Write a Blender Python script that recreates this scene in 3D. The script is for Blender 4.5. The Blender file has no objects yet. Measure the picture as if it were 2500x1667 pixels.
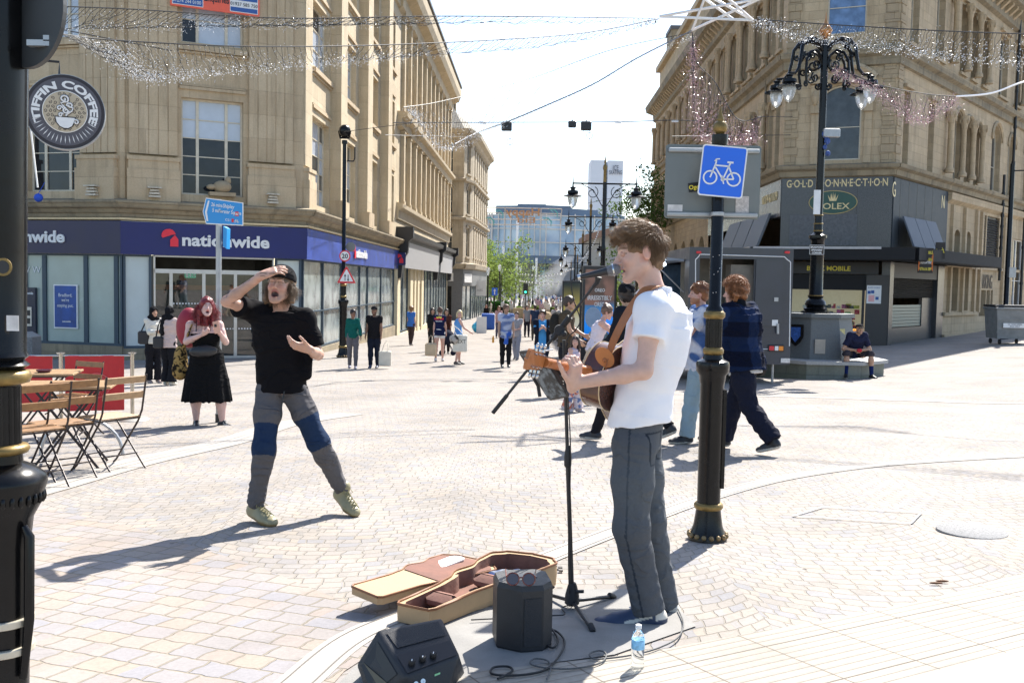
import bpy,math,random
import numpy as np
from mathutils import Vector,Matrix
from math import sin,cos,pi,radians,tan,atan2,sqrt
random.seed(7)
SC=bpy.context.scene
COL=SC.collection
F_PX,CXP,CYP=2350.0,1250.0,833.5
CAMZ=1.5
PITCH,ROLL=radians(3.45),radians(1.06)
_F=Vector((0,cos(PITCH),-sin(PITCH)))
_U0=Vector((0,sin(PITCH),cos(PITCH)))
_R0=Vector((1,0,0))
_R=_R0*cos(ROLL)+_U0*sin(ROLL)
_U=_U0*cos(ROLL)-_R0*sin(ROLL)
cd=bpy.data.cameras.new('camera')
cam=bpy.data.objects.new('camera',cd);COL.objects.link(cam)
cd.sensor_width=36;cd.lens=36*F_PX/2500;cd.clip_start=0.05;cd.clip_end=3000
M3=Matrix((_R,_U,-_F)).transposed()
cam.matrix_world=Matrix.Translation((0,0,CAMZ))@M3.to_4x4()
SC.camera=cam
SUN_AZ,SUN_EL=radians(29),radians(47)
w=bpy.data.worlds.new('World');SC.world=w;w.use_nodes=True
nt=w.node_tree;bg=nt.nodes['Background']
sky=nt.nodes.new('ShaderNodeTexSky');sky.sky_type='NISHITA';sky.sun_disc=False
sky.sun_elevation=SUN_EL;sky.sun_rotation=SUN_AZ
sky.air_density=1.0;sky.dust_density=1.0;sky.ozone_density=1.0
nt.links.new(sky.outputs[0],bg.inputs[0]);bg.inputs[1].default_value=0.12
sl=bpy.data.lights.new('sun','SUN');sl.energy=5.0;sl.angle=radians(0.53);sl.color=(1,.955,.88)
so=bpy.data.objects.new('sun',sl);COL.objects.link(so)
sv=Vector((sin(SUN_AZ)*cos(SUN_EL),cos(SUN_AZ)*cos(SUN_EL),sin(SUN_EL)))
so.rotation_euler=sv.to_track_quat('Z','Y').to_euler();so.location=(0,0,40)
SC.view_settings.view_transform='Standard';SC.view_settings.look='None'
SC.view_settings.exposure=1.2;SC.view_settings.gamma=1.0
SC.render.engine='CYCLES'
SC.cycles.max_bounces=8;SC.cycles.transparent_max_bounces=12
SC.cycles.use_denoising=True
def hgt(x,y):
 """camera height above the ground at (x, y)"""
 b=1.31+.0417*max(min(y,25),-10)
 if y>25:b+=.0200*(min(y,75)-25)
 if y>75:b+=.003*(min(y,300)-75)
 b-=.012*max(min(x,8),-20)
 if x>8:b-=.05*(min(x,40)-8)*min(1,max(0,y/20))
 return b
def gz(x,y):return CAMZ-hgt(x,y)
def ray(px,py):
 return _F+_R*((px-CXP)/F_PX)+_U*((CYP-py)/F_PX)
def P(px,py,Y):
 d=ray(px,py);return Vector((0,0,CAMZ))+d*(Y/d.y)
def G(px,py):
 d=ray(px,py);lo,hi=.5,400.
 for _ in range(60):
  m=(lo+hi)/2;p=d*(m/d.y)
  if CAMZ+p.z>gz(p.x,p.y):lo=m
  else:hi=m
 p=d*(lo/d.y);return Vector((p.x,p.y,CAMZ+p.z))
def GP(px,Y):
 """ground point under image column px at distance Y"""
 p=P(px,760,Y);return Vector((p.x,Y,gz(p.x,Y)))
def HZ(px,py,Y):return P(px,py,Y).z
def lin(c):
 return tuple((x/12.92 if x<=.04045 else((x+.055)/1.055)**2.4)for x in c[:3])
def hexc(h):return lin(tuple(int(h[i:i+2],16)/255 for i in(0,2,4)))
class N:
 def __init__(s,name):
  s.m=bpy.data.materials.new(name);s.m.use_nodes=True
  s.t=s.m.node_tree;s.b=s.t.nodes['Principled BSDF'];s.o=s.t.nodes['Material Output']
 def n(s,typ,ins=None,**kw):
  nd=s.t.nodes.new('ShaderNode'+typ)
  for k,v in kw.items():setattr(nd,k,v)
  for k,v in(ins or{}).items():s.set(nd.inputs[k],v)
  return nd
 def set(s,inp,v):
  if isinstance(v,bpy.types.NodeSocket):s.t.links.new(v,inp)
  elif isinstance(v,bpy.types.Node):s.t.links.new(v.outputs[0],inp)
  else:
   if hasattr(inp,'default_value'):
    try:
     if len(inp.default_value)==4 and len(v)==3:v=(*v,1)
    except TypeError:pass
    inp.default_value=v
 def math(s,op,a,b=None,c=None):
  nd=s.n('Math',operation=op);s.set(nd.inputs[0],a)
  if b is not None:s.set(nd.inputs[1],b)
  if c is not None:s.set(nd.inputs[2],c)
  return nd.outputs[0]
 def mix(s,f,a,b,mode='MIX'):
  nd=s.n('Mix',data_type='RGBA',blend_type=mode)
  s.set(nd.inputs[0],f);s.set(nd.inputs[6],a);s.set(nd.inputs[7],b);return nd.outputs[2]
 def ramp(s,f,stops):
  nd=s.n('ValToRGB');s.set(nd.inputs[0],f);e=nd.color_ramp.elements
  while len(e)<len(stops):e.new(.5)
  for i,(p,c)in enumerate(stops):e[i].position=p;e[i].color=(*c[:3],1)if hasattr(c,'__len__')else(c,c,c,1)
  return nd.outputs[0]
 def p(s,**kw):
  for k,v in kw.items():s.set(s.b.inputs[k.replace('_',' ')],v)
  return s
 def bump(s,h,strength=.5,dist=.01):
  nd=s.n('Bump',{'Height':h,'Strength':strength,'Distance':dist});s.set(s.b.inputs['Normal'],nd.outputs[0])
_MC={}
def mat(name,col,rough=.6,metal=0.,var=.12,nscale=6.,bump=.0,bscale=60.,coat=0.,emit=None,spec=None,alpha=None):
 if name in _MC:return _MC[name]
 k=N(name);k.p(Roughness=rough,Metallic=metal)
 tc=k.n('TexCoord')
 if var>0:
  nz=k.n('TexNoise',{'Vector':tc.outputs['Object'],'Scale':nscale,'Detail':5.,'Roughness':.6})
  f=k.ramp(nz.outputs['Fac'],[(.3,0.),(.7,1.)])
  c=k.mix(f,tuple(x*(1-var)for x in col[:3]),tuple(min(1,x*(1+var))for x in col[:3]))
  k.p(Base_Color=c)
  k.p(Roughness=k.math('MULTIPLY_ADD',f,.12,max(0,rough-.06)))
 else:k.p(Base_Color=col)
 if bump>0:
  nb=k.n('TexNoise',{'Vector':tc.outputs['Object'],'Scale':bscale,'Detail':4.})
  k.bump(nb.outputs['Fac'],bump,.004)
 if coat:k.p(Coat_Weight=coat)
 if emit:k.p(Emission_Color=emit[0],Emission_Strength=emit[1])
 if spec is not None:k.p(Specular_IOR_Level=spec)
 _MC[name]=k.m;return k.m
def vmat(name,rough=.8,bump=.0,bscale=80.,subs=0.,sheen=0.,wrin=0.,spec=None):
 """colour read from the mesh's Col attribute"""
 if name in _MC:return _MC[name]
 k=N(name);a=k.n('VertexColor',layer_name='Col');k.p(Roughness=rough)
 tc=k.n('TexCoord')
 nz=k.n('TexNoise',{'Vector':tc.outputs['Object'],'Scale':bscale*.3,'Detail':4.})
 k.p(Base_Color=k.mix(k.math('MULTIPLY',nz.outputs['Fac'],.22),a.outputs[0],(0,0,0),'MIX'))
 nb=k.n('TexNoise',{'Vector':tc.outputs['Object'],'Scale':bscale,'Detail':4.})
 if wrin:
  mp=k.n('Mapping',{'Vector':tc.outputs['Object'],'Rotation':(.3,.5,0),'Scale':(1.,1.,1.7)})
  nw=k.n('TexNoise',{'Vector':mp.outputs[0],'Scale':5.,'Detail':2.,'Roughness':.45,'Distortion':.8})
  rd=k.math('POWER',k.math('SUBTRACT',1.,k.math('MULTIPLY',k.math('ABSOLUTE',k.math('SUBTRACT',nw.outputs['Fac'],.5)),5.)),2.)
  b1=k.n('Bump',{'Height':rd,'Strength':1.,'Distance':wrin})
  b2=k.n('Bump',{'Height':nb.outputs['Fac'],'Strength':bump,'Distance':.003,'Normal':b1.outputs[0]});k.set(k.b.inputs['Normal'],b2.outputs[0])
 elif bump>0:k.bump(nb.outputs['Fac'],bump,.003)
 if spec is not None:k.p(Specular_IOR_Level=spec)
 if subs:k.p(Subsurface_Weight=subs,Subsurface_Radius=(.012,.005,.003));k.b.inputs['Subsurface Scale'].default_value=1.
 if sheen:k.p(Sheen_Weight=sheen)
 _MC[name]=k.m;return k.m
WM={}
def tag(o,label=None,cat=None,group=None,kind=None):
 if label:o['label']=label
 if cat:o['category']=cat
 if group:o['group']=group
 if kind:o['kind']=kind
 return o
def thing(name,label,cat,loc=(0,0,0),rz=0.,group=None):
 o=bpy.data.objects.new(name,None);COL.objects.link(o);o.empty_display_size=.2
 o.location=loc;o.rotation_euler=(0,0,rz)
 WM[o.name]=Matrix.Translation(loc)@Matrix.Rotation(rz,4,'Z')
 return tag(o,label,cat,group)
def finish(name,V,Fc,m,parent=None,base=None,uv=False,smooth=35,col=None,mats=None,midx=None):
 me=bpy.data.meshes.new(name)
 W=WM.get(parent.name)if parent else(Matrix.Translation(base)if base is not None else Matrix())
 if W is None:W=Matrix()
 V=np.asarray(V,dtype=np.float64).reshape(-1,3)
 V0=V
 Wi=np.array(W.inverted());V=V@Wi[:3,:3].T+Wi[:3,3]
 if isinstance(Fc,np.ndarray):Fc=Fc.tolist()
 me.from_pydata(V.tolist(),[],Fc)
 if uv:
  me.update();l=me.uv_layers.new(name='UVMap')
  for pg in me.polygons:
   c=[Vector(V0[i])for i in pg.vertices]
   nn=Vector((0,0,0))
   for i in range(len(c)):nn+=(c[i]-c[0]).cross(c[(i+1)%len(c)]-c[0])
   if nn.length>0:nn.normalize()
   if abs(nn.z)>.75:uvs=[(p.x,p.y)for p in c]
   else:
    t=Vector((-nn.y,nn.x,0)).normalized();uvs=[(p.dot(t),p.z)for p in c]
   for li,q in zip(pg.loop_indices,uvs):l.data[li].uv=q
 if col is not None:
  ca=me.color_attributes.new('Col','FLOAT_COLOR','POINT')
  c4=np.ones((len(V),4),dtype=np.float32);c4[:,:3]=col
  ca.data.foreach_set('color',c4.ravel())
 if mats:
  for q in mats:me.materials.append(q)
  if midx is not None:me.polygons.foreach_set('material_index',midx)
 else:me.materials.append(m)
 if smooth:
  me.polygons.foreach_set('use_smooth',[True]*len(me.polygons))
  me.update()
  if smooth<180:me.set_sharp_from_angle(angle=radians(smooth))
 me.update()
 o=bpy.data.objects.new(name,me);COL.objects.link(o)
 if parent:o.parent=parent
 elif base is not None:o.location=base
 WM[o.name]=W
 return o
def copy_tree(o,parent=None):
 c=o.copy();COL.objects.link(c);WM[c.name]=WM.get(o.name,Matrix())
 if parent:c.parent=parent
 for ch in list(o.children):copy_tree(ch,c)
 return c
def orth(d):
 d=Vector(d).normalized();a=Vector((0,0,1))if abs(d.z)<.9 else Vector((1,0,0))
 x=d.cross(a).normalized();return x,d.cross(x).normalized(),d
class MB:
 def __init__(s):s.v=[];s.f=[];s.mk=[(0,0)]
 def mark(s):s.mk.append((len(s.v),len(s.f)));return s
 def each(s,name,m,parent=None,**kw):
  mk=s.mk+[(len(s.v),len(s.f))];out=[]
  for(v0,f0),(v1,f1)in zip(mk,mk[1:]):
   if f1>f0:out.append(finish(name,s.v[v0:v1],[[i-v0 for i in q]for q in s.f[f0:f1]],m,parent,None,**kw))
  return out
 def add(s,V,Fc):
  b=len(s.v);s.v+=[tuple(p)for p in V];s.f+=[[i+b for i in q]for q in Fc];return s
 def quad(s,a,b,c,d):return s.add([a,b,c,d],[[0,1,2,3]])
 def hexa(s,p):
  return s.add(p,[[3,2,1,0],[4,5,6,7],[0,1,5,4],[1,2,6,5],[2,3,7,6],[3,0,4,7]])
 def box(s,c,size,M=None,bev=0.):
  hx,hy,hz=size[0]/2,size[1]/2,size[2]/2
  c=Vector(c);M=M or Matrix.Identity(3)
  if bev<=0:
   return s.hexa([c+M@Vector(q)for q in((-hx,-hy,-hz),(hx,-hy,-hz),(hx,hy,-hz),(-hx,hy,-hz),(-hx,-hy,hz),(hx,-hy,hz),(hx,hy,hz),(-hx,hy,hz))])
  V=[];b=min(bev,hx*.99,hy*.99,hz*.99)
  for z,i in((-hz,b),(-hz+b,0),(hz-b,0),(hz,b)):
   X,Y=hx-i,hy-i
   for q in((-X+b,-Y),(X-b,-Y),(X,-Y+b),(X,Y-b),(X-b,Y),(-X+b,Y),(-X,Y-b),(-X,-Y+b)):V.append(c+M@Vector((q[0],q[1],z)))
  Fc=[[7,6,5,4,3,2,1,0],[24+i for i in range(8)]]
  for r in range(3):
   for i in range(8):Fc.append([r*8+i,r*8+(i+1)%8,r*8+8+(i+1)%8,r*8+8+i])
  return s.add(V,Fc)
 def tube(s,pts,r,n=8,cap=True,up=None):
  pts=[Vector(p)for p in pts];k=len(pts)
  if not hasattr(r,'__len__'):r=[r]*k
  V=[];prev=None
  for i,p in enumerate(pts):
   d=(pts[min(i+1,k-1)]-pts[max(i-1,0)])
   if d.length<1e-9:d=Vector((0,0,1))
   d.normalize()
   if prev is None:x,y,_=orth(d)
   else:
    x=(prev-d*prev.dot(d))
    x=x.normalized()if x.length>1e-6 else orth(d)[0]
    y=d.cross(x)
   prev=x
   for j in range(n):
    a=2*pi*j/n;V.append(p+(x*cos(a)+y*sin(a))*r[i])
  Fc=[]
  for i in range(k-1):
   for j in range(n):Fc.append([i*n+j,i*n+(j+1)%n,(i+1)*n+(j+1)%n,(i+1)*n+j])
  if cap:Fc+=[[j for j in range(n)][::-1],[(k-1)*n+j for j in range(n)]]
  return s.add(V,Fc)
 def lathe(s,base,prof,n=20,axis=(0,0,1),fl=0,fr=0.):
  """prof: (radius, height) list; fl flutes of depth fr"""
  x,y,d=orth(axis);base=Vector(base);V=[];Fc=[];m=len(prof)
  for r,h in prof:
   for j in range(n):
    a=2*pi*j/n;rr=r*(1-(fr*(.5+.5*cos(a*fl))if fl else 0));V.append(base+d*h+(x*cos(a)+y*sin(a))*rr)
  for i in range(m-1):
   for j in range(n):Fc.append([i*n+j,(i+1)*n+j,(i+1)*n+(j+1)%n,i*n+(j+1)%n][::-1])
  Fc+=[[j for j in range(n)][::-1],[(m-1)*n+j for j in range(n)]]
  return s.add(V,Fc)
 def ball(s,c,r,n=12,m=8,M=None):
  c=Vector(c);r=Vector(r)if hasattr(r,'__len__')else Vector((r,r,r));V=[];Fc=[]
  for i in range(m+1):
   t=pi*i/m
   for j in range(n):
    a=2*pi*j/n;q=Vector((r.x*sin(t)*cos(a),r.y*sin(t)*sin(a),r.z*cos(t)));V.append(c+(M@q if M else q))
  for i in range(m):
   for j in range(n):Fc.append([i*n+j,(i+1)*n+j,(i+1)*n+(j+1)%n,i*n+(j+1)%n])
  return s.add(V,Fc)
 def prism(s,poly,o,ex,ey,t):
  """2D polygon in frame o, ex, ey extruded by vector t"""
  o,ex,ey,t=Vector(o),Vector(ex),Vector(ey),Vector(t);n=len(poly)
  A=[o+ex*a+ey*b for a,b in poly];B=[p+t for p in A]
  return s.add(A+B,[list(range(n))[::-1],[n+i for i in range(n)]]+[[i,(i+1)%n,n+(i+1)%n,n+i]for i in range(n)])
 def build(s,name,m,parent=None,base=None,**kw):
  return finish(name,s.v,s.f,m,parent,base,**kw)
def rrect(w,h,r,n=5):
 o=[]
 for cx,cy,a0 in((w/2-r,h/2-r,0),(-w/2+r,h/2-r,pi/2),(-w/2+r,-h/2+r,pi),(w/2-r,-h/2+r,1.5*pi)):
  for i in range(n+1):
   a=a0+pi/2*i/n;o.append((cx+r*cos(a),cy+r*sin(a)))
 return o
def circ(r,n=32,cx=0,cy=0,ry=None):return[(cx+r*cos(2*pi*i/n),cy+(ry or r)*sin(2*pi*i/n))for i in range(n)]
def text(name,s,m,parent,o,ex,ey,size,bold=0.,ext=.004,width=None,align='CENTER',base=None,spacing=1.,arc=None):
 """lettering as mesh; o = baseline anchor, ex along the line, ey up the letters"""
 cu=bpy.data.curves.new('t','FONT');cu.body=s;cu.size=size;cu.align_x=align
 cu.offset=bold*size;cu.extrude=ext;cu.space_character=spacing;cu.resolution_u=3
 t=bpy.data.objects.new('t',cu);COL.objects.link(t)
 dg=bpy.context.evaluated_depsgraph_get();dg.update()
 me=t.evaluated_get(dg).to_mesh()
 V=[v.co.copy()for v in me.vertices];Fc=[list(p.vertices)for p in me.polygons]
 t.evaluated_get(dg).to_mesh_clear();bpy.data.objects.remove(t);bpy.data.curves.remove(cu)
 if not V:return None
 if width:
  x0,x1=min(v.x for v in V),max(v.x for v in V);k=width/(x1-x0)
  for v in V:v.x*=k
 ex,ey=Vector(ex).normalized(),Vector(ey).normalized();ez=ex.cross(ey);o=Vector(o)
 if arc:
  W=[]
  for v in V:
   a=v.x/arc;r=arc+v.y;W.append(o+ex*(r*sin(a))+ey*(r*cos(a))+ez*v.z)
 else:W=[o+ex*v.x+ey*v.y+ez*v.z for v in V]
 return finish(name,W,Fc,m,parent,base,smooth=0)
def sett_mat(name,fan,cols,joint,sw,sh,rot=0.,bumpd=.009):
 k=N(name);geo=k.n('NewGeometry');sp=k.n('SeparateXYZ',{0:geo.outputs['Position']})
 x,y=sp.outputs[0],sp.outputs[1]
 wob=k.n('TexNoise',{'Vector':geo.outputs['Position'],'Scale':9.,'Detail':2.},noise_dimensions='2D')
 ws=k.n('SeparateColor',{0:wob.outputs['Color']})
 if fan:
  W,R=1.5,1.0
  xs=k.math('ADD',x,.35)
  xm=k.math('MULTIPLY',k.math('SUBTRACT',k.math('FRACT',k.math('DIVIDE',xs,W)),.5),W)
  q=k.math('SQRT',k.math('SUBTRACT',R*R,k.math('MULTIPLY',xm,xm)))
  col_id=k.math('FLOOR',k.math('DIVIDE',xs,W))
  v=k.math('ADD',k.math('ADD',y,q),k.math('MULTIPLY',col_id,.37))
  u=k.math('ADD',k.math('MULTIPLY',k.math('ARCSINE',k.math('DIVIDE',xm,R)),R),k.math('MULTIPLY',col_id,3.1))
 else:
  c,s_=cos(rot),sin(rot)
  u=k.math('ADD',k.math('MULTIPLY',x,c),k.math('MULTIPLY',y,s_))
  v=k.math('SUBTRACT',k.math('MULTIPLY',y,c),k.math('MULTIPLY',x,s_))
 u=k.math('ADD',u,k.math('MULTIPLY',ws.outputs[0],sw*(.38 if fan else .22)));v=k.math('ADD',v,k.math('MULTIPLY',ws.outputs[1],sh*(.40 if fan else .24)))
 cb=k.n('CombineXYZ',{0:u,1:v})
 br=k.n('TexBrick',{'Vector':cb.outputs[0],'Color1':(1,1,1),'Color2':(0,0,0),'Mortar':(.5,.5,.5),'Scale':1.,'Mortar Size':.0062,'Mortar Smooth':.5,'Bias':0.,'Brick Width':sw,'Row Height':sh})
 br.offset=.5;br.squash=1.15;br.squash_frequency=3
 rowi=k.math('FLOOR',k.math('DIVIDE',v,sh));ui=k.math('FLOOR',k.math('DIVIDE',u,sw*2))
 cid=k.n('TexWhiteNoise',{'Vector':k.n('CombineXYZ',{0:ui,1:rowi}).outputs[0]},noise_dimensions='2D')
 tone=k.math('FRACT',k.math('ADD',cid.outputs['Value'],k.math('MULTIPLY',br.outputs['Color'],.61)))
 stone=k.ramp(tone,cols)
 fine=k.n('TexNoise',{'Vector':geo.outputs['Position'],'Scale':55.,'Detail':6.,'Roughness':.7})
 big=k.n('TexNoise',{'Vector':geo.outputs['Position'],'Scale':.8,'Detail':5.,'Roughness':.6})
 stone=k.mix(.35,stone,k.ramp(fine.outputs['Fac'],[(.3,.35),(.75,.95)]),'MULTIPLY')
 base=k.mix(br.outputs['Fac'],stone,joint)
 base=k.mix(.5,base,k.ramp(big.outputs['Fac'],[(.3,.55),(.6,1.)]),'MULTIPLY')
 spots=k.n('TexVoronoi',{'Vector':geo.outputs['Position'],'Scale':3.3,'Randomness':1.})
 base=k.mix(k.math('MULTIPLY',k.math('LESS_THAN',spots.outputs['Distance'],.055),.6),base,(.05,.046,.042))
 st=k.n('TexNoise',{'Vector':geo.outputs['Position'],'Scale':2.3,'Detail':7.,'Roughness':.72,'Distortion':.6})
 base=k.mix(k.math('MULTIPLY',k.ramp(st.outputs['Fac'],[(.56,0.),(.66,1.)]),.38),base,(.17,.155,.14))
 k.p(Base_Color=base,Roughness=.85,Specular_IOR_Level=.25)
 hh=k.math('ADD',k.math('MULTIPLY',k.math('SUBTRACT',1.,br.outputs['Fac']),1.),k.math('ADD',k.math('MULTIPLY',fine.outputs['Fac'],.12),k.math('MULTIPLY',tone,.25)))
 k.bump(hh,.8,bumpd)
 return k.m
FANC=[(0.,(.33,.30,.27)),(.3,(.39,.345,.30)),(.55,(.305,.295,.30)),(.8,(.41,.35,.29)),(1.,(.35,.33,.315))]
BIGC=[(0.,(.35,.31,.29)),(.25,(.40,.325,.265)),(.5,(.325,.31,.32)),(.75,(.385,.335,.29)),(1.,(.34,.315,.31))]
m_fan=sett_mat('fan_setts',True,FANC,(.28,.25,.21),.108,.098)
m_big=sett_mat('square_setts',False,BIGC,(.27,.235,.185),.145,.128,radians(-22))
def sheet(name,poly,m,lift,label=None,step=None,kind='structure',uvdir=None):
 """flat polygon (ground points) laid on the terrain, triangulated finely"""
 import mathutils.geometry as mg
 V=[Vector((p[0],p[1],0))for p in poly]
 vs,es,fs,_,_,_=mg.delaunay_2d_cdt([v.xy for v in V],[(i,(i+1)%len(V))for i in range(len(V))],[],1,1e-5)
 W=[(v.x,v.y,gz(v.x,v.y)+lift)for v in vs]
 o=finish(name,W,[list(f)for f in fs],m,None,None,smooth=0);o['kind']=kind
 if label:o['label']=label
 return o
def clip_grid(name,test,x0,x1,y0,y1,st,m,lift):
 nx,ny=int((x1-x0)/st)+1,int((y1-y0)/st)+1;V=[];idx={};Fc=[]
 def vi(i,j):
  if(i,j)not in idx:
   x,y=x0+i*st,y0+j*st;idx[(i,j)]=len(V);V.append((x,y,gz(x,y)+lift))
  return idx[(i,j)]
 for i in range(nx-1):
  for j in range(ny-1):
   if test(x0+(i+.5)*st,y0+(j+.5)*st):Fc.append([vi(i,j),vi(i+1,j),vi(i+1,j+1),vi(i,j+1)])
 o=finish(name,V,Fc,m,None,None,smooth=180);o['kind']='structure';return o
xs=[-900,-400,-150,-80,-50,-35,-25]+[-20+.5*i for i in range(113)]+[45,60,90,150,400,900]
ys=[-6,-2]+[.5*i for i in range(0,61)]+[30+1.5*i for i in range(1,35)]+[95,120,160,220,300,500,900,1800]
V=[(x,y,gz(x,y))for y in ys for x in xs];nx=len(xs)
o=finish('ground',V,[[j*nx+i,j*nx+i+1,(j+1)*nx+i+1,(j+1)*nx+i]for j in range(len(ys)-1)for i in range(nx-1)],m_fan,smooth=180)
tag(o,kind='structure')
def strip(name,pts,wid,m,lift,n=8,kind='structure',off=0.):
 """ribbon laid along ground points (px, py)"""
 g=[G(*p)for p in pts];pl=[]
 for i in range(len(g)-1):
  a=g[max(i-1,0)];b=g[i];c=g[i+1];d=g[min(i+2,len(g)-1)]
  for t in[k/n for k in range(n)]:
   pl.append(.5*((2*b)+(c-a)*t+(2*a-5*b+4*c-d)*t*t+(3*b-a-3*c+d)*t**3))
 pl.append(g[-1]);V=[];Fc=[]
 for i,p in enumerate(pl):
  d=pl[min(i+1,len(pl)-1)]-pl[max(i-1,0)];d.z=0;d.normalize();nrm=Vector((d.y,-d.x,0))
  for s_ in(off-wid/2,off+wid/2):
   q=p+nrm*s_;V.append((q.x,q.y,gz(q.x,q.y)+lift))
 for i in range(len(pl)-1):Fc.append([2*i,2*i+1,2*i+3,2*i+2])
 o=finish(name,V,Fc,m,smooth=180);o['kind']=kind;return o
_poly=[G(*p)for p in((-700,1400),(40,1225),(330,1290),(620,1380),(840,1470),(1010,1530),(840,1640),(700,1800),(300,2300),(-900,2300))]
import mathutils.geometry as mg
def densify(poly,st=.5):
 o=[]
 for i in range(len(poly)):
  a,b=poly[i],poly[(i+1)%len(poly)];n=max(1,int((b-a).length/st));o+=[a+(b-a)*t/n for t in range(n)]
 return o
sheet('sett_paving',densify(_poly),m_big,.004)
k=N('kerb_stone');geo=k.n('NewGeometry')
nz=k.n('TexNoise',{'Vector':geo.outputs['Position'],'Scale':2.5,'Detail':6.})
nf=k.n('TexNoise',{'Vector':geo.outputs['Position'],'Scale':90.,'Detail':3.})
k.p(Base_Color=k.mix(.4,k.ramp(nz.outputs['Fac'],[(.3,(.33,.305,.275)),(.7,(.42,.385,.34))]),k.ramp(nf.outputs['Fac'],[(.3,.6),(.7,1.)]),'MULTIPLY'),Roughness=.8)
k.bump(nf.outputs['Fac'],.3,.003);m_kerb=k.m
m_slot=mat('drain_slot',(.15,.135,.12),.8)
BAND_A=[(-300,1300),(95,1195),(330,1130),(560,1078),(700,1035),(860,1010)]
BAND_B=[(560,1780),(700,1690),(860,1560),(1050,1480),(1340,1360),(1560,1275),(1720,1218),(1900,1170),(2100,1140),(2300,1124),(2600,1108)]
for nm,B,wd in(('kerb_band',BAND_A,.42),('kerb_band',BAND_B,.17)):
 strip(nm,B,wd,m_kerb,.006)
 for off in(-.055,.055):
  strip('drain_slot',B,.006,m_slot,.008,off=off)
strip('kerb_band',[(1560,960),(1900,968),(2500,985)],.2,m_kerb,.006)
k=N('ribbed_paving');geo=k.n('NewGeometry');sp=k.n('SeparateXYZ',{0:geo.outputs['Position']})
ga,gb=G(1560,1590),G(2500,1400);ang=atan2(gb.y-ga.y,gb.x-ga.x)
c_,s_=cos(ang),sin(ang)
u=k.math('ADD',k.math('MULTIPLY',sp.outputs[0],c_),k.math('MULTIPLY',sp.outputs[1],s_))
v=k.math('SUBTRACT',k.math('MULTIPLY',sp.outputs[1],c_),k.math('MULTIPLY',sp.outputs[0],s_))
rib=k.math('ABSOLUTE',k.math('SINE',k.math('MULTIPLY',v,pi/.05)))
br=k.n('TexBrick',{'Vector':k.n('CombineXYZ',{0:u,1:v}).outputs[0],'Scale':1.,'Mortar Size':.004,'Brick Width':.4,'Row Height':.4,'Color1':(.5,.5,.5),'Color2':(.46,.46,.46)});br.offset=0
nf=k.n('TexNoise',{'Vector':geo.outputs['Position'],'Scale':45.,'Detail':5.})
nb_=k.n('TexNoise',{'Vector':geo.outputs['Position'],'Scale':1.6,'Detail':5.})
cc=k.mix(br.outputs['Fac'],k.ramp(nb_.outputs['Fac'],[(.3,(.30,.27,.225)),(.65,(.37,.335,.285))]),(.16,.13,.10))
cc=k.mix(.4,cc,k.ramp(nf.outputs['Fac'],[(.3,.65),(.7,1.)]),'MULTIPLY')
cc=k.mix(k.math('MULTIPLY',k.math('LESS_THAN',rib,.22),.45),cc,(.20,.165,.13))
k.p(Base_Color=cc,Roughness=.85)
k.bump(k.math('ADD',k.math('POWER',rib,.5),k.math('ADD',k.math('MULTIPLY',nf.outputs['Fac'],.2),k.math('MULTIPLY',br.outputs['Fac'],-1.))),1.,.006)
m_rib=k.m
RB=[(1000,1700),(1180,1642),(1560,1600),(1800,1555),(2000,1520),(2260,1468),(2500,1400),(2900,1290)]
RL=[(3100,1500),(2500,1588),(2100,1690),(1800,1800),(1400,2000),(1000,2000)]
sheet('ribbed_paving',densify([G(*p)for p in RB+RL]),m_rib,.009)
m_flag=mat('pavement_flag',(.31,.285,.245),.85,var=.25,nscale=1.8,bump=.25,bscale=70)
sheet('pavement',densify([G(*p)for p in RL]+[G(2500,2600),G(3600,1800)]),m_flag,.012)
m_tar=mat('tar_patch',(.25,.24,.225),.9,var=.2,nscale=4,bump=.5,bscale=120)
sheet('path',densify([G(*p)for p in((740,1760),(905,1590),(1100,1500),(1330,1440),(1560,1440),(1650,1480),(1700,1530),(1500,1600),(1180,1642),(1000,1700),(900,1900))],.3),m_tar,.006)
mb=MB();c0=G(2372,1298);mb.lathe(c0+Vector((0,0,-.05)),[(.21,0),(.21,.062),(.20,.066)],40)
o=mb.build('manhole_cover',mat('gravel_cover',(.25,.245,.24),.9,var=.4,nscale=60,bump=1,bscale=200),base=c0)
tag(o,'round grey manhole cover filled with coarse grit, set in the setts at lower right','manhole cover')
q=[G(1935,1262),(G(2010,1240)),G(2250,1254),G(2225,1280)]
mb=MB()
for i in range(4):
 a,b=q[i],q[(i+1)%4];d=(b-a).normalized();nn=Vector((d.y,-d.x,0))*.006
 mb.quad(a-nn+Vector((0,0,.012)),b-nn+Vector((0,0,.012)),b+nn+Vector((0,0,.012)),a+nn+Vector((0,0,.012)))
o=mb.build('inspection_cover',mat('steel_edge',(.25,.25,.26),.5,.6),base=q[0]);tag(o,'thin steel frame of a paved inspection cover right of the cycle sign post','inspection cover')
mb=MB();g0=G(1348,1392)
for i in range(5):
 for j in range(4):
  if(i+j)%2==0:
   cc_=g0+Vector((-.06+.026*i,-.04+.03*j,0));mb.box((cc_.x,cc_.y,gz(cc_.x,cc_.y)+.012),(.022,.026,.01))
o=mb.build('drain_grate',m_slot,base=g0);tag(o,'small black chequered drain grating beside the open guitar case','drain grating')
m_leaf=mat('dry_leaf',(.16,.07,.03),.8)
for(lx,ly)in((2300,1423),(2285,1428)):
 g1=G(lx,ly);mb=MB();mb.ball(g1+Vector((0,0,.012)),(.035,.008,.006));o=mb.build('dry_leaf',m_leaf,base=g1)
 tag(o,'curled brown leaf lying on the pale setts at lower right','leaf','brown leaves on the setts')
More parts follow.
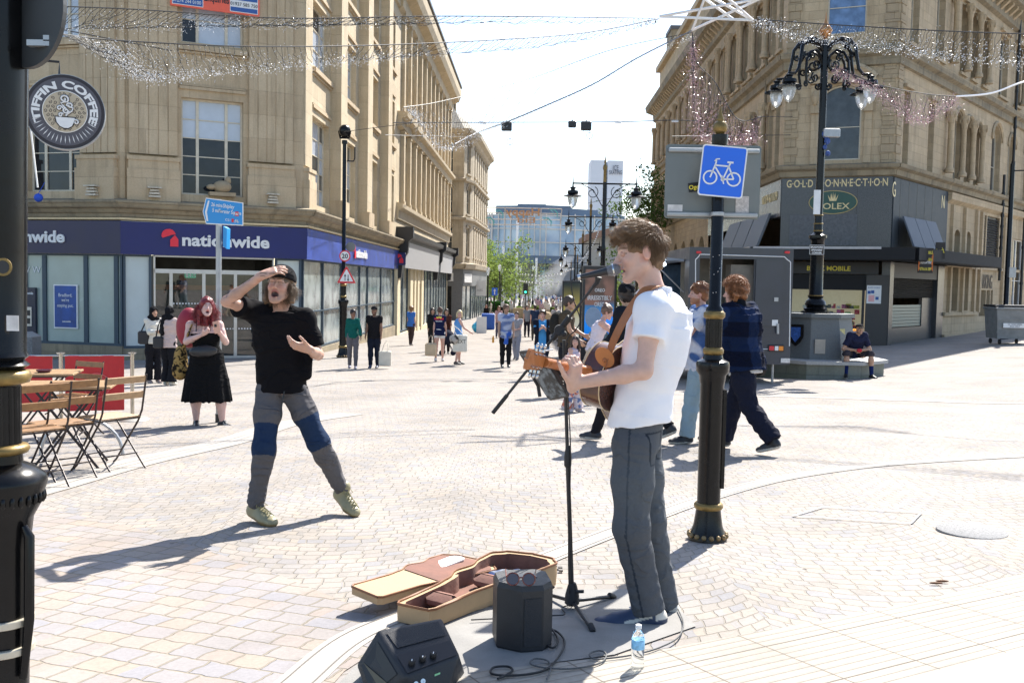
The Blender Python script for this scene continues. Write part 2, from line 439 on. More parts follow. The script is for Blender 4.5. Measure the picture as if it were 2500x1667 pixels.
def stone_mat(name,c1,c2,c3,bw=.9,bh=.42,joint=.6,flute=0.,stain=.5,bump=.006,jf=.10):
 k=N(name);uv=k.n('UVMap',uv_map='UVMap');geo=k.n('NewGeometry')
 br=k.n('TexBrick',{'Vector':uv.outputs[0],'Scale':1.,'Mortar Size':.007,'Mortar Smooth':.4,'Brick Width':bw,'Row Height':bh,'Color1':(0,0,0),'Color2':(1,1,1),'Mortar':(.5,.5,.5)})
 n1=k.n('TexNoise',{'Vector':geo.outputs['Position'],'Scale':1.1,'Detail':6.,'Roughness':.62})
 n2=k.n('TexNoise',{'Vector':geo.outputs['Position'],'Scale':26.,'Detail':5.,'Roughness':.7})
 mp=k.n('Mapping',{'Vector':geo.outputs['Position'],'Scale':(2.6,2.6,.28)})
 n3=k.n('TexNoise',{'Vector':mp.outputs[0],'Scale':1.4,'Detail':6.,'Roughness':.65})
 c=k.mix(k.ramp(n1.outputs['Fac'],[(.32,0.),(.68,1.)]),c1,c2)
 c=k.mix(k.math('MULTIPLY',br.outputs['Color'],.55),c,c3)
 c=k.mix(.5,c,k.ramp(n2.outputs['Fac'],[(.3,.62),(.7,1.)]),'MULTIPLY')
 c=k.mix(k.math('MULTIPLY',k.ramp(n3.outputs['Fac'],[(.5,0.),(.74,1.)]),stain),c,tuple(x*.38 for x in c1))
 c=k.mix(k.math('MULTIPLY',br.outputs['Fac'],joint),c,tuple(x*.5 for x in c1))
 k.p(Base_Color=c,Roughness=.88)
 h=k.math('ADD',k.math('MULTIPLY',br.outputs['Fac'],-1.),k.math('MULTIPLY',n2.outputs['Fac'],.35))
 if flute:
  sx=k.n('SeparateXYZ',{0:uv.outputs[0]})
  h=k.math('ADD',h,k.math('MULTIPLY',k.math('POWER',k.math('ABSOLUTE',k.math('SINE',k.math('MULTIPLY',sx.outputs[0],pi/flute))),.35),2.5))
 k.bump(h,.9,bump);return k.m
m_tan=stone_mat('tan_stone',(.55,.42,.265),(.64,.51,.34),(.45,.34,.215),1.3,.75,.45,stain=.5)
m_tan2=stone_mat('sunlit_ashlar',(.60,.485,.32),(.68,.565,.39),(.50,.40,.26),1.1,.7,.4,stain=.4)  # lighter copy of the tan stone, sunlight on the street faces put into its colour
m_sand=stone_mat('weathered_sandstone',(.52,.395,.245),(.62,.49,.32),(.42,.33,.22),.75,.34,.55,stain=.5)
m_sandr=stone_mat('rough_sandstone',(.42,.325,.20),(.52,.40,.25),(.35,.275,.19),.62,.30,.8,stain=.4,bump=.014)
m_dirty=stone_mat('sooty_ledge_stone',(.27,.22,.15),(.42,.34,.22),(.21,.18,.125),1.4,.3,.4,stain=.8)
m_gran=mat('polished_granite',(.050,.053,.060),.28,var=.35,nscale=70.,spec=.6)
m_gran2=mat('brown_granite',(.055,.050,.045),.55,var=.35,nscale=90.)
m_wframe=mat('cream_window_frame',(.62,.56,.44),.55,var=.1)
m_black=mat('black_metal',(.012,.012,.014),.4)
m_gloss=mat('gloss_black_paint',(.006,.006,.0065),.24,var=.3,nscale=14,bump=.12,bscale=30,spec=.28)
m_slateblue=mat('slate_blue_frame',(.035,.06,.085),.45)
m_gold=mat('gold_paint',(.42,.26,.06),.38,.55,var=.3,nscale=25)
m_lead=mat('lead_flashing',(.10,.10,.105),.6)
m_white=mat('white_paint',(.75,.75,.74),.5,var=.06)
m_whiteg=mat('white_glossy',(.8,.8,.8),.3,var=.03)
def glass(name,tint,rough=.06,a=.85,blind=None):
 k=N(name);geo=k.n('NewGeometry')
 n=k.n('TexNoise',{'Vector':geo.outputs['Position'],'Scale':.9,'Detail':2.})
 n2=k.n('TexNoise',{'Vector':geo.outputs['Position'],'Scale':3.,'Detail':4.})
 c=k.mix(k.ramp(n2.outputs['Fac'],[(.35,0.),(.65,1.)]),tint,tuple(x*1.7 for x in tint))
 k.p(Base_Color=c,Roughness=rough,Specular_IOR_Level=.5)
 k.b.inputs['IOR'].default_value=1.45
 k.bump(n.outputs['Fac'],.25,.05);return k.m
m_gdark=glass('dark_window_glass',(.012,.014,.018))
m_gmid=glass('hazy_window_glass',(.035,.040,.045))
m_gblind=mat('blind_behind_glass',(.48,.53,.60),.18,var=.12,nscale=1.2,spec=.8)
m_gpale=mat('frosted_green_panel',(.36,.43,.385),.22,var=.08,nscale=1.5,spec=.7)
m_gpale2=mat('frosted_pale_panel',(.50,.56,.55),.22,var=.06,nscale=1.5,spec=.7)
def clear_glass(name,tint=(.8,.9,.88)):
 k=N(name);k.t.nodes.remove(k.b)
 gl=k.n('BsdfGlossy',{'Color':(1,1,1),'Roughness':.02});tr=k.n('BsdfTransparent',{'Color':tint})
 fr=k.n('Fresnel',{'IOR':1.5});f2=k.math('MULTIPLY_ADD',fr.outputs[0],1.3,.04)
 mx=k.n('MixShader');k.set(mx.inputs[0],f2);k.set(mx.inputs[1],tr);k.set(mx.inputs[2],gl)
 k.t.links.new(mx.outputs[0],k.o.inputs[0]);return k.m
m_clear=clear_glass('clear_glass')
class FR:
 """facade frame: u along A->B, z up, o outward (right hand of A->B)"""
 def __init__(s,A,B):
  s.A=Vector((A[0],A[1],0));s.B=Vector((B[0],B[1],0));d=s.B-s.A;s.L=d.length;s.d=d.normalized();s.n=Vector((s.d.y,-s.d.x,0))
  s.M=Matrix((s.d,s.n*-1,Vector((0,0,1)))).transposed()
 def p(s,u,z,o=0.):return s.A+s.d*u+s.n*o+Vector((0,0,z))
 def U(s,px,o=0.):
  dr=ray(px,760);a=s.A+s.n*o
  det=s.d.x*(-dr.y)+dr.x*s.d.y
  return((-a.x)*(-dr.y)+dr.x*(-a.y))/det
 def Z(s,px,py,o=0.):
  u=s.U(px,o);q=s.A+s.d*u+s.n*o;return P(px,py,q.y).z
 def box(s,mb,u0,u1,z0,z1,o0,o1):
  return mb.hexa([s.p(u0,z0,o1),s.p(u1,z0,o1),s.p(u1,z0,o0),s.p(u0,z0,o0),s.p(u0,z1,o1),s.p(u1,z1,o1),s.p(u1,z1,o0),s.p(u0,z1,o0)])
 def molding(s,mb,u0,u1,prof,m0=0.,m1=0.):
  """prof: (o, z) polyline, ends mitred by m0/m1 (du per o)"""
  n=len(prof);A=[s.p(u0-m0*o,z,o)for o,z in prof];B=[s.p(u1+m1*o,z,o)for o,z in prof]
  return mb.add(A+B,[[i,n+i,n+i+1,i+1][::-1]for i in range(n-1)]+[list(range(n)),[n+i for i in range(n)][::-1]])
def arc_pts(u0,u1,z0,rise,n=10):
 """arch from (u0,z0) to (u1,z0) with given rise"""
 w2=(u1-u0)/2;r=(w2*w2+rise*rise)/(2*rise);cz=z0+rise-r;a=math.asin(min(1,w2/r));
 if rise>w2:a=pi-a
 return[((u0+u1)/2+r*sin(-a+2*a*i/n),cz+r*cos(-a+2*a*i/n))for i in range(n+1)]
def wall(fr,parent,u0,u1,z0,z1,ops,m,depth=.28,name='wall',back=.4):
 """wall sheet with openings (u0,u1,z0,z1,rise) and reveals"""
 mb=MB();us=sorted({u0,u1,*[o[0]for o in ops],*[o[1]for o in ops]});zs=sorted({z0,z1,*[o[2]for o in ops],*[o[3]+(o[4]if len(o)>4 else 0)for o in ops]})
 us=[u for u in us if u0<=u<=u1];zs=[z for z in zs if z0<=z<=z1]
 for i in range(len(us)-1):
  for j in range(len(zs)-1):
   cu,cz=(us[i]+us[i+1])/2,(zs[j]+zs[j+1])/2
   if any(o[0]<cu<o[1]and o[2]<cz<o[3]+(o[4]if len(o)>4 else 0)for o in ops):continue
   mb.quad(fr.p(us[i],zs[j]),fr.p(us[i+1],zs[j]),fr.p(us[i+1],zs[j+1]),fr.p(us[i],zs[j+1]))
 for o in ops:
  a,b,c,d=o[:4];rise=o[4]if len(o)>4 else 0
  mb.quad(fr.p(a,c),fr.p(a,c,-depth),fr.p(a,d,-depth),fr.p(a,d))
  mb.quad(fr.p(b,c),fr.p(b,d),fr.p(b,d,-depth),fr.p(b,c,-depth))
  mb.quad(fr.p(a,c),fr.p(b,c),fr.p(b,c,-depth),fr.p(a,c,-depth))
  if not rise:mb.quad(fr.p(a,d),fr.p(a,d,-depth),fr.p(b,d,-depth),fr.p(b,d))
  else:
   pts=arc_pts(a,b,d,rise);zt=d+rise;h=len(pts)//2
   mb.add([fr.p(a,zt)]+[fr.p(*q)for q in pts[:h+1]],[[0,i+1,i+2][::-1]for i in range(h)])
   mb.add([fr.p(b,zt)]+[fr.p(*q)for q in pts[h:]],[[0,i+1,i+2][::-1]for i in range(len(pts)-h-1)])
   for i in range(len(pts)-1):mb.quad(fr.p(*pts[i]),fr.p(*pts[i],-depth),fr.p(*pts[i+1],-depth),fr.p(*pts[i+1]))
 return mb.build(name,m,parent,uv=True,smooth=0)
def window(fr,parent,u0,u1,z0,z1,o=-.16,cols=(1,),rows=2,fm=None,gm=None,rise=0.,fw=.06,gms=None,bar=.03,mull=.09,name='window',surround=None):
 """frame with panes: cols = relative widths of the lights, rows = number or list of fractions; gms(ci, ri) -> material"""
 fm=fm or m_wframe;gm=gm or m_gdark;mb=MB()
 fr.box(mb,u0,u0+fw,z0,z1,o-.04,o+.04);fr.box(mb,u1-fw,u1,z0,z1,o-.04,o+.04)
 fr.box(mb,u0+fw,u1-fw,z0,z0+fw,o-.04,o+.042)
 if not rise:fr.box(mb,u0+fw,u1-fw,z1-fw,z1,o-.04,o+.042)
 else:
  P0=arc_pts(u0,u1,z1,rise);P1=arc_pts(u0+fw,u1-fw,z1-.002,rise-fw)
  for i in range(len(P0)-1):mb.hexa([fr.p(*P1[i],o+.04),fr.p(*P1[i+1],o+.04),fr.p(*P1[i+1],o-.04),fr.p(*P1[i],o-.04),fr.p(*P0[i],o+.04),fr.p(*P0[i+1],o+.04),fr.p(*P0[i+1],o-.04),fr.p(*P0[i],o-.04)])
 tot=sum(cols);uu=[u0+fw];W=u1-u0-2*fw
 for c in cols:uu.append(uu[-1]+W*c/tot)
 zz=[z0+fw+(z1-fw-z0-fw)*i/rows for i in range(rows+1)]if isinstance(rows,int)else[z0+fw+(z1-z0-2*fw)*t for t in rows]
 for u in uu[1:-1]:fr.box(mb,u-mull/2,u+mull/2,z0+fw,z1-fw*(not rise)+rise*.8,o-.038,o+.035)
 for z in zz[1:-1]:fr.box(mb,u0+fw,u1-fw,z-bar/2,z+bar/2,o-.03,o+.025)
 w_=mb.build(name,fm,parent,uv=False,smooth=0)
 groups={}
 for i in range(len(cols)):
  for j in range(len(zz)-1):
   g_=gms(i,j)if gms else gm;groups.setdefault(g_.name,(g_,[]))[1].append((uu[i],uu[i+1],zz[j],zz[j+1]))
 for g_,cells in groups.values():
  mb=MB()
  for a,b,c,d in cells:mb.quad(fr.p(a,c,o-.01),fr.p(b,c,o-.01),fr.p(b,d,o-.01),fr.p(a,d,o-.01))
  if rise and g_ is(gms(0,len(zz)-2)if gms else gm):
   pts=arc_pts(u0+fw,u1-fw,z1-fw,rise-fw*.2);mb.add([fr.p(a,z,o-.01)for a,z in pts],[list(range(len(pts)))[::-1]])
  mb.build('pane',g_,w_,smooth=0)
 return w_
def bracket(fr,mb,u,z,w=.22,h=.4,o=.3):
 mb.prism([(0,0),(o,0),(o,-h*.25),(o*.75,-h*.45),(o*.3,-h*.75),(0,-h)],fr.p(u-w/2,z),fr.n,(0,0,1),fr.d*w)
def roof_slab(pts,z,m,parent,name='roof'):
 V=[Vector((p[0],p[1],z))for p in pts];return finish(name,V,[list(range(len(V)))],m,parent,smooth=0)
# bank building, left
GB=-1.6
CL,CE=(-12.0,29.6),(-6.97,32.0)
FL=FR((CL[0]-.969*12,CL[1]+.245*12),CL);FC=FR(CL,CE);FS=FR(CE,(-6.49,53.2));FS2=FR((-6.49,53.2),(-5.78,85.0))
ZC=CAMZ
bank=thing('bank_building','tan stone building with fluted piers and a royal blue shop fascia on its cut corner','building',(-9,33,gz(-9,31)))
W1,W2,W3=(ZC+2.6,ZC+5.6),(ZC+7.3,ZC+9.5),(ZC+11.2,ZC+13.7)
ZF0,ZF1,ZE=ZC+.67,ZC+1.78,ZC+2.3
ZTOP=ZC+16.0
def gm_bank(i,j):return m_gblind if j>=3 else m_gdark
def fluted(mb,fr,u0,u1,z0,z1,o,n):
 w_=(u1-u0);fw=w_/n
 for i in range(n):fr.box(mb,u0+i*fw+fw*.05,u0+(i+1)*fw-fw*.05,z0,z1,0.0,o)
 fr.box(mb,u0+.002,u1-.002,z0,z1,0,o-.02)
for fr,wins,piers,nm in((FL,[(12-3.40,12-1.49),(12-8.6,12-6.7)],[(12-1.40,12-.14,5),(12-4.95,12-3.55,5)],'l'),(FC,[(1.74,3.63)],[(.20,1.62,5),(3.78,5.2,5)],'c'),(FS,[(1.2,3.9),(5.95,9.1),(11.7,14.8),(17.3,20.2)],[(0.02,.95,6),(4.05,5.2,1),(9.75,10.95,1),(15.5,16.7,1)],'s')):
 ops=[(a,b,*W)for a,b in wins for W in(W1,W2,W3)]
 wall(fr,bank,0,fr.L,ZE-.1,ZTOP,ops,m_tan if nm!='s' else m_tan2,depth=.35)
 for a,b in wins:
  for wi,W in enumerate((W1,W2,W3)):
   blank=nm=='s' and a>11 and wi>=1
   if wi==0:window(fr,bank,a,b,*W,o=-.25,cols=(1,2,1),rows=5,gms=(lambda i,j:(m_gblind if j>=3 else m_gdark))if nm!='s' else(lambda i,j:(m_gblind if(i+j)%3 else m_gmid)))
   elif not blank:window(fr,bank,a,b,*W,o=-.25,cols=(1,2,1),rows=3 if wi==1 else 4,gms=lambda i,j:m_gblind if(i+j*2)%5 else m_gdark)
   else:
    mb=MB();fr.box(mb,a,b,W[0],W[1],-.34,-.3);mb.build('blind_window',m_tan2 if wi==1 else m_black,bank,uv=True,smooth=0)
  mb=MB()
  for z in(W1[1],W2[1],W3[1]):
   mb.mark();fr.box(mb,a-.06,b+.06,z+.25,z+.34,0,.07);fr.box(mb,a-.06,b+.06,z+.36,z+.42,0,.04)
  for z in(W2[0],W3[0]):
   mb.mark();fr.box(mb,a-.1,b+.1,z-.26,z-.1,0,.14);fr.box(mb,a-.1,b+.1,z-.34,z-.28,0,.07)
  mb.each('sill',m_tan,bank,uv=True,smooth=0)
 for a,b,n in piers:
  mb=MB();oo=.12 if nm!='s' else(.05 if a<1 else .41)
  if n>1:fluted(mb,fr,a,b,W1[0]+1.15,ZTOP-1.2,oo,n)
  else:fr.box(mb,a,b,W1[0]-.2,ZTOP-1.2,0,oo)
  mb.build('pier',m_tan if nm!='s' else m_tan2,bank,uv=True,smooth=0)
  mb=MB()
  fr.box(mb,a-.06,b+.06,ZE,W1[0]+.68,0,oo+.16);fr.box(mb,a-.02,b+.02,W1[0]+.68,W1[0]+.95,0,oo+.12);fr.box(mb,a-.06,b+.06,W1[0]+.95,W1[0]+1.07,0,oo+.15)
  if nm=='s' and a>1:mb=MB();fr.box(mb,a-.05,b+.05,ZE,W1[0]+.35,0,oo+.1)
  mb.build('pier_base',m_tan,bank,uv=True,smooth=0)
  if nm!='s':
   mb=MB();uc=(a+b)/2;z0=ZE+.12
   for t in range(3):fr.box(mb,uc-.17+.02*t,uc+.17-.02*t,z0+.09*t,z0+.09*t+.06,oo+.17,oo+.34)
   fr.box(mb,uc-.2,uc+.2,z0+.27,z0+.31,oo+.16,oo+.40)
   mb.build('floodlight',mat('dirty_cream_metal',(.5,.45,.36),.6,var=.3,nscale=12),bank,smooth=0)
mb=MB();mb.tube([(CL[0]-.02,CL[1]+.12,ZE),(CL[0]-.02,CL[1]+.12,ZTOP)],.17,8);mb.build('pier',m_tan,bank,uv=True,smooth=0)
PR=[(0,ZF1),(.12,ZF1+.02),(.12,ZF1+.12),(.2,ZF1+.16),(.26,ZF1+.26),(.40,ZF1+.30),(.46,ZF1+.42),(.5,ZF1+.44),(.5,ZF1+.50),(0,ZF1+.60)]
mb=MB();t1,t2=tan(radians(22)),tan(radians(29.3))
FL.molding(mb,0,FL.L,PR,0,t1);FC.molding(mb,0,FC.L,PR,t1,t2);FS.molding(mb,0,FS.L,PR,t2,0)
mb.build('ledge',m_dirty,bank,uv=True,smooth=0)
mb=MB();PG=[(0,ZF1-.09),(.2,ZF1-.06),(.2,ZF1),(0,ZF1)]
FL.molding(mb,0,FL.L,PG,0,t1);FC.molding(mb,0,FC.L,PG,t1,t2);FS.molding(mb,0,FS.L,PG,t2,0)
mb.build('trim',mat('cream_trim',(.62,.50,.30),.7),bank,uv=True,smooth=0)
PC=[(0,ZTOP-1.2),(.12,ZTOP-1.15),(.12,ZTOP-.5),(.45,ZTOP-.42),(.9,ZTOP-.15),(.95,ZTOP+.25),(.9,ZTOP+.5),(.7,ZTOP+.8),(0,ZTOP+.9)]
mb=MB();FL.molding(mb,0,FL.L,PC,0,t1);FC.molding(mb,0,FC.L,PC,t1,t2);FS.molding(mb,0,FS.L,PC,t2,0)
mb.build('cornice',m_tan2,bank,uv=True,smooth=0)
roof_slab([FL.p(0,0),(CL[0],CL[1]),(CE[0],CE[1]),(-6.49,53.2),(-25,53.2)],ZTOP+.88,m_lead,bank)
mb=MB();u=2.95;z=W1[0]
mb.ball(FC.p(u,z+.28,.12),(.30,.2,.2));mb.ball(FC.p(u-.33,z+.26,.12),(.16,.1,.09));mb.ball(FC.p(u+.18,z+.48,.12),(.1,.08,.14));FC.box(mb,u-.4,u+.4,z-.02,z+.1,-.05,.3)
mb.build('stone_carving',m_sand,bank,smooth=60)
m_blue=mat('royal_blue_fascia',(.006,.012,.115),.42,var=.12,nscale=1.2)
m_blue2=mat('left_blue_fascia',(.022,.021,.065),.4,var=.12,nscale=1.2)  # duller, greyer blue for the left face
m_blue3=mat('street_blue_fascia',(.032,.065,.30),.45,var=.35,nscale=1.6)  # lighter, more mottled blue for the street face
m_logo=mat('logo_red',(.80,.02,.045),.4,var=0)
for fr,m_,a,b in((FL,m_blue2,0,FL.L),(FC,m_blue,0,FC.L),(FS,m_blue3,0,FS.L)):
 mb=MB();fr.molding(mb,a,b,[(0,ZF0),(.14,ZF0),(.16,ZF1-.10),(0,ZF1-.095)],0 if fr is FL else(t1 if fr is FC else t2),t1 if fr is FL else(t2 if fr is FC else 0))
 mb.build('fascia',m_,bank,smooth=0)
def roof_logo(fr,u,z,s,name='logo'):
 mb=MB();o=fr.p(u,z,.17)
 arc=[(-.5*s+.42*s*cos(a)+.08*s,.42*s*sin(a)+.0)for a in[pi-pi*i/14*1.0 for i in range(15)]]
 mb.prism([(-.5*s,.12*s),(-.47*s,.30*s),(-.38*s,.45*s),(-.22*s,.55*s),(-.02*s,.58*s),(.16*s,.52*s),(.28*s,.40*s),(.34*s,.25*s),(.10*s,.22*s),(-.02*s,.16*s),(-.42*s,.02*s)],o,fr.d,(0,0,1),fr.n*.03)
 mb.prism([(.02*s,-.5*s),(.5*s,-.5*s),(.5*s,-.06*s),(.30*s,.21*s),(.02*s,-.08*s)],o,fr.d,(0,0,1),fr.n*.03)
 return mb.build(name,m_logo,bank,smooth=0)
def fas_text(fr,s,px0,px1,pym,size,m=m_white,bold=.03):
 u0,u1=fr.U(px0,.16),fr.U(px1,.16);pc=(px0+px1)/2
 zc=fr.Z(pc,pym,.16)
 return text('lettering',s,m,bank,fr.p((u0+u1)/2,zc-size*.26,.175),fr.d,(0,0,1),size,bold=bold,ext=.02,width=u1-u0)
roof_logo(FC,FC.U(415,.16),FC.Z(415,582,.16),.5)
fas_text(FC,'nationwide',444,656,592,.52)
u_=FL.U(160,.16);w_=FL.U(160,.16)-FL.U(-60,.16)
text('lettering','nationwide',m_white,bank,FL.p(u_,FL.Z(120,591,.16),.175),FL.d,(0,0,1),.50,bold=.03,ext=.02,width=2.70,align='RIGHT')
roof_logo(FS,FS.U(863,.16),FS.Z(863,615,.16),.52)
fas_text(FS,'nationwide',867,894,622,.50)
ZD=ZF0
def shop(fr,bays,z0,z1,parent,fm=m_slateblue,o=-.08):
 """bays: (px0, px1, material)"""
 for a,b,m_ in bays:
  mb=MB();fr.box(mb,a,a+.07,z0,z1,o-.05,o+.06);fr.box(mb,b-.07,b,z0,z1,o-.05,o+.06);fr.box(mb,a+.07,b-.07,z0,z0+.08,o-.05,o+.062);fr.box(mb,a+.07,b-.07,z1-.06,z1,o-.05,o+.062)
  w_=mb.build('shop_window',fm,parent,smooth=0)
  mb=MB();mb.quad(fr.p(a+.07,z0+.08,o),fr.p(b-.07,z0+.08,o),fr.p(b-.07,z1-.06,o),fr.p(a+.07,z1-.06,o));mb.build('pane',m_,w_,smooth=0)
gC=gz(-9,30.8)
lb=[(-40,60),(60,107),(107,208),(208,282),(282,299)]
shop(FL,[(max(0.1,FL.U(a)),min(FL.L-.02,FL.U(b)),m_gpale)for a,b in lb],gC+.42,ZD,bank)
shop(FC,[(.03,FC.U(370),m_gpale2)],gC+.35,ZD,bank);shop(FC,[(FC.U(672),FC.L-.05,m_gpale2)],gC+.35,ZD,bank)
mb=MB();FL.box(mb,0,FL.L,GB,gC+.42,-.3,.02);FC.box(mb,0,FC.U(370),GB,gC+.35,-.3,.03);mb.mark();FC.box(mb,FC.U(672),FC.L,GB,gC+.35,-.3,.03)
mb.mark();FS.box(mb,.1,FS.L,GB-.5,gC+.14,-.3,.04);mb.each('plinth',m_dirty,bank,uv=True,smooth=0)
m_steel=mat('brushed_steel',(.50,.49,.47),.35,.7,var=.1)
a,b=FC.U(376),FC.U(668);dz=ZD-.55
mb=MB();FC.box(mb,a,b,dz,dz+.13,-.12,.02);FC.box(mb,a,a+.04,dz,ZD,-.12,.02);FC.box(mb,b-.04,b,dz,ZD,-.12,.02);FC.box(mb,a,b,ZD-.05,ZD,-.12,.02)
ent=mb.build('entrance',m_steel,bank,smooth=0)
lv=[a,FC.U(418),FC.U(498),FC.U(575),FC.U(636),b]
for i in range(5):
 mb=MB();x0,x1=lv[i],lv[i+1]
 FC.box(mb,x0,x0+.05,gC-.05,dz,-.09,-.02);FC.box(mb,x1-.05,x1,gC-.05,dz,-.09,-.02);FC.box(mb,x0+.05,x1-.05,gC-.05,gC+.08,-.09,-.018)
 mb.build('door_leaf',m_steel,ent,smooth=0)
 mb=MB();mb.quad(FC.p(x0+.05,gC+.08,-.05),FC.p(x1-.05,gC+.08,-.05),FC.p(x1-.05,dz,-.05),FC.p(x0+.05,dz,-.05));mb.build('pane',m_clear,ent,smooth=0)
mb=MB()
for zz in(gC+.95,gC+1.75):
 for i in range(34):
  u=a+.5+(b-a-.6)*i/34
  if zz>gC+1.5 and not(a+.5<u<a+1.9):continue
  mb.prism(circ(.025,8),FC.p(u,zz,-.045),FC.d,(0,0,1),FC.n*.004)
mb.build('glass_dots',m_white,ent,smooth=0)
mb=MB();FC.box(mb,a,b,gC-.06,gC-.002,-2.5,.05);mb.build('threshold',mat('grey_slab',(.12,.12,.12),.8),bank,smooth=0)
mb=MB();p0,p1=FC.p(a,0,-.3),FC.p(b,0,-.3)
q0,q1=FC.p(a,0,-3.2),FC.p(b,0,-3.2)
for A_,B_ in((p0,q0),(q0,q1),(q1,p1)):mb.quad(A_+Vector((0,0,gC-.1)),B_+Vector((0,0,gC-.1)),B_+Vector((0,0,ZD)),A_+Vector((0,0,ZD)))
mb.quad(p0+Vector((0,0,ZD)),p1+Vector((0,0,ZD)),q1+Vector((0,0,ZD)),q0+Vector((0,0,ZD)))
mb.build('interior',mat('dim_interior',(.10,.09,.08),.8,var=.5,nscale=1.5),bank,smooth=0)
mb=MB();FC.box(mb,a+.2,b-.2,dz-.55,dz-.38,-3.15,-3.1);mb.build('interior_shelf',mat('orange_counter',(.35,.12,.05),.5),bank,smooth=0)
mb=MB();zz=FC.Z(465,671,-.5);uu=FC.U(465,-.5);FC.box(mb,uu-.17,uu+.17,zz-.1,zz+.1,-.56,-.5)
es=mb.build('exit_sign',mat('exit_green',(.01,.16,.09),.4,emit=((.02,.5,.3),.15)),bank,smooth=0)
mb=MB();FC.box(mb,uu-.14,uu-.07,zz-.07,zz+.07,-.499,-.495);mb.prism([(0,-.07),(-.05,-.01),(-.02,-.01),(-.02,.07),(.02,.07),(.02,-.01),(.05,-.01)],FC.p(uu,zz,-.499),FC.d,(0,0,1),FC.n*.004)
mb.tube([FC.p(uu+.15,zz+.06,-.495),FC.p(uu+.11,zz,-.495),FC.p(uu+.06,zz-.05,-.495)],.012,5);mb.tube([FC.p(uu+.07,zz+.03,-.495),FC.p(uu+.11,zz,-.495),FC.p(uu+.15,zz-.06,-.495)],.012,5)
mb.build('pictogram',m_white,es,smooth=0)
sb=[(.15,3.2,m_gmid),(3.2,6.6,m_gmid),(6.6,10.6,m_gmid),(10.6,12.6,m_gmid),(12.6,16.5,m_gmid),(16.5,20.9,m_gmid)]
k=N('street_glass');geo=k.n('NewGeometry');n1=k.n('TexNoise',{'Vector':geo.outputs['Position'],'Scale':1.3,'Detail':5.})
k.p(Base_Color=k.ramp(n1.outputs['Fac'],[(.35,(.09,.11,.11)),(.6,(.30,.34,.33))]),Roughness=.12,Specular_IOR_Level=1.);m_gst=k.m  # pale mottling in the base colour stands in for reflections on the glass
shop(FS,[(a,b,m_gst)for a,b,_ in sb],gC+.15,ZD,bank)
mb=MB();FS.box(mb,.05,FS.L,gC+1.45,gC+1.5,-.07,-.01);mb.build('transom',m_slateblue,bank,smooth=0)
def poster(fr,px0,px1,py0,py1,parent,o=.0):
 u0,u1=fr.U(px0,o),fr.U(px1,o);zt,zb=fr.Z(px0,py0,o),fr.Z(px0,py1,o)
 return u0,u1,zb,zt
u0,u1,zb,zt=poster(FL,130,188,694,801,bank)
mb=MB();FL.box(mb,u0,u1,zb,zt,-.06,-.02);pst=mb.build('poster',m_white,bank,smooth=0)
mb=MB();FL.box(mb,u0+.04,u1-.04,zb+.04,zt-.04,-.02,-.012);mb.build('poster_print',mat('poster_blue',(.02,.07,.28),.4,var=.3,nscale=4),pst,smooth=0)
uc=(u0+u1)/2
for t_,dz_,sz in(('Bradford,',.38,.15),("we're",.53,.15),('staying put.',.70,.14)):text('lettering',t_,m_white,pst,FL.p(uc,zt-dz_,-.01),FL.d,(0,0,1),sz,ext=.002,width=min(.58,.055*len(t_)))
text('lettering','nationwide',m_white,pst,FL.p(uc+.04,zb+.2,-.01),FL.d,(0,0,1),.07,bold=.02,ext=.002)
u0,u1=FL.U(40),FL.U(88);z1_=FL.Z(80,702)
mb=MB();FL.box(mb,u0,u1,gC+.42,z1_,-.05,.03);atm=mb.build('cash_machine',mat('navy_panel',(.015,.02,.045),.35),bank,smooth=0)
mb=MB();FL.box(mb,u0+.1,u1-.12,gC+.95,gC+1.55,.03,.06);mb.build('keypad_panel',m_steel,atm,smooth=0)
mb=MB();FL.box(mb,u0+.16,u1-.17,gC+1.02,gC+1.2,.06,.066);mb.mark();FL.box(mb,u0+.16,u1-.17,gC+1.28,gC+1.45,.06,.066);mb.each('screen',m_black,atm,smooth=0)
text('lettering','nationwide',m_white,atm,FL.p((u0+u1)/2+.05,gC+1.95,.032),FL.d,(0,0,1),.11,bold=.02,ext=.003)
text('lettering','W W',m_white,bank,FL.p(FL.U(74),FL.Z(74,666),-.06),FL.d,(0,0,1),.3,ext=.003)
u=FS.U(975,.5);pb=P(975,632,53.0)
mb=MB();mb.box(pb,(.70,.12,.70),bev=.04);sg=mb.build('projecting_sign',mat('navy_sign',(.015,.02,.11),.4),bank,smooth=0)
mb=MB();o=pb+Vector((0,-.065,0));s=.45
mb.prism([(-.5*s,.12*s),(-.47*s,.30*s),(-.38*s,.45*s),(-.22*s,.55*s),(-.02*s,.58*s),(.16*s,.52*s),(.28*s,.40*s),(.34*s,.25*s),(.10*s,.22*s),(-.02*s,.16*s),(-.42*s,.02*s)],o,(1,0,0),(0,0,1),(0,-.02,0))
mb.prism([(.02*s,-.5*s),(.5*s,-.5*s),(.5*s,-.06*s),(.30*s,.21*s),(.02*s,-.08*s)],o,(1,0,0),(0,0,1),(0,-.02,0));mb.build('logo',m_logo,sg,smooth=0)
m_orange=mat('orange_board',(.85,.13,.07),.5,var=.05);m_bblue=mat('board_blue',(.03,.10,.33),.5,var=.05)
bd=thing('agents_board','orange and blue letting board fixed high on the tan stone corner above a window','sign',tuple(FC.p(2.3,ZC+8.6,.2)))
ua,ub=FC.U(418,.22),FC.U(632,.22);za,zb_=FC.Z(418,14,.22),FC.Z(632,42,.22);zbm=min(za,zb_)+.02;H_=1.0
mb=MB();FC.box(mb,ua,ub,zbm,zbm+H_,.14,.2);mb.build('board',m_orange,bd,smooth=0)
W_=ub-ua
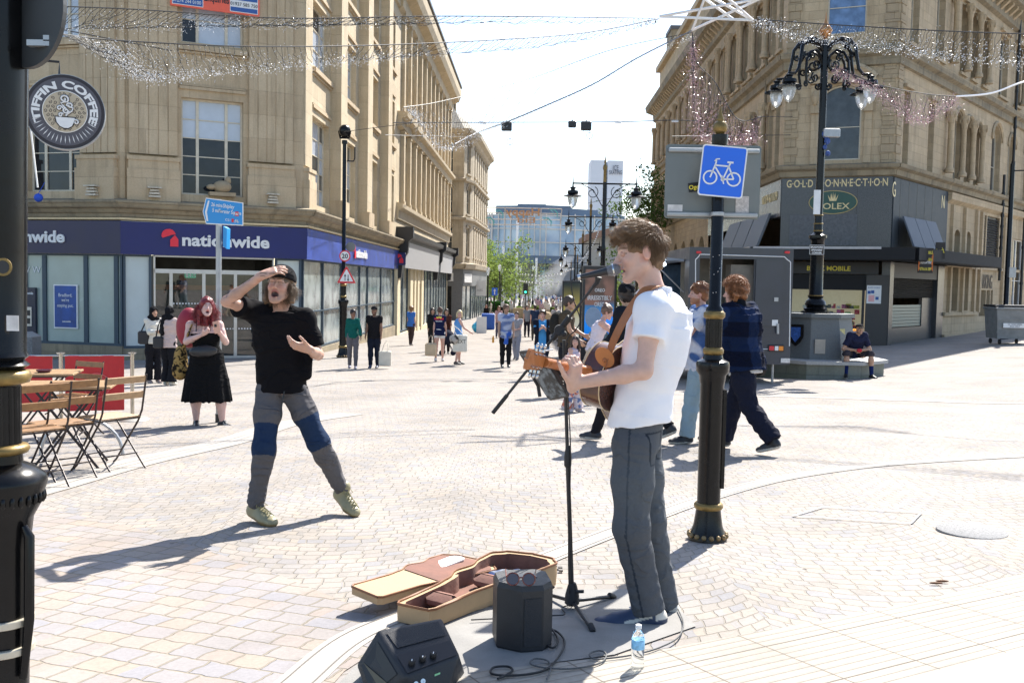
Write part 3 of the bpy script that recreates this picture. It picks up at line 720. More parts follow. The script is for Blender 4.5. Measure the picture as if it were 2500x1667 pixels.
mb=MB();FC.box(mb,ua+.05,ua+W_*.36,zbm+.05,zbm+H_-.05,.2,.212);mb.build('board_panel',m_white,bd,smooth=0)
mb=MB();FC.box(mb,ua+.07,ua+W_*.36-.02,zbm+.07,zbm+H_-.05,.212,.218);mb.build('board_panel',m_bblue,bd,smooth=0)
mb=MB();FC.box(mb,ub-W_*.34,ub-.05,zbm+.05,zbm+H_-.05,.2,.212);mb.build('board_panel',m_white,bd,smooth=0)
mb=MB();FC.box(mb,ub-W_*.34+.02,ub-.07,zbm+.07,zbm+.2,.212,.218);FC.box(mb,ub-W_*.34+.02,ub-.07,zbm+.42,zbm+H_-.05,.212,.218);mb.build('board_panel',m_bblue,bd,smooth=0)
text('lettering','01274 244 0100',m_white,bd,FC.p(ua+W_*.18,zbm+.12,.22),FC.d,(0,0,1),.15,ext=.002,width=W_*.31)
text('lettering','Enquiries',m_black,bd,FC.p(ua+W_*.51,zbm+.27,.204),FC.d,(0,0,1),.3,bold=.02,ext=.002,width=W_*.28)
text('lettering','01937 585 750',m_black,bd,FC.p(ub-W_*.18,zbm+.25,.22),FC.d,(0,0,1),.15,ext=.002,width=W_*.31)
text('lettering','Williams',m_white,bd,FC.p(ub-W_*.18,zbm+.52,.22),FC.d,(0,0,1),.2,bold=.02,ext=.002,width=W_*.25)
# pilastered building further down the left side
pil=thing('pilastered_building','long warm stone building with two storeys of tall narrow pilasters beyond the bank','building',(-6.4,60,gz(-6,60)))
Z1,Z2,Z3,Z4=ZC+4.2,ZC+8.4,ZC+9.3,ZC+14.6
n=11;st=(FS2.L-2.2)/n;ops=[]
for i in range(n):
 a=1.6+i*st;ops+=[(a+.45,a+st-.35,Z1+.5,Z2-.35),(a+.45,a+st-.35,Z3+.3,Z4-.2,.35)]
wall(FS2,pil,0,FS2.L,ZC+1.7,ZTOP+.3,ops,m_tan2,depth=.45)
for i,o_ in enumerate(ops):
 if i%2==0:window(FS2,pil,*o_[:4],o=-.42,cols=(1,),rows=2,gm=m_gblind if i%4 else m_tan2,fm=m_wframe)
 else:
  mb=MB();FS2.box(mb,o_[0],o_[1],o_[2],o_[3]+.35,-.44,-.4);mb.build('blind_window',m_tan2,pil,uv=True,smooth=0)
for i in range(n+1):
 a=1.6+i*st;mb=MB();FS2.box(mb,a-.22,a+.22,Z1+.3,Z2,0,.22);FS2.box(mb,a-.28,a+.28,Z1+.1,Z1+.3,0,.27);FS2.box(mb,a-.27,a+.27,Z2-.12,Z2+.02,0,.26)
 mb.mark();FS2.box(mb,a-.2,a+.2,Z3+.2,Z4+.1,0,.2);FS2.box(mb,a-.26,a+.26,Z3,Z3+.2,0,.26);FS2.box(mb,a-.25,a+.25,Z4+.1,Z4+.3,0,.25)
 if i<3:mb.ball(FS2.p(a,Z3-.2,.35),(.28,.28,.42),8,6)
 mb.each('pilaster',m_tan2,pil,uv=True,smooth=0)
mb=MB()
FS2.molding(mb,0,FS2.L,[(0,ZC+3.4),(.1,ZC+3.45),(.15,ZC+3.9),(.35,ZC+4.05),(.38,ZC+4.25),(0,ZC+4.35)]);mb.mark();FS2.molding(mb,0,FS2.L,[(0,Z2+.02),(.25,Z2+.1),(.28,Z2+.5),(.55,Z2+.62),(.58,Z2+.8),(0,Z3)])
mb.mark();FS2.molding(mb,0,FS2.L,[(.0,ZTOP-1.25),(.25,ZTOP-1.1),(.3,ZTOP-.55),(.8,ZTOP-.35),(.95,ZTOP+.05),(1.0,ZTOP+.55),(.8,ZTOP+.6),(.8,ZTOP+.78),(0,ZTOP+.8)])
mb.each('cornice',m_tan2,pil,uv=True,smooth=0)
mb=MB();FS2.box(mb,0,FS2.L,ZTOP+.78,ZTOP+.95,.1,1.06);mb.build('gutter',m_lead,pil,smooth=0)
roof_slab([FS2.p(0,0),FS2.p(FS2.L,0),FS2.p(FS2.L,0,-18),FS2.p(0,0,-18)],ZTOP+.8,m_lead,pil)
mb=MB();mb.quad(FS2.p(FS2.L,-3),FS2.p(FS2.L,-3,-15),FS2.p(FS2.L,ZTOP+.8,-15),FS2.p(FS2.L,ZTOP+.8));mb.build('wall',m_tan2,pil,uv=True,smooth=0)
gS=gz(-6,60)
m_creamr=mat('cream_render',(.62,.53,.36),.8,var=.1);m_fgrey=mat('grey_fascia_board',(.36,.36,.37),.5);m_darkw=mat('black_wood',(.02,.02,.022),.5)
mb=MB();FS2.molding(mb,.3,20,[(0,ZC+1.3),(.35,ZC+1.5),(.45,ZC+2.4),(.75,ZC+2.5),(.8,ZC+2.75),(0,ZC+3.0)]);mb.mark();FS2.molding(mb,20.6,FS2.L,[(0,ZC+1.3),(.35,ZC+1.5),(.45,ZC+2.4),(.75,ZC+2.5),(.8,ZC+2.75),(0,ZC+3.0)])
mb.each('shop_cornice',m_darkw,pil,smooth=0)
for a,b in((.8,19.5),(21,FS2.L-.4)):
 mb=MB();FS2.molding(mb,a,b,[(.3,ZC+.75),(.42,ZC+.75),(.52,ZC+2.2),(.36,ZC+2.2)]);mb.build('fascia',m_fgrey,pil,smooth=0)
mb=MB()
for u in(.25,20.1,FS2.L-.2):mb.mark().prism([(0,-1.0),(.3,-.9),(.4,.1),(.65,.5),(.7,1.1),(.95,1.3),(.95,1.9),(0,1.9)],FS2.p(u-.22,ZC+1.1),FS2.n,(0,0,1),FS2.d*.44)
mb.each('scroll_bracket',m_darkw,pil,smooth=0)
mb=MB()
for a,b in((0,1.1),(5.6,6.8),(7.6,8.4),(9.3,10.2),(11.4,12.6)):FS2.box(mb.mark(),a,b,GB-1.2,ZC+1.0,-.1,.12)
FS2.box(mb.mark(),6.8,11.4,ZC-.1,ZC+1.0,-.1,.06)
mb.each('pier',m_creamr,pil,smooth=0)
shop(FS2,[(1.1,3.3,m_gst),(3.3,5.6,m_gst),(6.8,7.6,m_creamr),(8.4,9.3,m_creamr),(10.2,11.4,m_creamr)],gS+.2,ZC+.9,pil,o=-.1)
shop(FS2,[(12.6+i*2.05,12.6+(i+1)*2.05,m_gst)for i in range(9)],gS,ZC+.9,pil,o=-.1)
mb=MB();FS2.box(mb,0,FS2.L,GB-1.6,gS+.12,-.3,.06);mb.build('plinth',m_creamr,pil,smooth=0)
# chimneyed corner building
HB=ZC+13.6
FA=FR((-8.5,88.2),(-4.62,88.0));FB=FR((-4.62,88.0),(-3.9,91.0));FD=FR((-3.9,91.0),(-3.0,108))
chb=thing('chimney_building','grey-buff Victorian building with slate roof and chimney at the street bend','building',(-5,90,gz(-5,90)))
lev=[(ZC+2.4,ZC+5.0),(ZC+6.3,ZC+8.4),(ZC+10.0,ZC+12.4)]
m_chb=stone_mat('grey_buff_stone',(.44,.37,.26),(.54,.46,.34),(.37,.31,.23),.9,.4,.4)
for fr,wins in((FA,[(1.7,2.9)]),(FB,[(1.0,2.1)]),(FD,[(.9+i*2.35,1.9+i*2.35)for i in range(7)])):
 ops=[(a,b,z0,z1,.45 if j>0 else 0)for a,b in wins for j,(z0,z1)in enumerate(lev)]
 wall(fr,chb,0,fr.L,ZC+1.2,HB,ops,m_chb,depth=.3)
 for o_ in ops:window(fr,chb,*o_[:4],o=-.2,rows=2,rise=o_[4],gm=m_gmid)
 mb=MB()
 for o_ in ops:
  mb.mark();pts=arc_pts(o_[0]-.18,o_[1]+.18,o_[3]+.05,(o_[4]or .12)+.15)
  for i in range(len(pts)-1):mb.tube([fr.p(*pts[i],.05),fr.p(*pts[i+1],.05)],.08,4,cap=False)
  fr.box(mb,o_[0]-.2,o_[1]+.2,o_[2]-.2,o_[2]-.04,0,.14)
 mb.each('sill',m_chb,chb,uv=True,smooth=0)
for prof,nm in(([(0,ZC+1.2),(.3,ZC+1.3),(.4,ZC+1.7),(0,ZC+1.8)],'ledge'),([(0,ZC+5.6),(.3,ZC+5.7),(.32,ZC+5.9),(0,ZC+6.0)],'ledge'),([(0,ZC+9.1),(.25,ZC+9.2),(.28,ZC+9.4),(0,ZC+9.5)],'ledge'),([(0,HB-.8),(.2,HB-.6),(.3,HB-.4),(.65,HB-.15),(.7,HB+.2),(0,HB+.3)],'cornice')):
 mb=MB();FA.molding(mb,0,FA.L,prof,0,.6);FB.molding(mb,0,FB.L,prof,.6,.1);FD.molding(mb,0,FD.L,prof,.1,0);mb.build(nm,m_chb,chb,uv=True,smooth=0)
mb=MB();R_=[FA.p(0,HB+.25,.5),FA.p(FA.L,HB+.25,.5),FD.p(0,HB+.25,.5),FD.p(FD.L,HB+.25,.5)]
T_=[FA.p(0,HB+3.4,-3.5),FA.p(FA.L-1.8,HB+3.4,-3.5),FD.p(1.5,HB+3.4,-2.8),FD.p(FD.L,HB+3.4,-2.8)]
for i in range(3):mb.quad(R_[i],R_[i+1],T_[i+1],T_[i])
mb.add(T_+[FD.p(FD.L,HB+3.4,-12)],[[0,1,2,3,4]]);mb.build('roof',mat('stone_slates',(.22,.2,.16),.85,var=.3,nscale=8,bump=.6,bscale=6),chb,smooth=0)
mb=MB();c_=P(1097,262,93);mb.box(c_+Vector((0,0,-.6)),(1.3,1.1,2.8));mb.box(c_+Vector((0,0,.9)),(1.55,1.3,.3));mb.build('chimney',m_dirty,chb,uv=True,smooth=0)
mb=MB();mb.quad(FD.p(FD.L,-3),FD.p(FD.L,-3,-12),FD.p(FD.L,HB,-12),FD.p(FD.L,HB));mb.build('wall',m_chb,chb,uv=True,smooth=0)
gD=gz(-4,90);m_sgrey=mat('grey_shopfront',(.14,.145,.15),.6,var=.15)
mb=MB();FA.box(mb,0,1.3,gD-1,ZC+1.2,-.3,.05);FA.box(mb,1.3,2.9,ZC-.35,ZC+1.2,-.3,.04);FA.box(mb,2.9,FA.L,gD-1,ZC+1.2,-.3,.05);mb.mark();FB.box(mb,0,FB.L,ZC-.3,ZC+1.2,-.3,.05);FD.box(mb,0,17,ZC-.3,ZC+1.2,-.3,.05);mb.each('shopfront',m_sgrey,chb,smooth=0)
mb=MB();FA.box(mb,1.35,2.85,gD-.5,ZC-.35,-.6,-.5);mb.build('door',m_gdark,chb,smooth=0)
mb=MB();FA.box(mb,.95,3.05,ZC+.1,ZC+.85,.06,.12);s1=mb.build('shop_sign',m_white,chb,smooth=0)
text('lettering','PREMIER VISIONS',m_fgrey,s1,FA.p(2.0,ZC+.42,.125),FA.d,(0,0,1),.26,width=1.7)
mb=MB();FB.box(mb,.3,2.7,ZC+.0,ZC+.8,.06,.12);mb.build('shop_sign',m_white,chb,smooth=0)
shop(FB,[(.1,1.5,m_gst),(1.5,2.95,m_gst)],gD,ZC-.3,chb);shop(FD,[(.1+i*2.1,.1+(i+1)*2.1,m_gst)for i in range(8)],gD-.3,ZC-.3,chb)
mb=MB();c_=P(1212,800,0.1)if False else None
pb=Vector((-3.3,96,ZC-.55));mb.box(pb,(1.3,.12,1.5));s2=mb.build('shop_sign',m_white,chb,smooth=0)
text('lettering','ABS',m_fgrey,s2,pb+Vector((0,-.065,-.3)),(1,0,0),(0,0,1),.35)
bb=P(94,483,29.2);mb=MB();mb.ball(bb,.13);mb.tube([bb+Vector((0,0,.12)),bb+Vector((0,.4,.5))],.01,5)
tag(mb.build('blue_ball',mat('blue_mesh_ball',(.02,.08,.5),.7,bump=1,bscale=60),base=bb),'small round blue ball hanging under the left stone window','ball')
# corner building, right
RL_,RR_=(10.9,39.6),(14.8,38.0)
GC=FR(RL_,RR_);GR=FR(RR_,(RR_[0]+.649*24,RR_[1]+.760*24));GS=FR((11.6,81.0),RL_)
ZT=ZC+14.6
vic=thing('victorian_corner_building','weathered sandstone Victorian building with columns and a dark granite corner shop','building',(13,40,gz(13,38)))
zl1,zl2=ZC+4.75,ZC+9.3
u0,u1=GC.U(1990),GC.U(2084)
ops=[(u0,u1,ZC+5.15,ZC+7.75,.35),(u0+.05,u1+.05,ZC+10.1,ZC+13.2,0)]
wall(GC,vic,0,GC.L,ZC+4.6,ZT,ops,m_sand,depth=.3)
window(GC,vic,u0,u1,ZC+5.15,ZC+7.75,o=-.18,rows=2,rise=.35,gm=m_gmid,fm=m_wframe)
window(GC,vic,u0+.05,u1+.05,ZC+10.1,ZC+13.2,o=-.18,rows=3,gm=glass('sky_glass',(.10,.17,.30)),fm=m_wframe)
mb=MB()
for uu in(u0-.42,u1+.12):
 mb.mark();GC.box(mb,uu,uu+.28,ZC+5.0,ZC+8.15,0,.1);GC.box(mb,uu-.03,uu+.31,ZC+7.0,ZC+8.1,.1,.2);mb.ball(GC.p(uu+.14,ZC+7.6,.22),(.14,.12,.3),8,6)
mb.mark();GC.box(mb,u0-.5,u1+.5,ZC+8.15,ZC+8.3,0,.3)
pts=arc_pts(u0-.5,u1+.5,ZC+8.3,.55)
for i in range(len(pts)-1):mb.tube([GC.p(*pts[i],.15),GC.p(*pts[i+1],.15)],.14,6,cap=False)
mb.each('window_surround',m_sand,vic,uv=True,smooth=0)
mb=MB()
for a in(0.0,GC.L-.55):
 mb.mark();GC.box(mb,a+.04,a+.5,ZC+5.0,ZT-1,0,.02)
 for i in range(26):
  z=ZC+5.0+i*.36
  if abs(z-zl2)<.35:continue
  GC.box(mb,a+(.0 if i%2 else .08),a+.55-(.0 if i%2 else .08),z,z+.33,0,.055)
mb.each('quoins',m_sandr,vic,uv=True,smooth=0)
def colonnette(fr,mb,u,z0,z1,o=.22,r=.13):
 mb.mark()
 mb.lathe(fr.p(u,z0,o),[(r*1.5,0),(r*1.5,.15),(r*1.2,.2),(r,.3),(r*.92,(z1-z0)-.6),(r*1.1,(z1-z0)-.55),(r*1.15,(z1-z0)-.45),(r*1.7,(z1-z0)-.08),(r*1.75,(z1-z0))],10)
 for j in range(6):
  a=j*pi/3;mb.ball(fr.p(u,z1-.2,o)+Vector((cos(a)*r*1.4,sin(a)*r*1.4,0)),(.06,.06,.14),5,4)
def face_r():
 rows=[]
 w1=[(2186,2200),(2247,2261)];arch1=[(2311,2329),(2338,2352),(2361,2372),(2402,2424),(2442,2458),(2482,2494)]
 w2=[(2194,2214),(2256,2276),(2316,2330),(2343,2356),(2370,2382),(2412,2432),(2450,2464),(2484,2498)]
 ops=[(GR.U(a),GR.U(b),ZC+5.05,ZC+7.9,0)for a,b in w1]+[(GR.U(a),GR.U(b),ZC+5.1,ZC+7.6,(GR.U(b)-GR.U(a))/2*.9)for a,b in arch1]
 ops+=[(GR.U(a),GR.U(b),ZC+9.9,ZC+12.9,0)for a,b in w2]
 u=GR.U(2499)+.8
 while u<GR.L-1.5:ops+=[(u,u+.8,ZC+5.1,ZC+7.6,.35),(u,u+.8,ZC+9.9,ZC+12.9,0)];u+=1.7
 wall(GR,vic,0,GR.L,ZC+4.6,ZT,ops,m_sand,depth=.45)
 for o_ in ops:window(GR,vic,*o_[:4],o=-.3,rows=2,rise=o_[4],gm=m_gmid,fm=m_wframe,fw=.05)
 mb=MB()
 for px in(2302,2333,2357,2380):colonnette(GR,mb,GR.U(px,.22),ZC+5.2,ZC+7.9)
 for px in(2304,2336,2362,2388):colonnette(GR,mb,GR.U(px,.22),ZC+9.95,ZC+12.9)
 for px in(2474,):colonnette(GR,mb,GR.U(px,.22),ZC+9.95,ZC+12.9)
 mb.each('column',m_sand,vic,uv=True,smooth=40)
 mb=MB();ma=MB()
 for o_ in ops:
  mb.mark();ma.mark()
  if o_[4]:
   pts=arc_pts(o_[0]-.14,o_[1]+.14,o_[3],o_[4]+.15)
   for i in range(len(pts)-1):ma.tube([GR.p(*pts[i],.04),GR.p(*pts[i+1],.04)],.08,4,cap=False)
  else:GR.box(ma,o_[0]-.15,o_[1]+.15,o_[3]+.12,o_[3]+.26,0,.15)
  GR.box(mb,o_[0]-.1,o_[1]+.1,o_[2]-.15,o_[2]-.03,0,.12)
 mb.each('sill',m_sand,vic,uv=True,smooth=0);ma.each('window_head',m_sand,vic,uv=True,smooth=0)
 mb=MB();GR.box(mb,.04,.45,ZC+5.0,ZT-1,0,.02)
 for i in range(26):
  z=ZC+5.0+i*.36
  if abs(z-zl2)<.35:continue
  GR.box(mb,0 if i%2 else .08,.62 if i%2 else .5,z,z+.33,0,.055)
 mb.each('quoins',m_sandr,vic,uv=True,smooth=0)
face_r()
L_=GS.L
ops=[];N_=15
for i in range(N_):
 c=L_-1.5-i*2.68
 pair=[(c-1.05,c-.35),(c+.1,c+.8)]if i==0 else[(c-.95,c-.25),(c+.15,c+.85)]
 for a,b in pair:ops+=[(a,b,ZC+5.1,ZC+7.5,.33),(a,b,ZC+9.9,ZC+12.6,0)]
wall(GS,vic,0,L_,ZC+4.6,ZT,ops,m_sand,depth=.4)
for o_ in ops:window(GS,vic,*o_[:4],o=-.25,rows=2,rise=o_[4],gm=m_gmid,fm=m_wframe,fw=.05)
mb=MB()
for i in range(N_):
 c=L_-1.5-i*2.68-1.35
 if c<.3:continue
 for dz0,dz1 in((5.2,8.0),(9.95,12.9)):
  colonnette(GS,mb,c,ZC+dz0,ZC+dz1,.22,.14)
  if i in(1,2,3):colonnette(GS,mb,c+.42,ZC+dz0,ZC+dz1,.22,.12)
mb.each('column',m_sand,vic,uv=True,smooth=40)
mb=MB();ma=MB()
for o_ in ops:
 mb.mark();ma.mark()
 if o_[4]:
  pts=arc_pts(o_[0]-.12,o_[1]+.12,o_[3],o_[4]+.14)
  for i in range(len(pts)-1):ma.tube([GS.p(*pts[i],.04),GS.p(*pts[i+1],.04)],.08,4,cap=False)
 else:GS.box(ma,o_[0]-.12,o_[1]+.12,o_[3]+.12,o_[3]+.24,0,.14)
 GS.box(mb,o_[0]-.1,o_[1]+.1,o_[2]-.15,o_[2]-.03,0,.12)
mb.each('sill',m_sand,vic,uv=True,smooth=0);ma.each('window_head',m_sand,vic,uv=True,smooth=0)
tl,tr=tan(radians(33)),tan(radians(-31.5)+radians(0))if False else .55
def band(name,prof,m_):
 mb=MB();GS.molding(mb,0,GS.L,prof,0,.60);GC.molding(mb,0,GC.L,prof,.60,.65);GR.molding(mb,0,GR.L,prof,.65,0);mb.build(name,m_,vic,uv=True,smooth=0)
band('ledge',[(0,ZC+4.45),(.15,ZC+4.5),(.18,ZC+4.7),(.34,ZC+4.78),(.38,ZC+4.92),(0,ZC+5.0)],m_dirty)
band('ledge',[(0,ZC+8.75),(.12,ZC+8.8),(.12,ZC+9.1),(.3,ZC+9.2),(.34,ZC+9.4),(0,ZC+9.5)],m_dirty)
band('cornice',[(0,ZT-1.1),(.2,ZT-1.0),(.25,ZT-.5),(.8,ZT-.3),(.9,ZT+.1),(0,ZT+.3)],m_dirty)
mb=MB()
for i in range(50):bracket(GS,mb.mark(),L_-.5-i*.8,ZT-.3,.25,.7,.6)
for i in range(20):bracket(GR,mb.mark(),.5+i*.8,ZT-.3,.25,.7,.6)
mb.each('cornice_bracket',m_sand,vic,uv=True,smooth=0)
mb=MB();GS.box(mb,0,L_-14,ZT+.3,ZC+17.6,-6,-.25);GS.box(mb,0,L_-14,ZC+17.6,ZC+18.0,-6.3,.1);mb.build('attic',m_sand,vic,uv=True,smooth=0)
mb=MB();GS.box(mb,.3,3.0,ZC+18.0,ZC+20.4,-4.5,-.7);mb.build('chimney',m_dirty,vic,uv=True,smooth=0)
mb=MB();GS.box(mb,.2,3.1,ZC+20.4,ZC+20.7,-4.6,-.6);mb.build('chimney_cap',m_lead,vic,smooth=0)
roof_slab([GS.p(0,0),GS.p(L_,0),GC.p(GC.L,0),GR.p(GR.L,0),(46,81)],ZT+.29,m_lead,vic)
mb=MB();e0,e1=GR.p(GR.L,0),Vector((46,81,0));mb.quad(e0+Vector((0,0,-2)),e1+Vector((0,0,-2)),e1+Vector((0,0,ZT)),e0+Vector((0,0,ZT)))
mb.quad(GS.p(0,-3),GS.p(0,ZT),Vector((46,81,ZT)),Vector((46,81,-3)));mb.build('wall',m_sand,vic,uv=True,smooth=0)
gR=gz(13,38)
zc0,zc1=ZC+1.12,ZC+1.63
ug=GR.U(2300)
mb=MB();GC.box(mb,0,GC.L,zc1-.1,ZC+4.45,-.3,.04)
mb.build('granite_fascia',m_gran,vic,smooth=0)
mb=MB();GR.box(mb,0.03,ug,zc1-.1,ZC+4.42,-.3,.04);mb.build('granite_fascia',mat('slate_cladding',(.030,.040,.050),.6,var=.15),vic,smooth=0)
mb=MB();GS.box(mb,L_-16,L_-.03,zc1+1.3,ZC+4.44,-.3,.04);mb.build('granite_fascia',mat('grey_marble_panel',(.16,.165,.175),.25,var=.25,nscale=3),vic,smooth=0)
mb=MB()
for i in range(5):GR.box(mb.mark(),.75+i*1.0,.77+i*1.0,zc1+.2,ZC+4.4,.04,.046)
for u in(1.4,2.9):GC.box(mb.mark(),u,u+.015,zc1,ZC+4.44,.04,.045)
mb.each('joint_strip',m_black,vic,smooth=0)
mb=MB();GC.box(mb,.35,2.95,zc1+.12,zc1+1.35,.04,.07);mb.build('blank_panel',mat('grained_grey_panel',(.085,.09,.10),.4,var=.35,nscale=10),vic,smooth=0)
for u in(L_-7.6,L_-4.9,L_-2.2):
 mb=MB()
 a,b=u-1.3,u+1.25;zb_,zt_=zc1+.12,zc1+1.5
 mb.hexa([GS.p(a,zb_,.75),GS.p(b,zb_,.75),GS.p(b,zb_,.65),GS.p(a,zb_,.65),GS.p(a,zt_,.25),GS.p(b,zt_,.25),GS.p(b,zt_,.15),GS.p(a,zt_,.15)])
 mb.build('sloping_panel',mat('pale_grey_panel',(.15,.16,.175),.6,var=.1),vic,smooth=0)
for i in range(3):
 a,b=.55+i*1.35,.55+i*1.35+1.3;mb=MB();zb_,zt_=zc1+.1,zc1+1.3
 mb.hexa([GR.p(a,zb_,.75),GR.p(b,zb_,.75),GR.p(b,zb_,.68),GR.p(a,zb_,.68),GR.p(a,zt_,.28),GR.p(b,zt_,.28),GR.p(b,zt_,.22),GR.p(a,zt_,.22)])
 mb.build('sloping_panel',mat('blue_grey_panel',(.085,.10,.13),.6,var=.1),vic,smooth=0)
mb=MB();m_can=mat('canopy_black',(.010,.010,.011),.8,var=.4,nscale=6)
prof=[(-.1,zc0+.05),(1.35,zc0),(1.4,zc0+.05),(1.4,zc1),(-.1,zc1)]
GS.molding(mb,L_-16,L_,prof,0,.60);GC.molding(mb,0,GC.L,prof,.60,.65);GR.molding(mb,0,GR.U(2440,1.4),prof,.65,0);mb.build('canopy',m_can,vic,smooth=0)
mb=MB();pr2=[(1.4,zc1-.07),(1.44,zc1-.07),(1.44,zc1+.02),(1.4,zc1+.02)]
GS.molding(mb,L_-16,L_,pr2,0,.60);GC.molding(mb,0,GC.L*.93,pr2,.60,.0);mb.build('canopy_edge',mat('pale_edge',(.45,.43,.42),.5),vic,smooth=0)
def rtext(fr,s,px0,px1,pyb,o,size,m_,parent=None,bold=.01,**kw):
 u0,u1=fr.U(px0,o),fr.U(px1,o);z=fr.Z(px0,pyb,o)
 return text('lettering',s,m_,parent or vic,fr.p((u0+u1)/2,z,o+.004),fr.d,(0,0,1),size,bold=bold,ext=.012,width=u1-u0,**kw)
m_glet=mat('cream_gold_letters',(.72,.58,.30),.4)
rtext(GC,'G·O·L·D  C·O·N·N·E·C·T·I·O·N',1910,2155,458,.04,.42,m_glet,bold=.015)
uo=(GC.U(1967)+GC.U(2081))/2;zo=GC.Z(2024,494,.04)
mb=MB();mb.prism(circ(.93,40,0,0,.47),GC.p(uo,zo,.042),GC.d,(0,0,1),GC.n*.02);ov=mb.build('oval_sign',mat('sign_gold_rim',(.45,.33,.12),.4),vic,smooth=0)
mb=MB();mb.prism(circ(.90,40,0,0,.44),GC.p(uo,zo,.062),GC.d,(0,0,1),GC.n*.01);mb.build('oval_face',mat('sign_green',(.02,.075,.055),.4),ov,smooth=0)
text('lettering','ROLEX',m_glet,ov,GC.p(uo,zo-.27,.075),GC.d,(0,0,1),.34,bold=.01,width=1.25)
mb=MB();mb.prism([(-.13,0),(-.2,.25),(-.1,.08),(-.08,.32),(-.02,.09),(0,.36),(.02,.09),(.08,.32),(.1,.08),(.2,.25),(.13,0)],GC.p(uo,zo+.05,.073),GC.d,(0,0,1),GC.n*.01);mb.build('crown_emblem',m_glet,ov,smooth=0)
m_yel=mat('yellow_letters',(.75,.62,.06),.5,var=0)
mb=MB();GC.box(mb,.15,GC.L-.4,ZC+.62,zc0-.02,-.02,.05);mb.build('name_board',mat('shop_name_board',(.025,.022,.02),.5),vic,smooth=0)
rtext(GC,'BUZZ MOBILE',1966,2072,660,.05,.26,m_yel,bold=.02)
zs=ZC+.6
m_pier=m_gran2
mb=MB();pa=GC.U(2112);GC.box(mb,pa,GC.L,gR-1,zs,-.3,.03);mb.build('pier',m_pier,vic,smooth=0)
mb=MB();GC.box(mb,0,pa,zs-.62,zs,-.3,-.05);mb.build('roller_shutter_box',m_can,vic,smooth=0)
mb=MB();GC.box(mb,.1,pa,gR-1,gR+.55,-.3,-.02);mb.build('stall_riser',m_can,vic,smooth=0)
sw=MB();
for x in(.08,pa-.14):GC.box(sw,x,x+.1,gR+.55,zs-.62,-.12,-.02)
GC.box(sw,.18,pa-.14,gR+.55,gR+.63,-.12,-.018);shw=sw.build('shop_window',m_black,vic,smooth=0)
mb=MB();mb.quad(GC.p(.18,gR+.6,-.08),GC.p(pa-.14,gR+.6,-.08),GC.p(pa-.14,zs-.62,-.08),GC.p(.18,zs-.62,-.08));mb.build('pane',m_clear,shw,smooth=0)
mb=MB();mb.quad(GC.p(0,gR-.2,-1.3),GC.p(pa,gR-.2,-1.3),GC.p(pa,zs,-1.3),GC.p(0,zs,-1.3));mb.quad(GC.p(pa,gR-.2,-.3),GC.p(pa,zs,-.3),GC.p(pa,zs,-1.3),GC.p(pa,gR-.2,-1.3));mb.quad(GC.p(0,gR+.5,-.1),GC.p(pa,gR+.5,-.1),GC.p(pa,gR+.5,-1.3),GC.p(0,gR+.5,-1.3))
mb.build('interior',mat('lit_shop_interior',(.30,.27,.20),.7,emit=((1,.85,.6),.12)),vic,smooth=0)  # walls and floor emit a weak warm glow in place of shop lighting
rr=random.Random(3);cols_=[(.7,.03,.05),(.05,.4,.08),(.75,.7,.65),(.65,.55,.05),(.08,.1,.5),(.7,.1,.3),(.1,.1,.1)]
for ci,cc in enumerate(cols_):
 mb=MB()
 for _ in range(12):
  mb.mark();u=rr.uniform(.9,pa-.35);z=gR+.62+rr.choice((0,.22,.44,.66,.88));GC.box(mb,u,u+rr.uniform(.08,.22),z,z+rr.uniform(.08,.2),-.5-rr.random()*.4,-.45)
 for _o in mb.each('display_item',mat('display_%s'%('red','green','white','yellow','blue','pink','black')[ci],cc,.4,var=0),vic,smooth=0):pass
mb=MB();GC.box(mb,pa-1.05,pa-.16,gR+.18,gR+.78,-.02,.04);ls=mb.build('phone_repair_sign',m_black,vic,smooth=0)
m_orl=mat('orange_lit_letters',(.9,.35,.05),.5,emit=((1,.4,.06),1.2),var=0)
for i,t_ in enumerate(('MOBILE PHONE','REPAIR','&','UNLOCKING')):text('lettering',t_,m_orl,ls,GC.p(pa-.6,gR+.63-.13*i,.045),GC.d,(0,0,1),.12,bold=.02,ext=.002)
u=GC.U(2132);z0_=GC.Z(2132,741);mb=MB();GC.box(mb,u-.27,u+.27,z0_,z0_+.72,.03,.04);nb=mb.build('notice',m_white,vic,smooth=0)
text('lettering','BUZZ MOBILE',m_bblue,nb,GC.p(u,z0_+.6,.042),GC.d,(0,0,1),.08,width=.45,ext=.001)
mb=MB();
for i,(x,y)in enumerate(((-.18,.38),(-.05,.4),(.12,.15))):GC.box(mb.mark(),u+x-.06,u+x+.06,z0_+y,z0_+y+.12,.04,.043)
mb.each('notice_picture',m_bblue,nb,smooth=0)
mb=MB()
for i in range(6):GC.box(mb,u-.2,u+.02,z0_+.08+.045*i,z0_+.1+.045*i,.04,.042)
mb.build('notice_text',m_logo,nb,smooth=0)
mb=MB();ua,ub=GR.U(2180),ug
GR.box(mb,0.02,.45,gR-1,zc0,-.3,.03);mb.mark();GR.box(mb,ub-.9,ub,gR-1,zc0,-.3,.035);mb.each('pier',m_gran,vic,smooth=0)
mb=MB();GR.box(mb,.45,ub-.9,zs-.1,zc0,-.3,.0);mb.build('lintel',m_gran2,vic,smooth=0)
mb=MB()
for i in range(9):GR.molding(mb,.55,ub-.95,[(-.2,zs-.1-.09*i),(-.13,zs-.13-.09*i),(-.2,zs-.19-.09*i)])
mb.build('roller_shutter',mat('shutter_brown',(.07,.06,.05),.5,.3),vic,smooth=0)
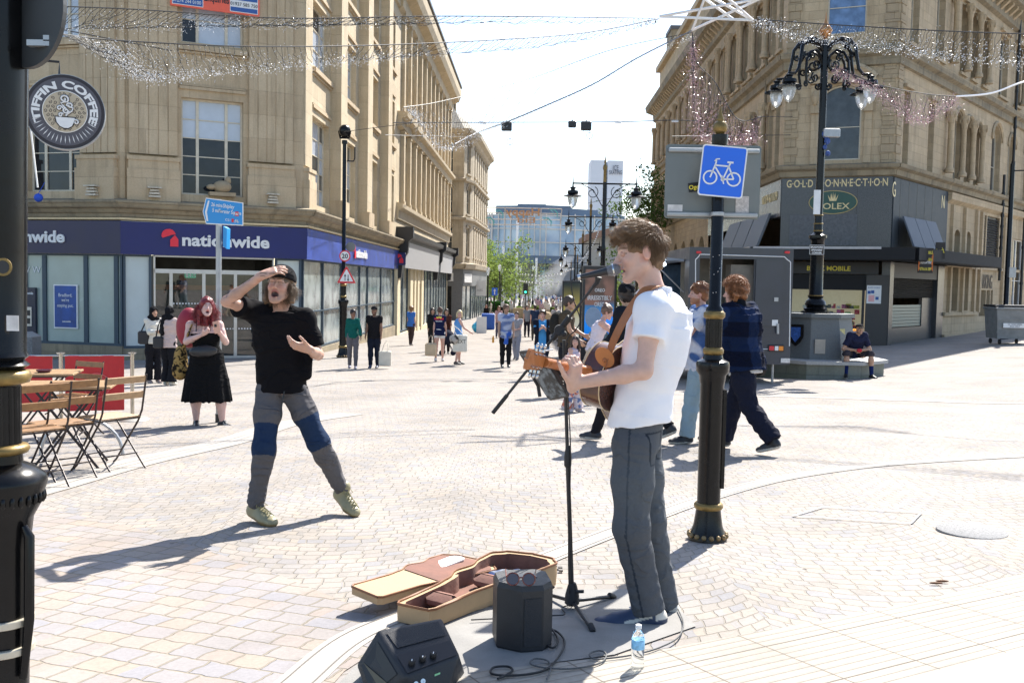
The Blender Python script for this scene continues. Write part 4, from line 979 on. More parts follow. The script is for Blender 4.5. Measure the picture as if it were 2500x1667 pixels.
mb=MB();GR.box(mb,.45,ub-.9,gR-1,gR+.75,-.3,-.15);GR.box(mb,.45,.7,gR,zs-.9,-.25,-.14);GR.box(mb,ub-2.3,ub-.9,gR,zs-.9,-.3,-.16);mb.build('shop_door',m_gran,vic,smooth=0)
mb=MB()
for i in range(7):GR.box(mb,.72,ub-2.3,gR+.78+.13*i,gR+.895+.13*i,-.24,-.2)
mb.build('slatted_window',mat('slat_green',(.22,.26,.22),.4),vic,smooth=0)
ops2=[(GR.U(2322),GR.U(2336),ZC-.9,ZC+2.6,.25),(GR.U(2350),GR.U(2362),ZC-.9,ZC+2.6,.25),(GR.U(2390),GR.U(2398),ZC+1.5,ZC+3.8,0),(GR.U(2400),GR.U(2430),ZC+1.5,ZC+3.8,0),(GR.U(2390),GR.U(2422),ZC-2.1+.9,ZC-2.1+2.2,0),(GR.U(2466),GR.U(2494),ZC-1.6,ZC+2.9,0)]
ops2=[(a,b,c,d,e)for a,b,c,d,e in ops2]
wall(GR,vic,ug,GR.L,-2.5,ZC+4.5,ops2,m_sand,depth=.35)
mb=MB()
for a,b,c,d,e in ops2[:2]:GR.box(mb.mark(),a,b,c,d+e,-.34,-.3)
for a,b,c,d,e in ops2[4:5]:GR.box(mb.mark(),a,b,c,d,-.34,-.3)
mb.each('dark_opening',m_gdark,vic,smooth=0)
for a,b,c,d,e in ops2[2:4]:
 mb=MB()
 for i in range(18):GR.molding(mb,a,b,[(-.1,d-.1-i*.125),(-.02,d-.17-i*.125),(-.1,d-.2-i*.125)])
 mb.build('louvre_vent',m_black,vic,smooth=0)
mb=MB();GR.box(mb,ops2[2][0],ops2[3][1],ZC+1.5,ZC+3.8,-.3,-.12);mb.build('vent_backing',m_black,vic,smooth=0)
window(GR,vic,*ops2[5][:4],o=-.2,cols=(1,1),rows=2,fm=m_white,gm=m_gdark)
mb=MB()
for px in(2404,2414):GR.box(mb.mark(),GR.U(px),GR.U(px)+.12,ZC-1.2,ZC+.1,-.34,.02)
mb.each('mullion',m_sand,vic,uv=True,smooth=0)
mb=MB();GR.box(mb,ug,GR.L,ZC+1.1,ZC+1.25,0,.12);GR.box(mb.mark(),ug,GR.U(2380),ZC-1.1,ZC-.95,0,.12);GR.molding(mb.mark(),ug,GR.L,[(0,ZC+3.95),(.2,ZC+4.1),(.22,ZC+4.4),(0,ZC+4.45)]);GR.box(mb.mark(),ug,GR.L,-2.5,ZC-1.95,0,.15)
for px in(2312,2343,2372,2384,2440,2455):GR.box(mb.mark(),GR.U(px)-.13,GR.U(px)+.13,ZC-1.0,ZC+3.9,0,.14)
mb.each('sill',m_sand,vic,uv=True,smooth=0)
text('lettering','PARKING',mat('faded_dark_paint',(.12,.10,.08),.8),vic,GR.p((GR.U(2387)+GR.U(2418))/2,GR.Z(2402,704),.02),GR.d,(0,0,1),1.0,width=GR.U(2418)-GR.U(2387))
mb=MB()
for px,z0,z1 in((2456,-1.2+ZC,ZT),(2490,ZC-2,ZT),(2436,ZC+.6,ZC+6)):
 u=GR.U(px,.2);mb.mark().tube([GR.p(u,z0,.2),GR.p(u,z1,.2)],.07,8)
 for i in range(8):
  z=z0+.5+i*(z1-z0-1)/8;mb.tube([GR.p(u,z,.2),GR.p(u,z+.15,.2)],.095,8)
mb.each('drainpipe',m_black,vic,smooth=50)
mb=MB();mb.tube([GS.p(L_-2.9,ZC+5,.1),GS.p(L_-2.9,ZT-1,.1)],.06,6);mb.build('drainpipe',m_dirty,vic,smooth=50)
shop(GS,[(L_-16+i*2.6,L_-16+(i+1)*2.6,m_gst)for i in range(6)],gR-.4,zc0,vic)
wall(GS,vic,0,L_-16,-2.8,ZC+4.5,[(L_-16-3.2-i*3.4,L_-16-1.2-i*3.4,ZC-1.6,ZC+2.2,.8)for i in range(6)],m_sandr,depth=.5)
mb=MB()
for i in range(6):GS.box(mb.mark(),L_-16-3.2-i*3.4,L_-16-1.2-i*3.4,ZC-1.7,ZC+3.1,-.55,-.5)
mb.each('dark_opening',m_gst,vic,smooth=0)
rtext(GS,'01274 611179',1852,1888,500,.05,.5,m_glet)
text('lettering','G',m_glet,vic,GR.p(GR.U(2171,.05),GR.Z(2171,480,.05),.045),GR.d,(0,0,1),.85,width=.35)
text('lettering','N',m_glet,vic,GR.p(GR.U(2291,.05),GR.Z(2291,508,.05),.045),GR.d,(0,0,1),.8,width=.4)
def banner(px0,px1,py0,py1,Y,name,label):
 a,b=P(px0,py1,Y),P(px1,py0,Y);c=(a+b)/2;w_,h_=abs(b.x-a.x),abs(b.z-a.z)
 t=thing(name,label,'banner',tuple(c));mb=MB();mb.box(c,(w_,.04,h_));mb.build('banner_cloth',mat('banner_black',(.02,.017,.015),.6,var=.3,nscale=3),t,smooth=0);return t,c,w_,h_
t,c,w_,h_=banner(2240,2279,606,666,37.2,'banner','black banner with yellow phone shop lettering hung on the canopy corner')
for s,dz,m_,wd in(('BUZZ MOBILE',.25,m_yel,.9),('GSM',.12,m_white,.15),('WE BUY - SELL - REPAIR',-.02,m_yel,.92),('SCREENS BATTERIES',-.12,m_white,.8),('0776 616 389',-.38,m_yel,.75)):text('lettering',s,m_,t,c+Vector((0,-.023,dz)),(1,0,0),(0,0,1),.13 if m_ is m_white else .16,ext=.001,bold=.02,width=w_*wd)
for sg_ in(-1,1):
 mb=MB();mb.prism([(0,-.42),(.07,-.3),(.03,-.2),(.08,-.1),(.02,.0),(.06,.12),(0,.3)],c+Vector((sg_*(w_/2-.005),-.022,0)),(-sg_,0,0),(0,0,1),(0,-.002,0));mb.build('flame_print',mat('flame_orange',(.6,.15,.02),.5),t,smooth=0)
t,c,w_,h_=banner(2283,2308,592,632,38.6,'banner','black square sign with slanting yellow script behind the phone shop banner')
text('lettering','al.souk',m_yel,t,c+Vector((0,-.023,-.12)),Vector((1,0,.25)),Vector((-.25,0,1)),.32,bold=.02,width=w_*.9,ext=.001)
# buildings behind the street on the right
back=thing('stone_terrace','pale stone building glimpsed at the right end of the street behind trees','building',(12.5,98,gz(12,98)))
mb=MB();mb.box((19.5,103,ZC+3.0),(9.6,26,10));mb.build('wall',m_sand,back,uv=True,smooth=0)
mb=MB();mb.box((14.6,92,ZC+9.0),(1.1,1.1,4.6));mb.box((14.6,92,ZC+11.4),(1.3,1.3,.3));mb.lathe((14.6,92,ZC+11.5),[(.25,0),(.2,.8),(.28,.85),(.28,.95)],8);mb.build('chimney',m_dirty,back,uv=True,smooth=0)
# far end: glass library, tower, low hall
lib=thing('glass_library','broad modern glass building with vertical fins closing the far end of the street','building',(-5,280,gz(0,280)))
Y0=280.;s_=Y0/F_PX
xs_=[(1176,284),(1200,278),(1260,276),(1330,276),(1400,278),(1470,283),(1540,292)]
m_lg=None
k=N('library_glass');geo=k.n('NewGeometry');n1=k.n('TexNoise',{'Vector':geo.outputs['Position'],'Scale':.16,'Detail':4.})
k.p(Base_Color=k.ramp(n1.outputs['Fac'],[(.3,(.16,.25,.34)),(.5,(.32,.45,.58)),(.7,(.50,.62,.70))]),Roughness=.15,Specular_IOR_Level=.8);m_lg=k.m
m_fin=mat('pale_fin',(.64,.60,.54),.5);m_pl=mat('blue_grey_cladding',(.12,.17,.24),.5);m_lgd=mat('dark_library_glass',(.02,.05,.09),.1,spec=1.,var=.5,nscale=.3)
prevB=None
topz,midz,botz=HZ(1330,527,278),HZ(1330,632,278),HZ(1330,730,278)
for i in range(len(xs_)-1):
 (pa_,ya),(pb_,yb)=xs_[i],xs_[i+1]
 A_=P(pa_,700,ya);B_=P(pb_,700,yb);f=FR((A_.x,A_.y),(B_.x,B_.y))
 mb=MB();f.box(mb,0,f.L,midz+.8,topz,-1,0);mb.build('glass_wall',m_lg,lib,smooth=0)
 mb=MB();f.box(mb,0,f.L,botz-4,midz-1.4,-2,-1.2);mb.build('glass_wall',m_lgd,lib,smooth=0)
 mb=MB();f.box(mb,0,f.L,midz-1.4,midz+.8,-2,.3);mb.build('band',m_pl,lib,smooth=0)
 mb=MB();n_=int(f.L/(1.55 if i<3 else 3.1))
 for j in range(n_+1):f.box(mb,f.L*j/max(n_,1)-.13,f.L*j/max(n_,1)+.13,midz+.8,topz+.6,0,.5 if i<3 else .25)
 for q in(1/3,2/3,1):z=midz+.8+(topz-midz-.8)*q;f.box(mb,0,f.L,z-.16,z+.16,-.02,.2)
 mb.build('fins',m_fin,lib,smooth=0)
 mb=MB()
 for j in range(max(1,n_//2)):f.box(mb.mark(),f.L*j/max(1,n_//2)-.12,f.L*j/max(1,n_//2)+.12,botz-4,midz-1.4,-1.2,-.9)
 mb.each('mullion',m_pl,lib,smooth=0)
 if 0<i:
  mb=MB();ht=HZ(1330,(508,505,501,503,509,517)[i],282);f.box(mb,0,f.L,topz-.4,ht,-9,-3);mb.build('rooftop',m_pl,lib,smooth=0)
text('lettering','CITY LIBRARY',mat('pale_green_letters',(.2,.45,.4),.5),lib,P(1330,690,275),(0,0,1),(-1,0,0),2.0,width=9,ext=.05)
twr=thing('white_tower','tall white concrete tower with a dark glazed strip and ice rink lettering','building',tuple(P(1482,690,330)))
a,b=P(1443,391,330),P(1522,391,330);zt_=a.z;mb=MB();m_conc=mat('white_concrete',(.70,.71,.74),.8,var=.05,nscale=.1)
d_=b.x-a.x;mb.box((a.x+d_*.215,336,zt_/2-3),(d_*.43,12,zt_+6));mb.box((b.x-d_*.24,336,zt_/2-3),(d_*.48,12,zt_+6));mb.build('wall',m_conc,twr,smooth=0)
mb=MB();
for i in range(30):mb.box((a.x+d_*.475,331,zt_-2-i*1.3),(d_*.09,1,.9))
mb.build('glazed_strip',m_pl,twr,smooth=0)
mb=MB();mb.box((a.x+d_*.475,333,zt_/2-3),(d_*.088,3,zt_+5));mb.build('strip_backing',mat('pale_blue_strip',(.3,.36,.45),.5),twr,smooth=0)
m_gl=mat('grey_letters',(.12,.13,.16),.6)
text('lettering','ICE',m_gl,twr,P(1503,416,329.6),(1,0,0),(0,0,1),2.4,width=1.9*1.0,ext=.05);text('lettering','SKATING',m_gl,twr,P(1503,426,329.6),(1,0,0),(0,0,1),2.0,width=4.4,ext=.05)
hall=thing('low_hall','low beige hall with a slanting rust-brown roof edge right of the glass building','building',tuple(P(1500,700,240)))
a,b=P(1438,566,240),P(1700,500,236);mb=MB()
mb.add([(a.x,240,-6),(b.x,236,-6),(b.x,236,b.z-2),(a.x,240,a.z-2),(a.x,262,-6),(b.x,262,-6),(b.x,262,b.z-2),(a.x,262,a.z-2)],[[0,1,2,3],[1,5,6,2],[4,0,3,7],[5,4,7,6]]);mb.build('wall',mat('beige_panel',(.36,.33,.28),.8,var=.08,nscale=.3),hall,smooth=0)
mb=MB();mb.add([(a.x-1,238,a.z-2.3),(b.x,234,b.z-2.3),(b.x,234,b.z),(a.x-1,238,a.z-.8),(a.x-1,263,a.z-2.3),(b.x,263,b.z-2.3),(b.x,263,b.z),(a.x-1,263,a.z-.8)],[[0,1,2,3],[4,0,3,7],[3,2,6,7],[1,0,4,5]]);mb.build('roof',mat('rust_roof_edge',(.25,.14,.09),.6),hall,smooth=0)
# implicit-surface modeller for people, clothes and soft things
V3=lambda p:np.array([float(p[0]),float(p[1]),float(p[2])])
def nrm(v):v=np.asarray(v,float);return v/(np.linalg.norm(v)+1e-12)
class SDF:
 def __init__(s,lo,hi,h):
  s.h=h;s.lo=np.asarray(lo,float)-2.5*h;s.n=tuple(int(math.ceil((hi[i]-lo[i])/h))+6 for i in range(3));s.F=np.full(s.n,.5,np.float32)
 def sub(s,lo,hi):
  a=[max(0,int((lo[i]-s.lo[i])/s.h))for i in range(3)];b=[min(s.n[i],int((hi[i]-s.lo[i])/s.h)+2)for i in range(3)]
  if any(a[i]>=b[i]for i in range(3)):return None
  X=[(s.lo[i]+s.h*np.arange(a[i],b[i])).astype(np.float32)for i in range(3)]
  return(slice(a[0],b[0]),slice(a[1],b[1]),slice(a[2],b[2])),X[0][:,None,None],X[1][None,:,None],X[2][None,None,:]
 def twin(s):
  t=SDF.__new__(SDF);t.h,t.lo,t.n=s.h,s.lo,s.n;t.F=np.full(s.n,.5,np.float32);return t
 def merge(s,t,k=.02):
  s.put((slice(None),)*3,t.F,k);return s
 def put(s,sl,d,k,mode='u'):
  F=s.F[sl];d=d.astype(np.float32)
  if mode=='s':d=-d;hh=np.maximum(k-np.abs(F-d),0)/k if k>0 else 0;s.F[sl]=np.maximum(F,d)+(hh*hh*k*.25 if k>0 else 0)
  elif mode=='i':s.F[sl]=np.maximum(F,d)
  else:
   hh=np.maximum(k-np.abs(F-d),0)/k if k>0 else 0;s.F[sl]=np.minimum(F,d)-(hh*hh*k*.25 if k>0 else 0)
 def cap(s,a,b,ra,rb,k=.02,mode='u',flat=None):
  """round cone a->b; flat=(dir, f) squashes the section along dir by factor f"""
  a,b=V3(a),V3(b);r=max(ra,rb)+k+2*s.h;q=s.sub(np.minimum(a,b)-r,np.maximum(a,b)+r)
  if q is None:return s
  sl,X,Y,Z=q;ab=b-a;L2=float(ab@ab)+1e-12
  px,py,pz=X-a[0],Y-a[1],Z-a[2];t=np.clip((px*ab[0]+py*ab[1]+pz*ab[2])/L2,0,1)
  dx,dy,dz=px-ab[0]*t,py-ab[1]*t,pz-ab[2]*t
  if flat:
   f=nrm(flat[0]);c=(dx*f[0]+dy*f[1]+dz*f[2])*(1/flat[1]-1);dx,dy,dz=dx+f[0]*c,dy+f[1]*c,dz+f[2]*c
  d=np.sqrt(dx*dx+dy*dy+dz*dz)-(ra+(rb-ra)*t)
  if flat:d=d*min(1,max(.5,flat[1]))
  s.put(sl,d,k,mode);return s
 def chain(s,pts,rs,k=.02,**kw):
  for i in range(len(pts)-1):s.cap(pts[i],pts[i+1],rs[i],rs[i+1],k,**kw)
  return s
 def ell(s,c,r,R=None,k=.02,mode='u'):
  c=V3(c);r=np.asarray(r,float);m=r.max()+k+2*s.h;q=s.sub(c-m,c+m)
  if q is None:return s
  sl,X,Y,Z=q;X,Y,Z=X-c[0],Y-c[1],Z-c[2]
  if R is None:R=np.eye(3)
  u=[(X*R[0,i]+Y*R[1,i]+Z*R[2,i])for i in range(3)]
  k0=np.sqrt(sum((u[i]/r[i])**2 for i in range(3)));k1=np.sqrt(sum((u[i]/r[i]**2)**2 for i in range(3)))+1e-6
  s.put(sl,k0*(k0-1)/k1,k,mode);return s
 def rbox(s,c,hs,R=None,rr=.01,k=.01,mode='u'):
  c=V3(c);hs=np.asarray(hs,float);m=np.linalg.norm(hs)+k+2*s.h;q=s.sub(c-m,c+m)
  if q is None:return s
  sl,X,Y,Z=q;X,Y,Z=X-c[0],Y-c[1],Z-c[2]
  if R is None:R=np.eye(3)
  u=[np.abs(X*R[0,i]+Y*R[1,i]+Z*R[2,i])-(hs[i]-rr)for i in range(3)]
  o=np.sqrt(sum(np.maximum(v,0)**2 for v in u));ins=np.minimum(np.maximum(np.maximum(u[0],u[1]),u[2]),0)
  s.put(sl,o+ins-rr,k,mode);return s
 def loft(s,secs,k=.02,mode='u',capr=.5,pw=2.0):
  """secs: list of (centre, lateral unit, fwd unit, half width, half depth) from bottom to top; elliptical sections"""
  C=np.array([V3(q[0])for q in secs]);W=np.array([max(q[3],q[4])for q in secs]);m=W.max()+k+.03
  q=s.sub(C.min(0)-m,C.max(0)+m)
  if q is None:return s
  sl,X,Y,Z=q;best=None
  n=len(secs);D=None
  for i in range(n-1):
   a,b=C[i],C[i+1];ab=b-a;L2=float(ab@ab)+1e-12;L=L2**.5
   px,py,pz=X-a[0],Y-a[1],Z-a[2];tr=(px*ab[0]+py*ab[1]+pz*ab[2])/L2;t=np.clip(tr,0,1)
   dx,dy,dz=px-ab[0]*t,py-ab[1]*t,pz-ab[2]*t
   la,lb,fa,fb=V3(secs[i][1]),V3(secs[i+1][1]),V3(secs[i][2]),V3(secs[i+1][2])
   u=(dx*la[0]+dy*la[1]+dz*la[2])*(1-t)+(dx*lb[0]+dy*lb[1]+dz*lb[2])*t
   v=(dx*fa[0]+dy*fa[1]+dz*fa[2])*(1-t)+(dx*fb[0]+dy*fb[1]+dz*fb[2])*t
   hw=secs[i][3]*(1-t)+secs[i+1][3]*t;hd=secs[i][4]*(1-t)+secs[i+1][4]*t
   e=(np.abs(u/hw)**pw+np.abs(v/hd)**pw)**(1/pw)
   d=(e-1)*np.minimum(hw,hd)
   ax=np.maximum(-tr,tr-1)*L
   endlo,endhi=(i==0),(i==n-2)
   exc=np.where(tr<0,np.maximum(-tr*L-.03*(i>0),0),np.where(tr>1,np.maximum((tr-1)*L-.03*(i<n-2),0),0))
   if True:
    cr=capr
    dd=np.where(exc>0,np.sqrt(np.maximum(d+cr*.02,0)**2+exc**2)-cr*.02*(d>-cr*.02),d)
   else:dd=d
   dd=np.where((exc>0)&(d<0),np.maximum(dd,exc),dd)
   D=dd if D is None else np.minimum(D,dd)
  s.put(sl,D,k,mode);return s
 def plane(s,p,n,lo=None,hi=None,k=0):
  """keep only the side where (x-p).n < 0"""
  p,n=V3(p),nrm(n);q=s.sub(lo if lo is not None else s.lo,hi if hi is not None else s.lo+np.array(s.n)*s.h)
  if q is None:return s
  sl,X,Y,Z=q;s.F[sl]=np.maximum(s.F[sl],((X-p[0])*n[0]+(Y-p[1])*n[1]+(Z-p[2])*n[2]).astype(np.float32));return s
 def noise(s,amp,scale,seed=0,ridge=False,stretch=(1,1,1)):
  r=np.random.RandomState(seed);q=s.sub(s.lo,s.lo+np.array(s.n)*s.h);sl,X,Y,Z=q;A=0
  m=np.abs(s.F[sl])<4*s.h
  for i in range(6):
   d=nrm(r.normal(size=3)*np.array(stretch))*scale*(.6+.9*r.rand());A=A+np.sin(X*d[0]+Y*d[1]+Z*d[2]+r.rand()*6.28)
  A=A/3.
  if ridge:A=1-2*np.abs(A)
  s.F[sl]+=(amp*A*m).astype(np.float32);return s
 def mesh(s,it=1):
  F=s.F;sg=F<0;nx,ny,nz=F.shape
  c=sg[:-1,:-1,:-1];al=c.copy();an=c.copy()
  for dx in(0,1):
   for dy in(0,1):
    for dz in(0,1):
     q=sg[dx:nx-1+dx,dy:ny-1+dy,dz:nz-1+dz];al&=q;an|=q
  act=an&~al;I=np.argwhere(act)
  if len(I)==0:return np.zeros((0,3)),np.zeros((0,4),int)
  idx=np.full(act.shape,-1,np.int64);idx[act]=np.arange(len(I))
  off=[(0,0,0),(1,0,0),(0,1,0),(1,1,0),(0,0,1),(1,0,1),(0,1,1),(1,1,1)]
  vals=np.stack([F[I[:,0]+o[0],I[:,1]+o[1],I[:,2]+o[2]]for o in off],1)
  acc=np.zeros((len(I),3));cnt=np.zeros(len(I));O=np.array(off,float)
  for a in range(8):
   for ax in(1,2,4):
    if a&ax:continue
    b=a|ax;va,vb=vals[:,a],vals[:,b];m=(va<0)!=(vb<0)
    t=np.where(m,va/(va-vb+1e-20*(va==vb)),0);acc+=(O[a]+(O[b]-O[a])*t[:,None])*m[:,None];cnt+=m
  V=s.lo+s.h*(I+acc/cnt[:,None]);Fc=[]
  for ax in range(3):
   sh=[slice(None)]*3;sh2=[slice(None)]*3;sh[ax]=slice(0,-1);sh2[ax]=slice(1,None)
   a,b=sg[tuple(sh)],sg[tuple(sh2)];E=np.argwhere(a!=b)
   o1,o2=[(1,2),(2,0),(0,1)][ax]
   ok=(E[:,o1]>0)&(E[:,o2]>0)&(E[:,o1]<F.shape[o1]-1)&(E[:,o2]<F.shape[o2]-1);E=E[ok]
   def g(d1,d2):
    q=E.copy();q[:,o1]-=d1;q[:,o2]-=d2;return idx[q[:,0],q[:,1],q[:,2]]
   Q=np.stack([g(1,1),g(0,1),g(0,0),g(1,0)],1);flip=~a[E[:,0],E[:,1],E[:,2]]
   Q[flip]=Q[flip][:,::-1];Fc.append(Q)
  Fc=np.concatenate(Fc)
  for _ in range(it):
   S=np.zeros_like(V);n_=np.zeros(len(V))
   for i in range(4):
    for j in(1,3):
     np.add.at(S,Fc[:,i],V[Fc[:,(i+j)%4]]);np.add.at(n_,Fc[:,i],1)
   V=V*.5+.5*S/np.maximum(n_,1)[:,None]
  return V,Fc
def sdf_build(s,name,m,parent,colf=None,it=1):
 V,Fc=s.mesh(it)
 if len(V)==0:print('EMPTY',name);return None
 return finish(name,V,Fc,m,parent,smooth=180,col=colf(V)if colf else None)
SKIN={'pale':(.60,.37,.28),'tan':(.50,.29,.19),'brown':(.26,.13,.075),'rosy':(.62,.36,.28)}
m_skin=vmat('skin',.48,.12,160,subs=.12)
m_cloth=vmat('woven_cloth',.9,.25,220,wrin=.009,spec=.1)
m_denim=vmat('denim_cloth',.9,.4,300,wrin=.006,spec=.15)
m_hair=vmat('hair_strands',.5,.2,200)
m_shoe=vmat('shoe_leather',.5,.1,80)
m_eye=mat('eyeball',(.42,.39,.37),.15,var=0)
m_teeth=mat('teeth',(.6,.52,.38),.3,var=0)
def rotz(a):return np.array([[cos(a),-sin(a),0],[sin(a),cos(a),0],[0,0,1]])
class Body:
 """joints (world) + frames. f: facing unit, hd: head centre, hf/hu: head forward / up"""
 def __init__(s,J,H=1.75,bulk=1.,sex='m',hf=None,hu=(0,0,1),f=None):
  s.J={k:V3(v)for k,v in J.items()};s.H=H;s.s=H/1.78;s.bulk=bulk;s.sex=sex;s.mw=.020;J=s.J
  s.lat_s=nrm(J['shL']-J['shR']);s.lat_h=nrm(J['hiL']-J['hiR'])
  s.pel=(J['hiL']+J['hiR'])/2;s.chest=(J['shL']+J['shR'])/2
  up=nrm(s.chest-s.pel);s.up=up;s.fs=nrm(np.cross(up,-s.lat_s));s.fh=nrm(np.cross(up,-s.lat_h))
  s.hf=nrm(hf if hf is not None else s.fs);hu=nrm(hu);s.hl=nrm(np.cross(hu,s.hf));s.hu=nrm(np.cross(s.hf,s.hl))
  s.neck=J.get('neck',s.chest+up*.035*s.s)
  s.HR=np.stack([s.hl,s.hf,s.hu],1)
  s.hc=J['head']
  A=np.array(list(J.values()));s.lo=A.min(0)-.22*s.s;s.hi=A.max(0)+.22*s.s
 def hp(s,x,y,z):return s.hc+s.HR@(np.array([x,y,z])*s.s)
 def torso(s,o=0.,t0=0.,t1=1.,wmul=1.,dmul=1.,hem=0.,belly=0.):
  """loft sections of the trunk grown by o"""
  b=s.bulk;k=s.s
  if s.sex=='f':tab=[(0.,.172,.118),(.18,.165,.115),(.42,.125,.092),(.62,.14,.105),(.76,.152,.122),(.9,.150,.092),(1.,.115,.07),(1.07,.058,.055)]
  else:tab=[(0.,.160,.112),(.2,.155,.108),(.42,.142,.10),(.65,.162,.115),(.82,.165,.118),(.93,.148,.098),(1.,.115,.078),(1.07,.062,.06)]
  out=[];a,c=s.pel-s.up*.02*k,s.chest+s.up*.02*k
  for t,w,d in tab:
   if t<t0-1e-6 or t>t1+1e-6:continue
   lat=nrm(s.lat_h*(1-t)+s.lat_s*t);fw=nrm(np.cross(s.up,-lat));bl=belly*math.exp(-((t-.35)/.3)**2)
   bb=1+(b-1)*(1 if t<.85 else .5)
   out.append((a+(c-a)*t+fw*(bl*.5-.012*k*(t>.6)),lat,fw,w*k*bb*wmul+o,d*k*bb*dmul+o+bl*.5))
  if hem:p=out[0];out.insert(0,(p[0]-s.up*hem,p[1],p[2],p[3]*1.02,p[4]*1.02))
  return out
def hand(S,wr,d,pn,k=1.,curls=(.3,.3,.3,.35),th=(.5,.3),side=1,spread=.05,rr=1.,fine=True):
 """hand at wrist wr pointing d, palm normal pn (the side fingers close to); side=+1 puts the thumb along cross(d, pn)*side"""
 d=nrm(d);pn=nrm(np.asarray(pn,float)-d*np.dot(pn,d));lt=np.cross(d,pn)*side;wr=V3(wr);R=np.stack([d,lt,pn],1)
 P_=lambda x,y,z:wr+R@(np.array([x,y,z])*k)
 S.rbox(P_(.048,0,0),np.array([.046,.038,.014])*k*rr,R,.012*k,.012*k)
 S.cap(P_(-.02,0,0),P_(.03,.0,0),.026*k*rr,.026*k*rr,.02*k,flat=(pn,.75))
 S.ell(P_(.035,.026,.008),np.array([.03,.018,.016])*k*rr,R,.012*k)
 if not fine:
  c=float(np.mean(curls));e=P_(.095+.06*cos(c),0,.06*sin(c));S.cap(P_(.08,0,0),e,.026*k,.018*k,.02*k,flat=(pn,.6));S.cap(P_(.03,.03,.01),P_(.08,.055,.02),.013*k,.010*k,.01*k);return
 for i,(y,L,r)in enumerate(((.029,.074,.0092),(.010,.082,.0095),(-.010,.076,.009),(-.029,.060,.0078))):
  c=curls[i];p=P_(.088-abs(y)*.15,y,0);a=0;sy=spread*(1.5-i);r*=rr
  for j,(seg,cc)in enumerate(((.46,.7),(.30,1.15),(.24,.8))):
   a+=c*cc;v=R@np.array([cos(a)*cos(sy),sin(sy)*cos(a),sin(a)]);q=p+v*L*seg*k;S.cap(p,q,r*k*(1-.08*j),r*k*(.95-.1*j),.004*k);p=q
 p=P_(.022,.034,.006);a0,a1=th
 for j,(L,r)in enumerate(((.042,.0125),(.034,.0105),(.026,.0095))):
  v=R@np.array([cos(a0),sin(a0)*cos(a1),sin(a0)*sin(a1)+.12*j]);q=p+nrm(v)*L*k;S.cap(p,q,r*k*rr,r*k*.9*rr,.006*k);p=q;a0*=.72;a1+=.15
def head_sdf(S,b,mouth=0.,mw=.020,beard=False,fine=True,ears=True,smile=0.):
 R,s=b.HR,b.s;hp=b.hp
 S.ell(hp(0,-.016,.034),np.array([.074,.092,.084])*s,R,.02)
 S.ell(hp(0,.030,-.030),np.array([.060,.060,.082])*s,R,.03*s)
 for x in(-1,1):
  S.cap(hp(x*.052,.0,-.052),hp(x*.022,.066,-.096-mouth*.015),.020*s,.017*s,.025*s);S.ell(hp(x*.036,.060,-.026),np.array([.022,.02,.022])*s,R,.02*s)
 S.ell(hp(0,.074,-.100-mouth*.018),np.array([.022,.018,.018])*s,R,.02*s)
 S.cap(hp(-.030,.080,.024),hp(.030,.080,.024),.012*s,.012*s,.02*s)
 S.chain([hp(0,.086,.012),hp(0,.100,-.012),hp(0,.112,-.030)],[.0085*s,.0095*s,.0125*s],.010*s)
 for x in(-1,1):S.ell(hp(x*.013,.099,-.035),np.array([.009,.010,.008])*s,R,.006*s)
 if fine:
  for x in(-1,1):
   S.ell(hp(x*.031,.096,.006),np.array([.017,.014,.0115])*s,R,.012*s,'s')
   S.cap(hp(x*.018,.086,.0125),hp(x*.044,.079,.0115),.0042*s,.004*s,.004*s)
  S.cap(hp(-.019,.089,-.059+mouth*.004),hp(.019,.089,-.059+mouth*.004),.0062*s,.0062*s,.006*s);S.cap(hp(-.016,.088,-.070-mouth*.02),hp(.016,.088,-.070-mouth*.02),.0072*s,.0072*s,.006*s)
  if mouth:S.ell(hp(0,.098,-.066-mouth*.008),np.array([b.mw,.026,.004+.016*mouth])*s,R,.004*s,'s')
  else:S.cap(hp(-.021,.0985,-.0645),hp(.021,.0985,-.0645),.0022*s,.0022*s,.003*s,'s')
 if ears:
  for x in(-1,1):
   S.ell(hp(x*.077,-.012,-.006),np.array([.010,.021,.032])*s,R@rotz(-x*.35),.008*s)
   if fine:S.ell(hp(x*.088,-.006,-.004),np.array([.006,.011,.018])*s,R@rotz(-x*.35),.004*s,'s')
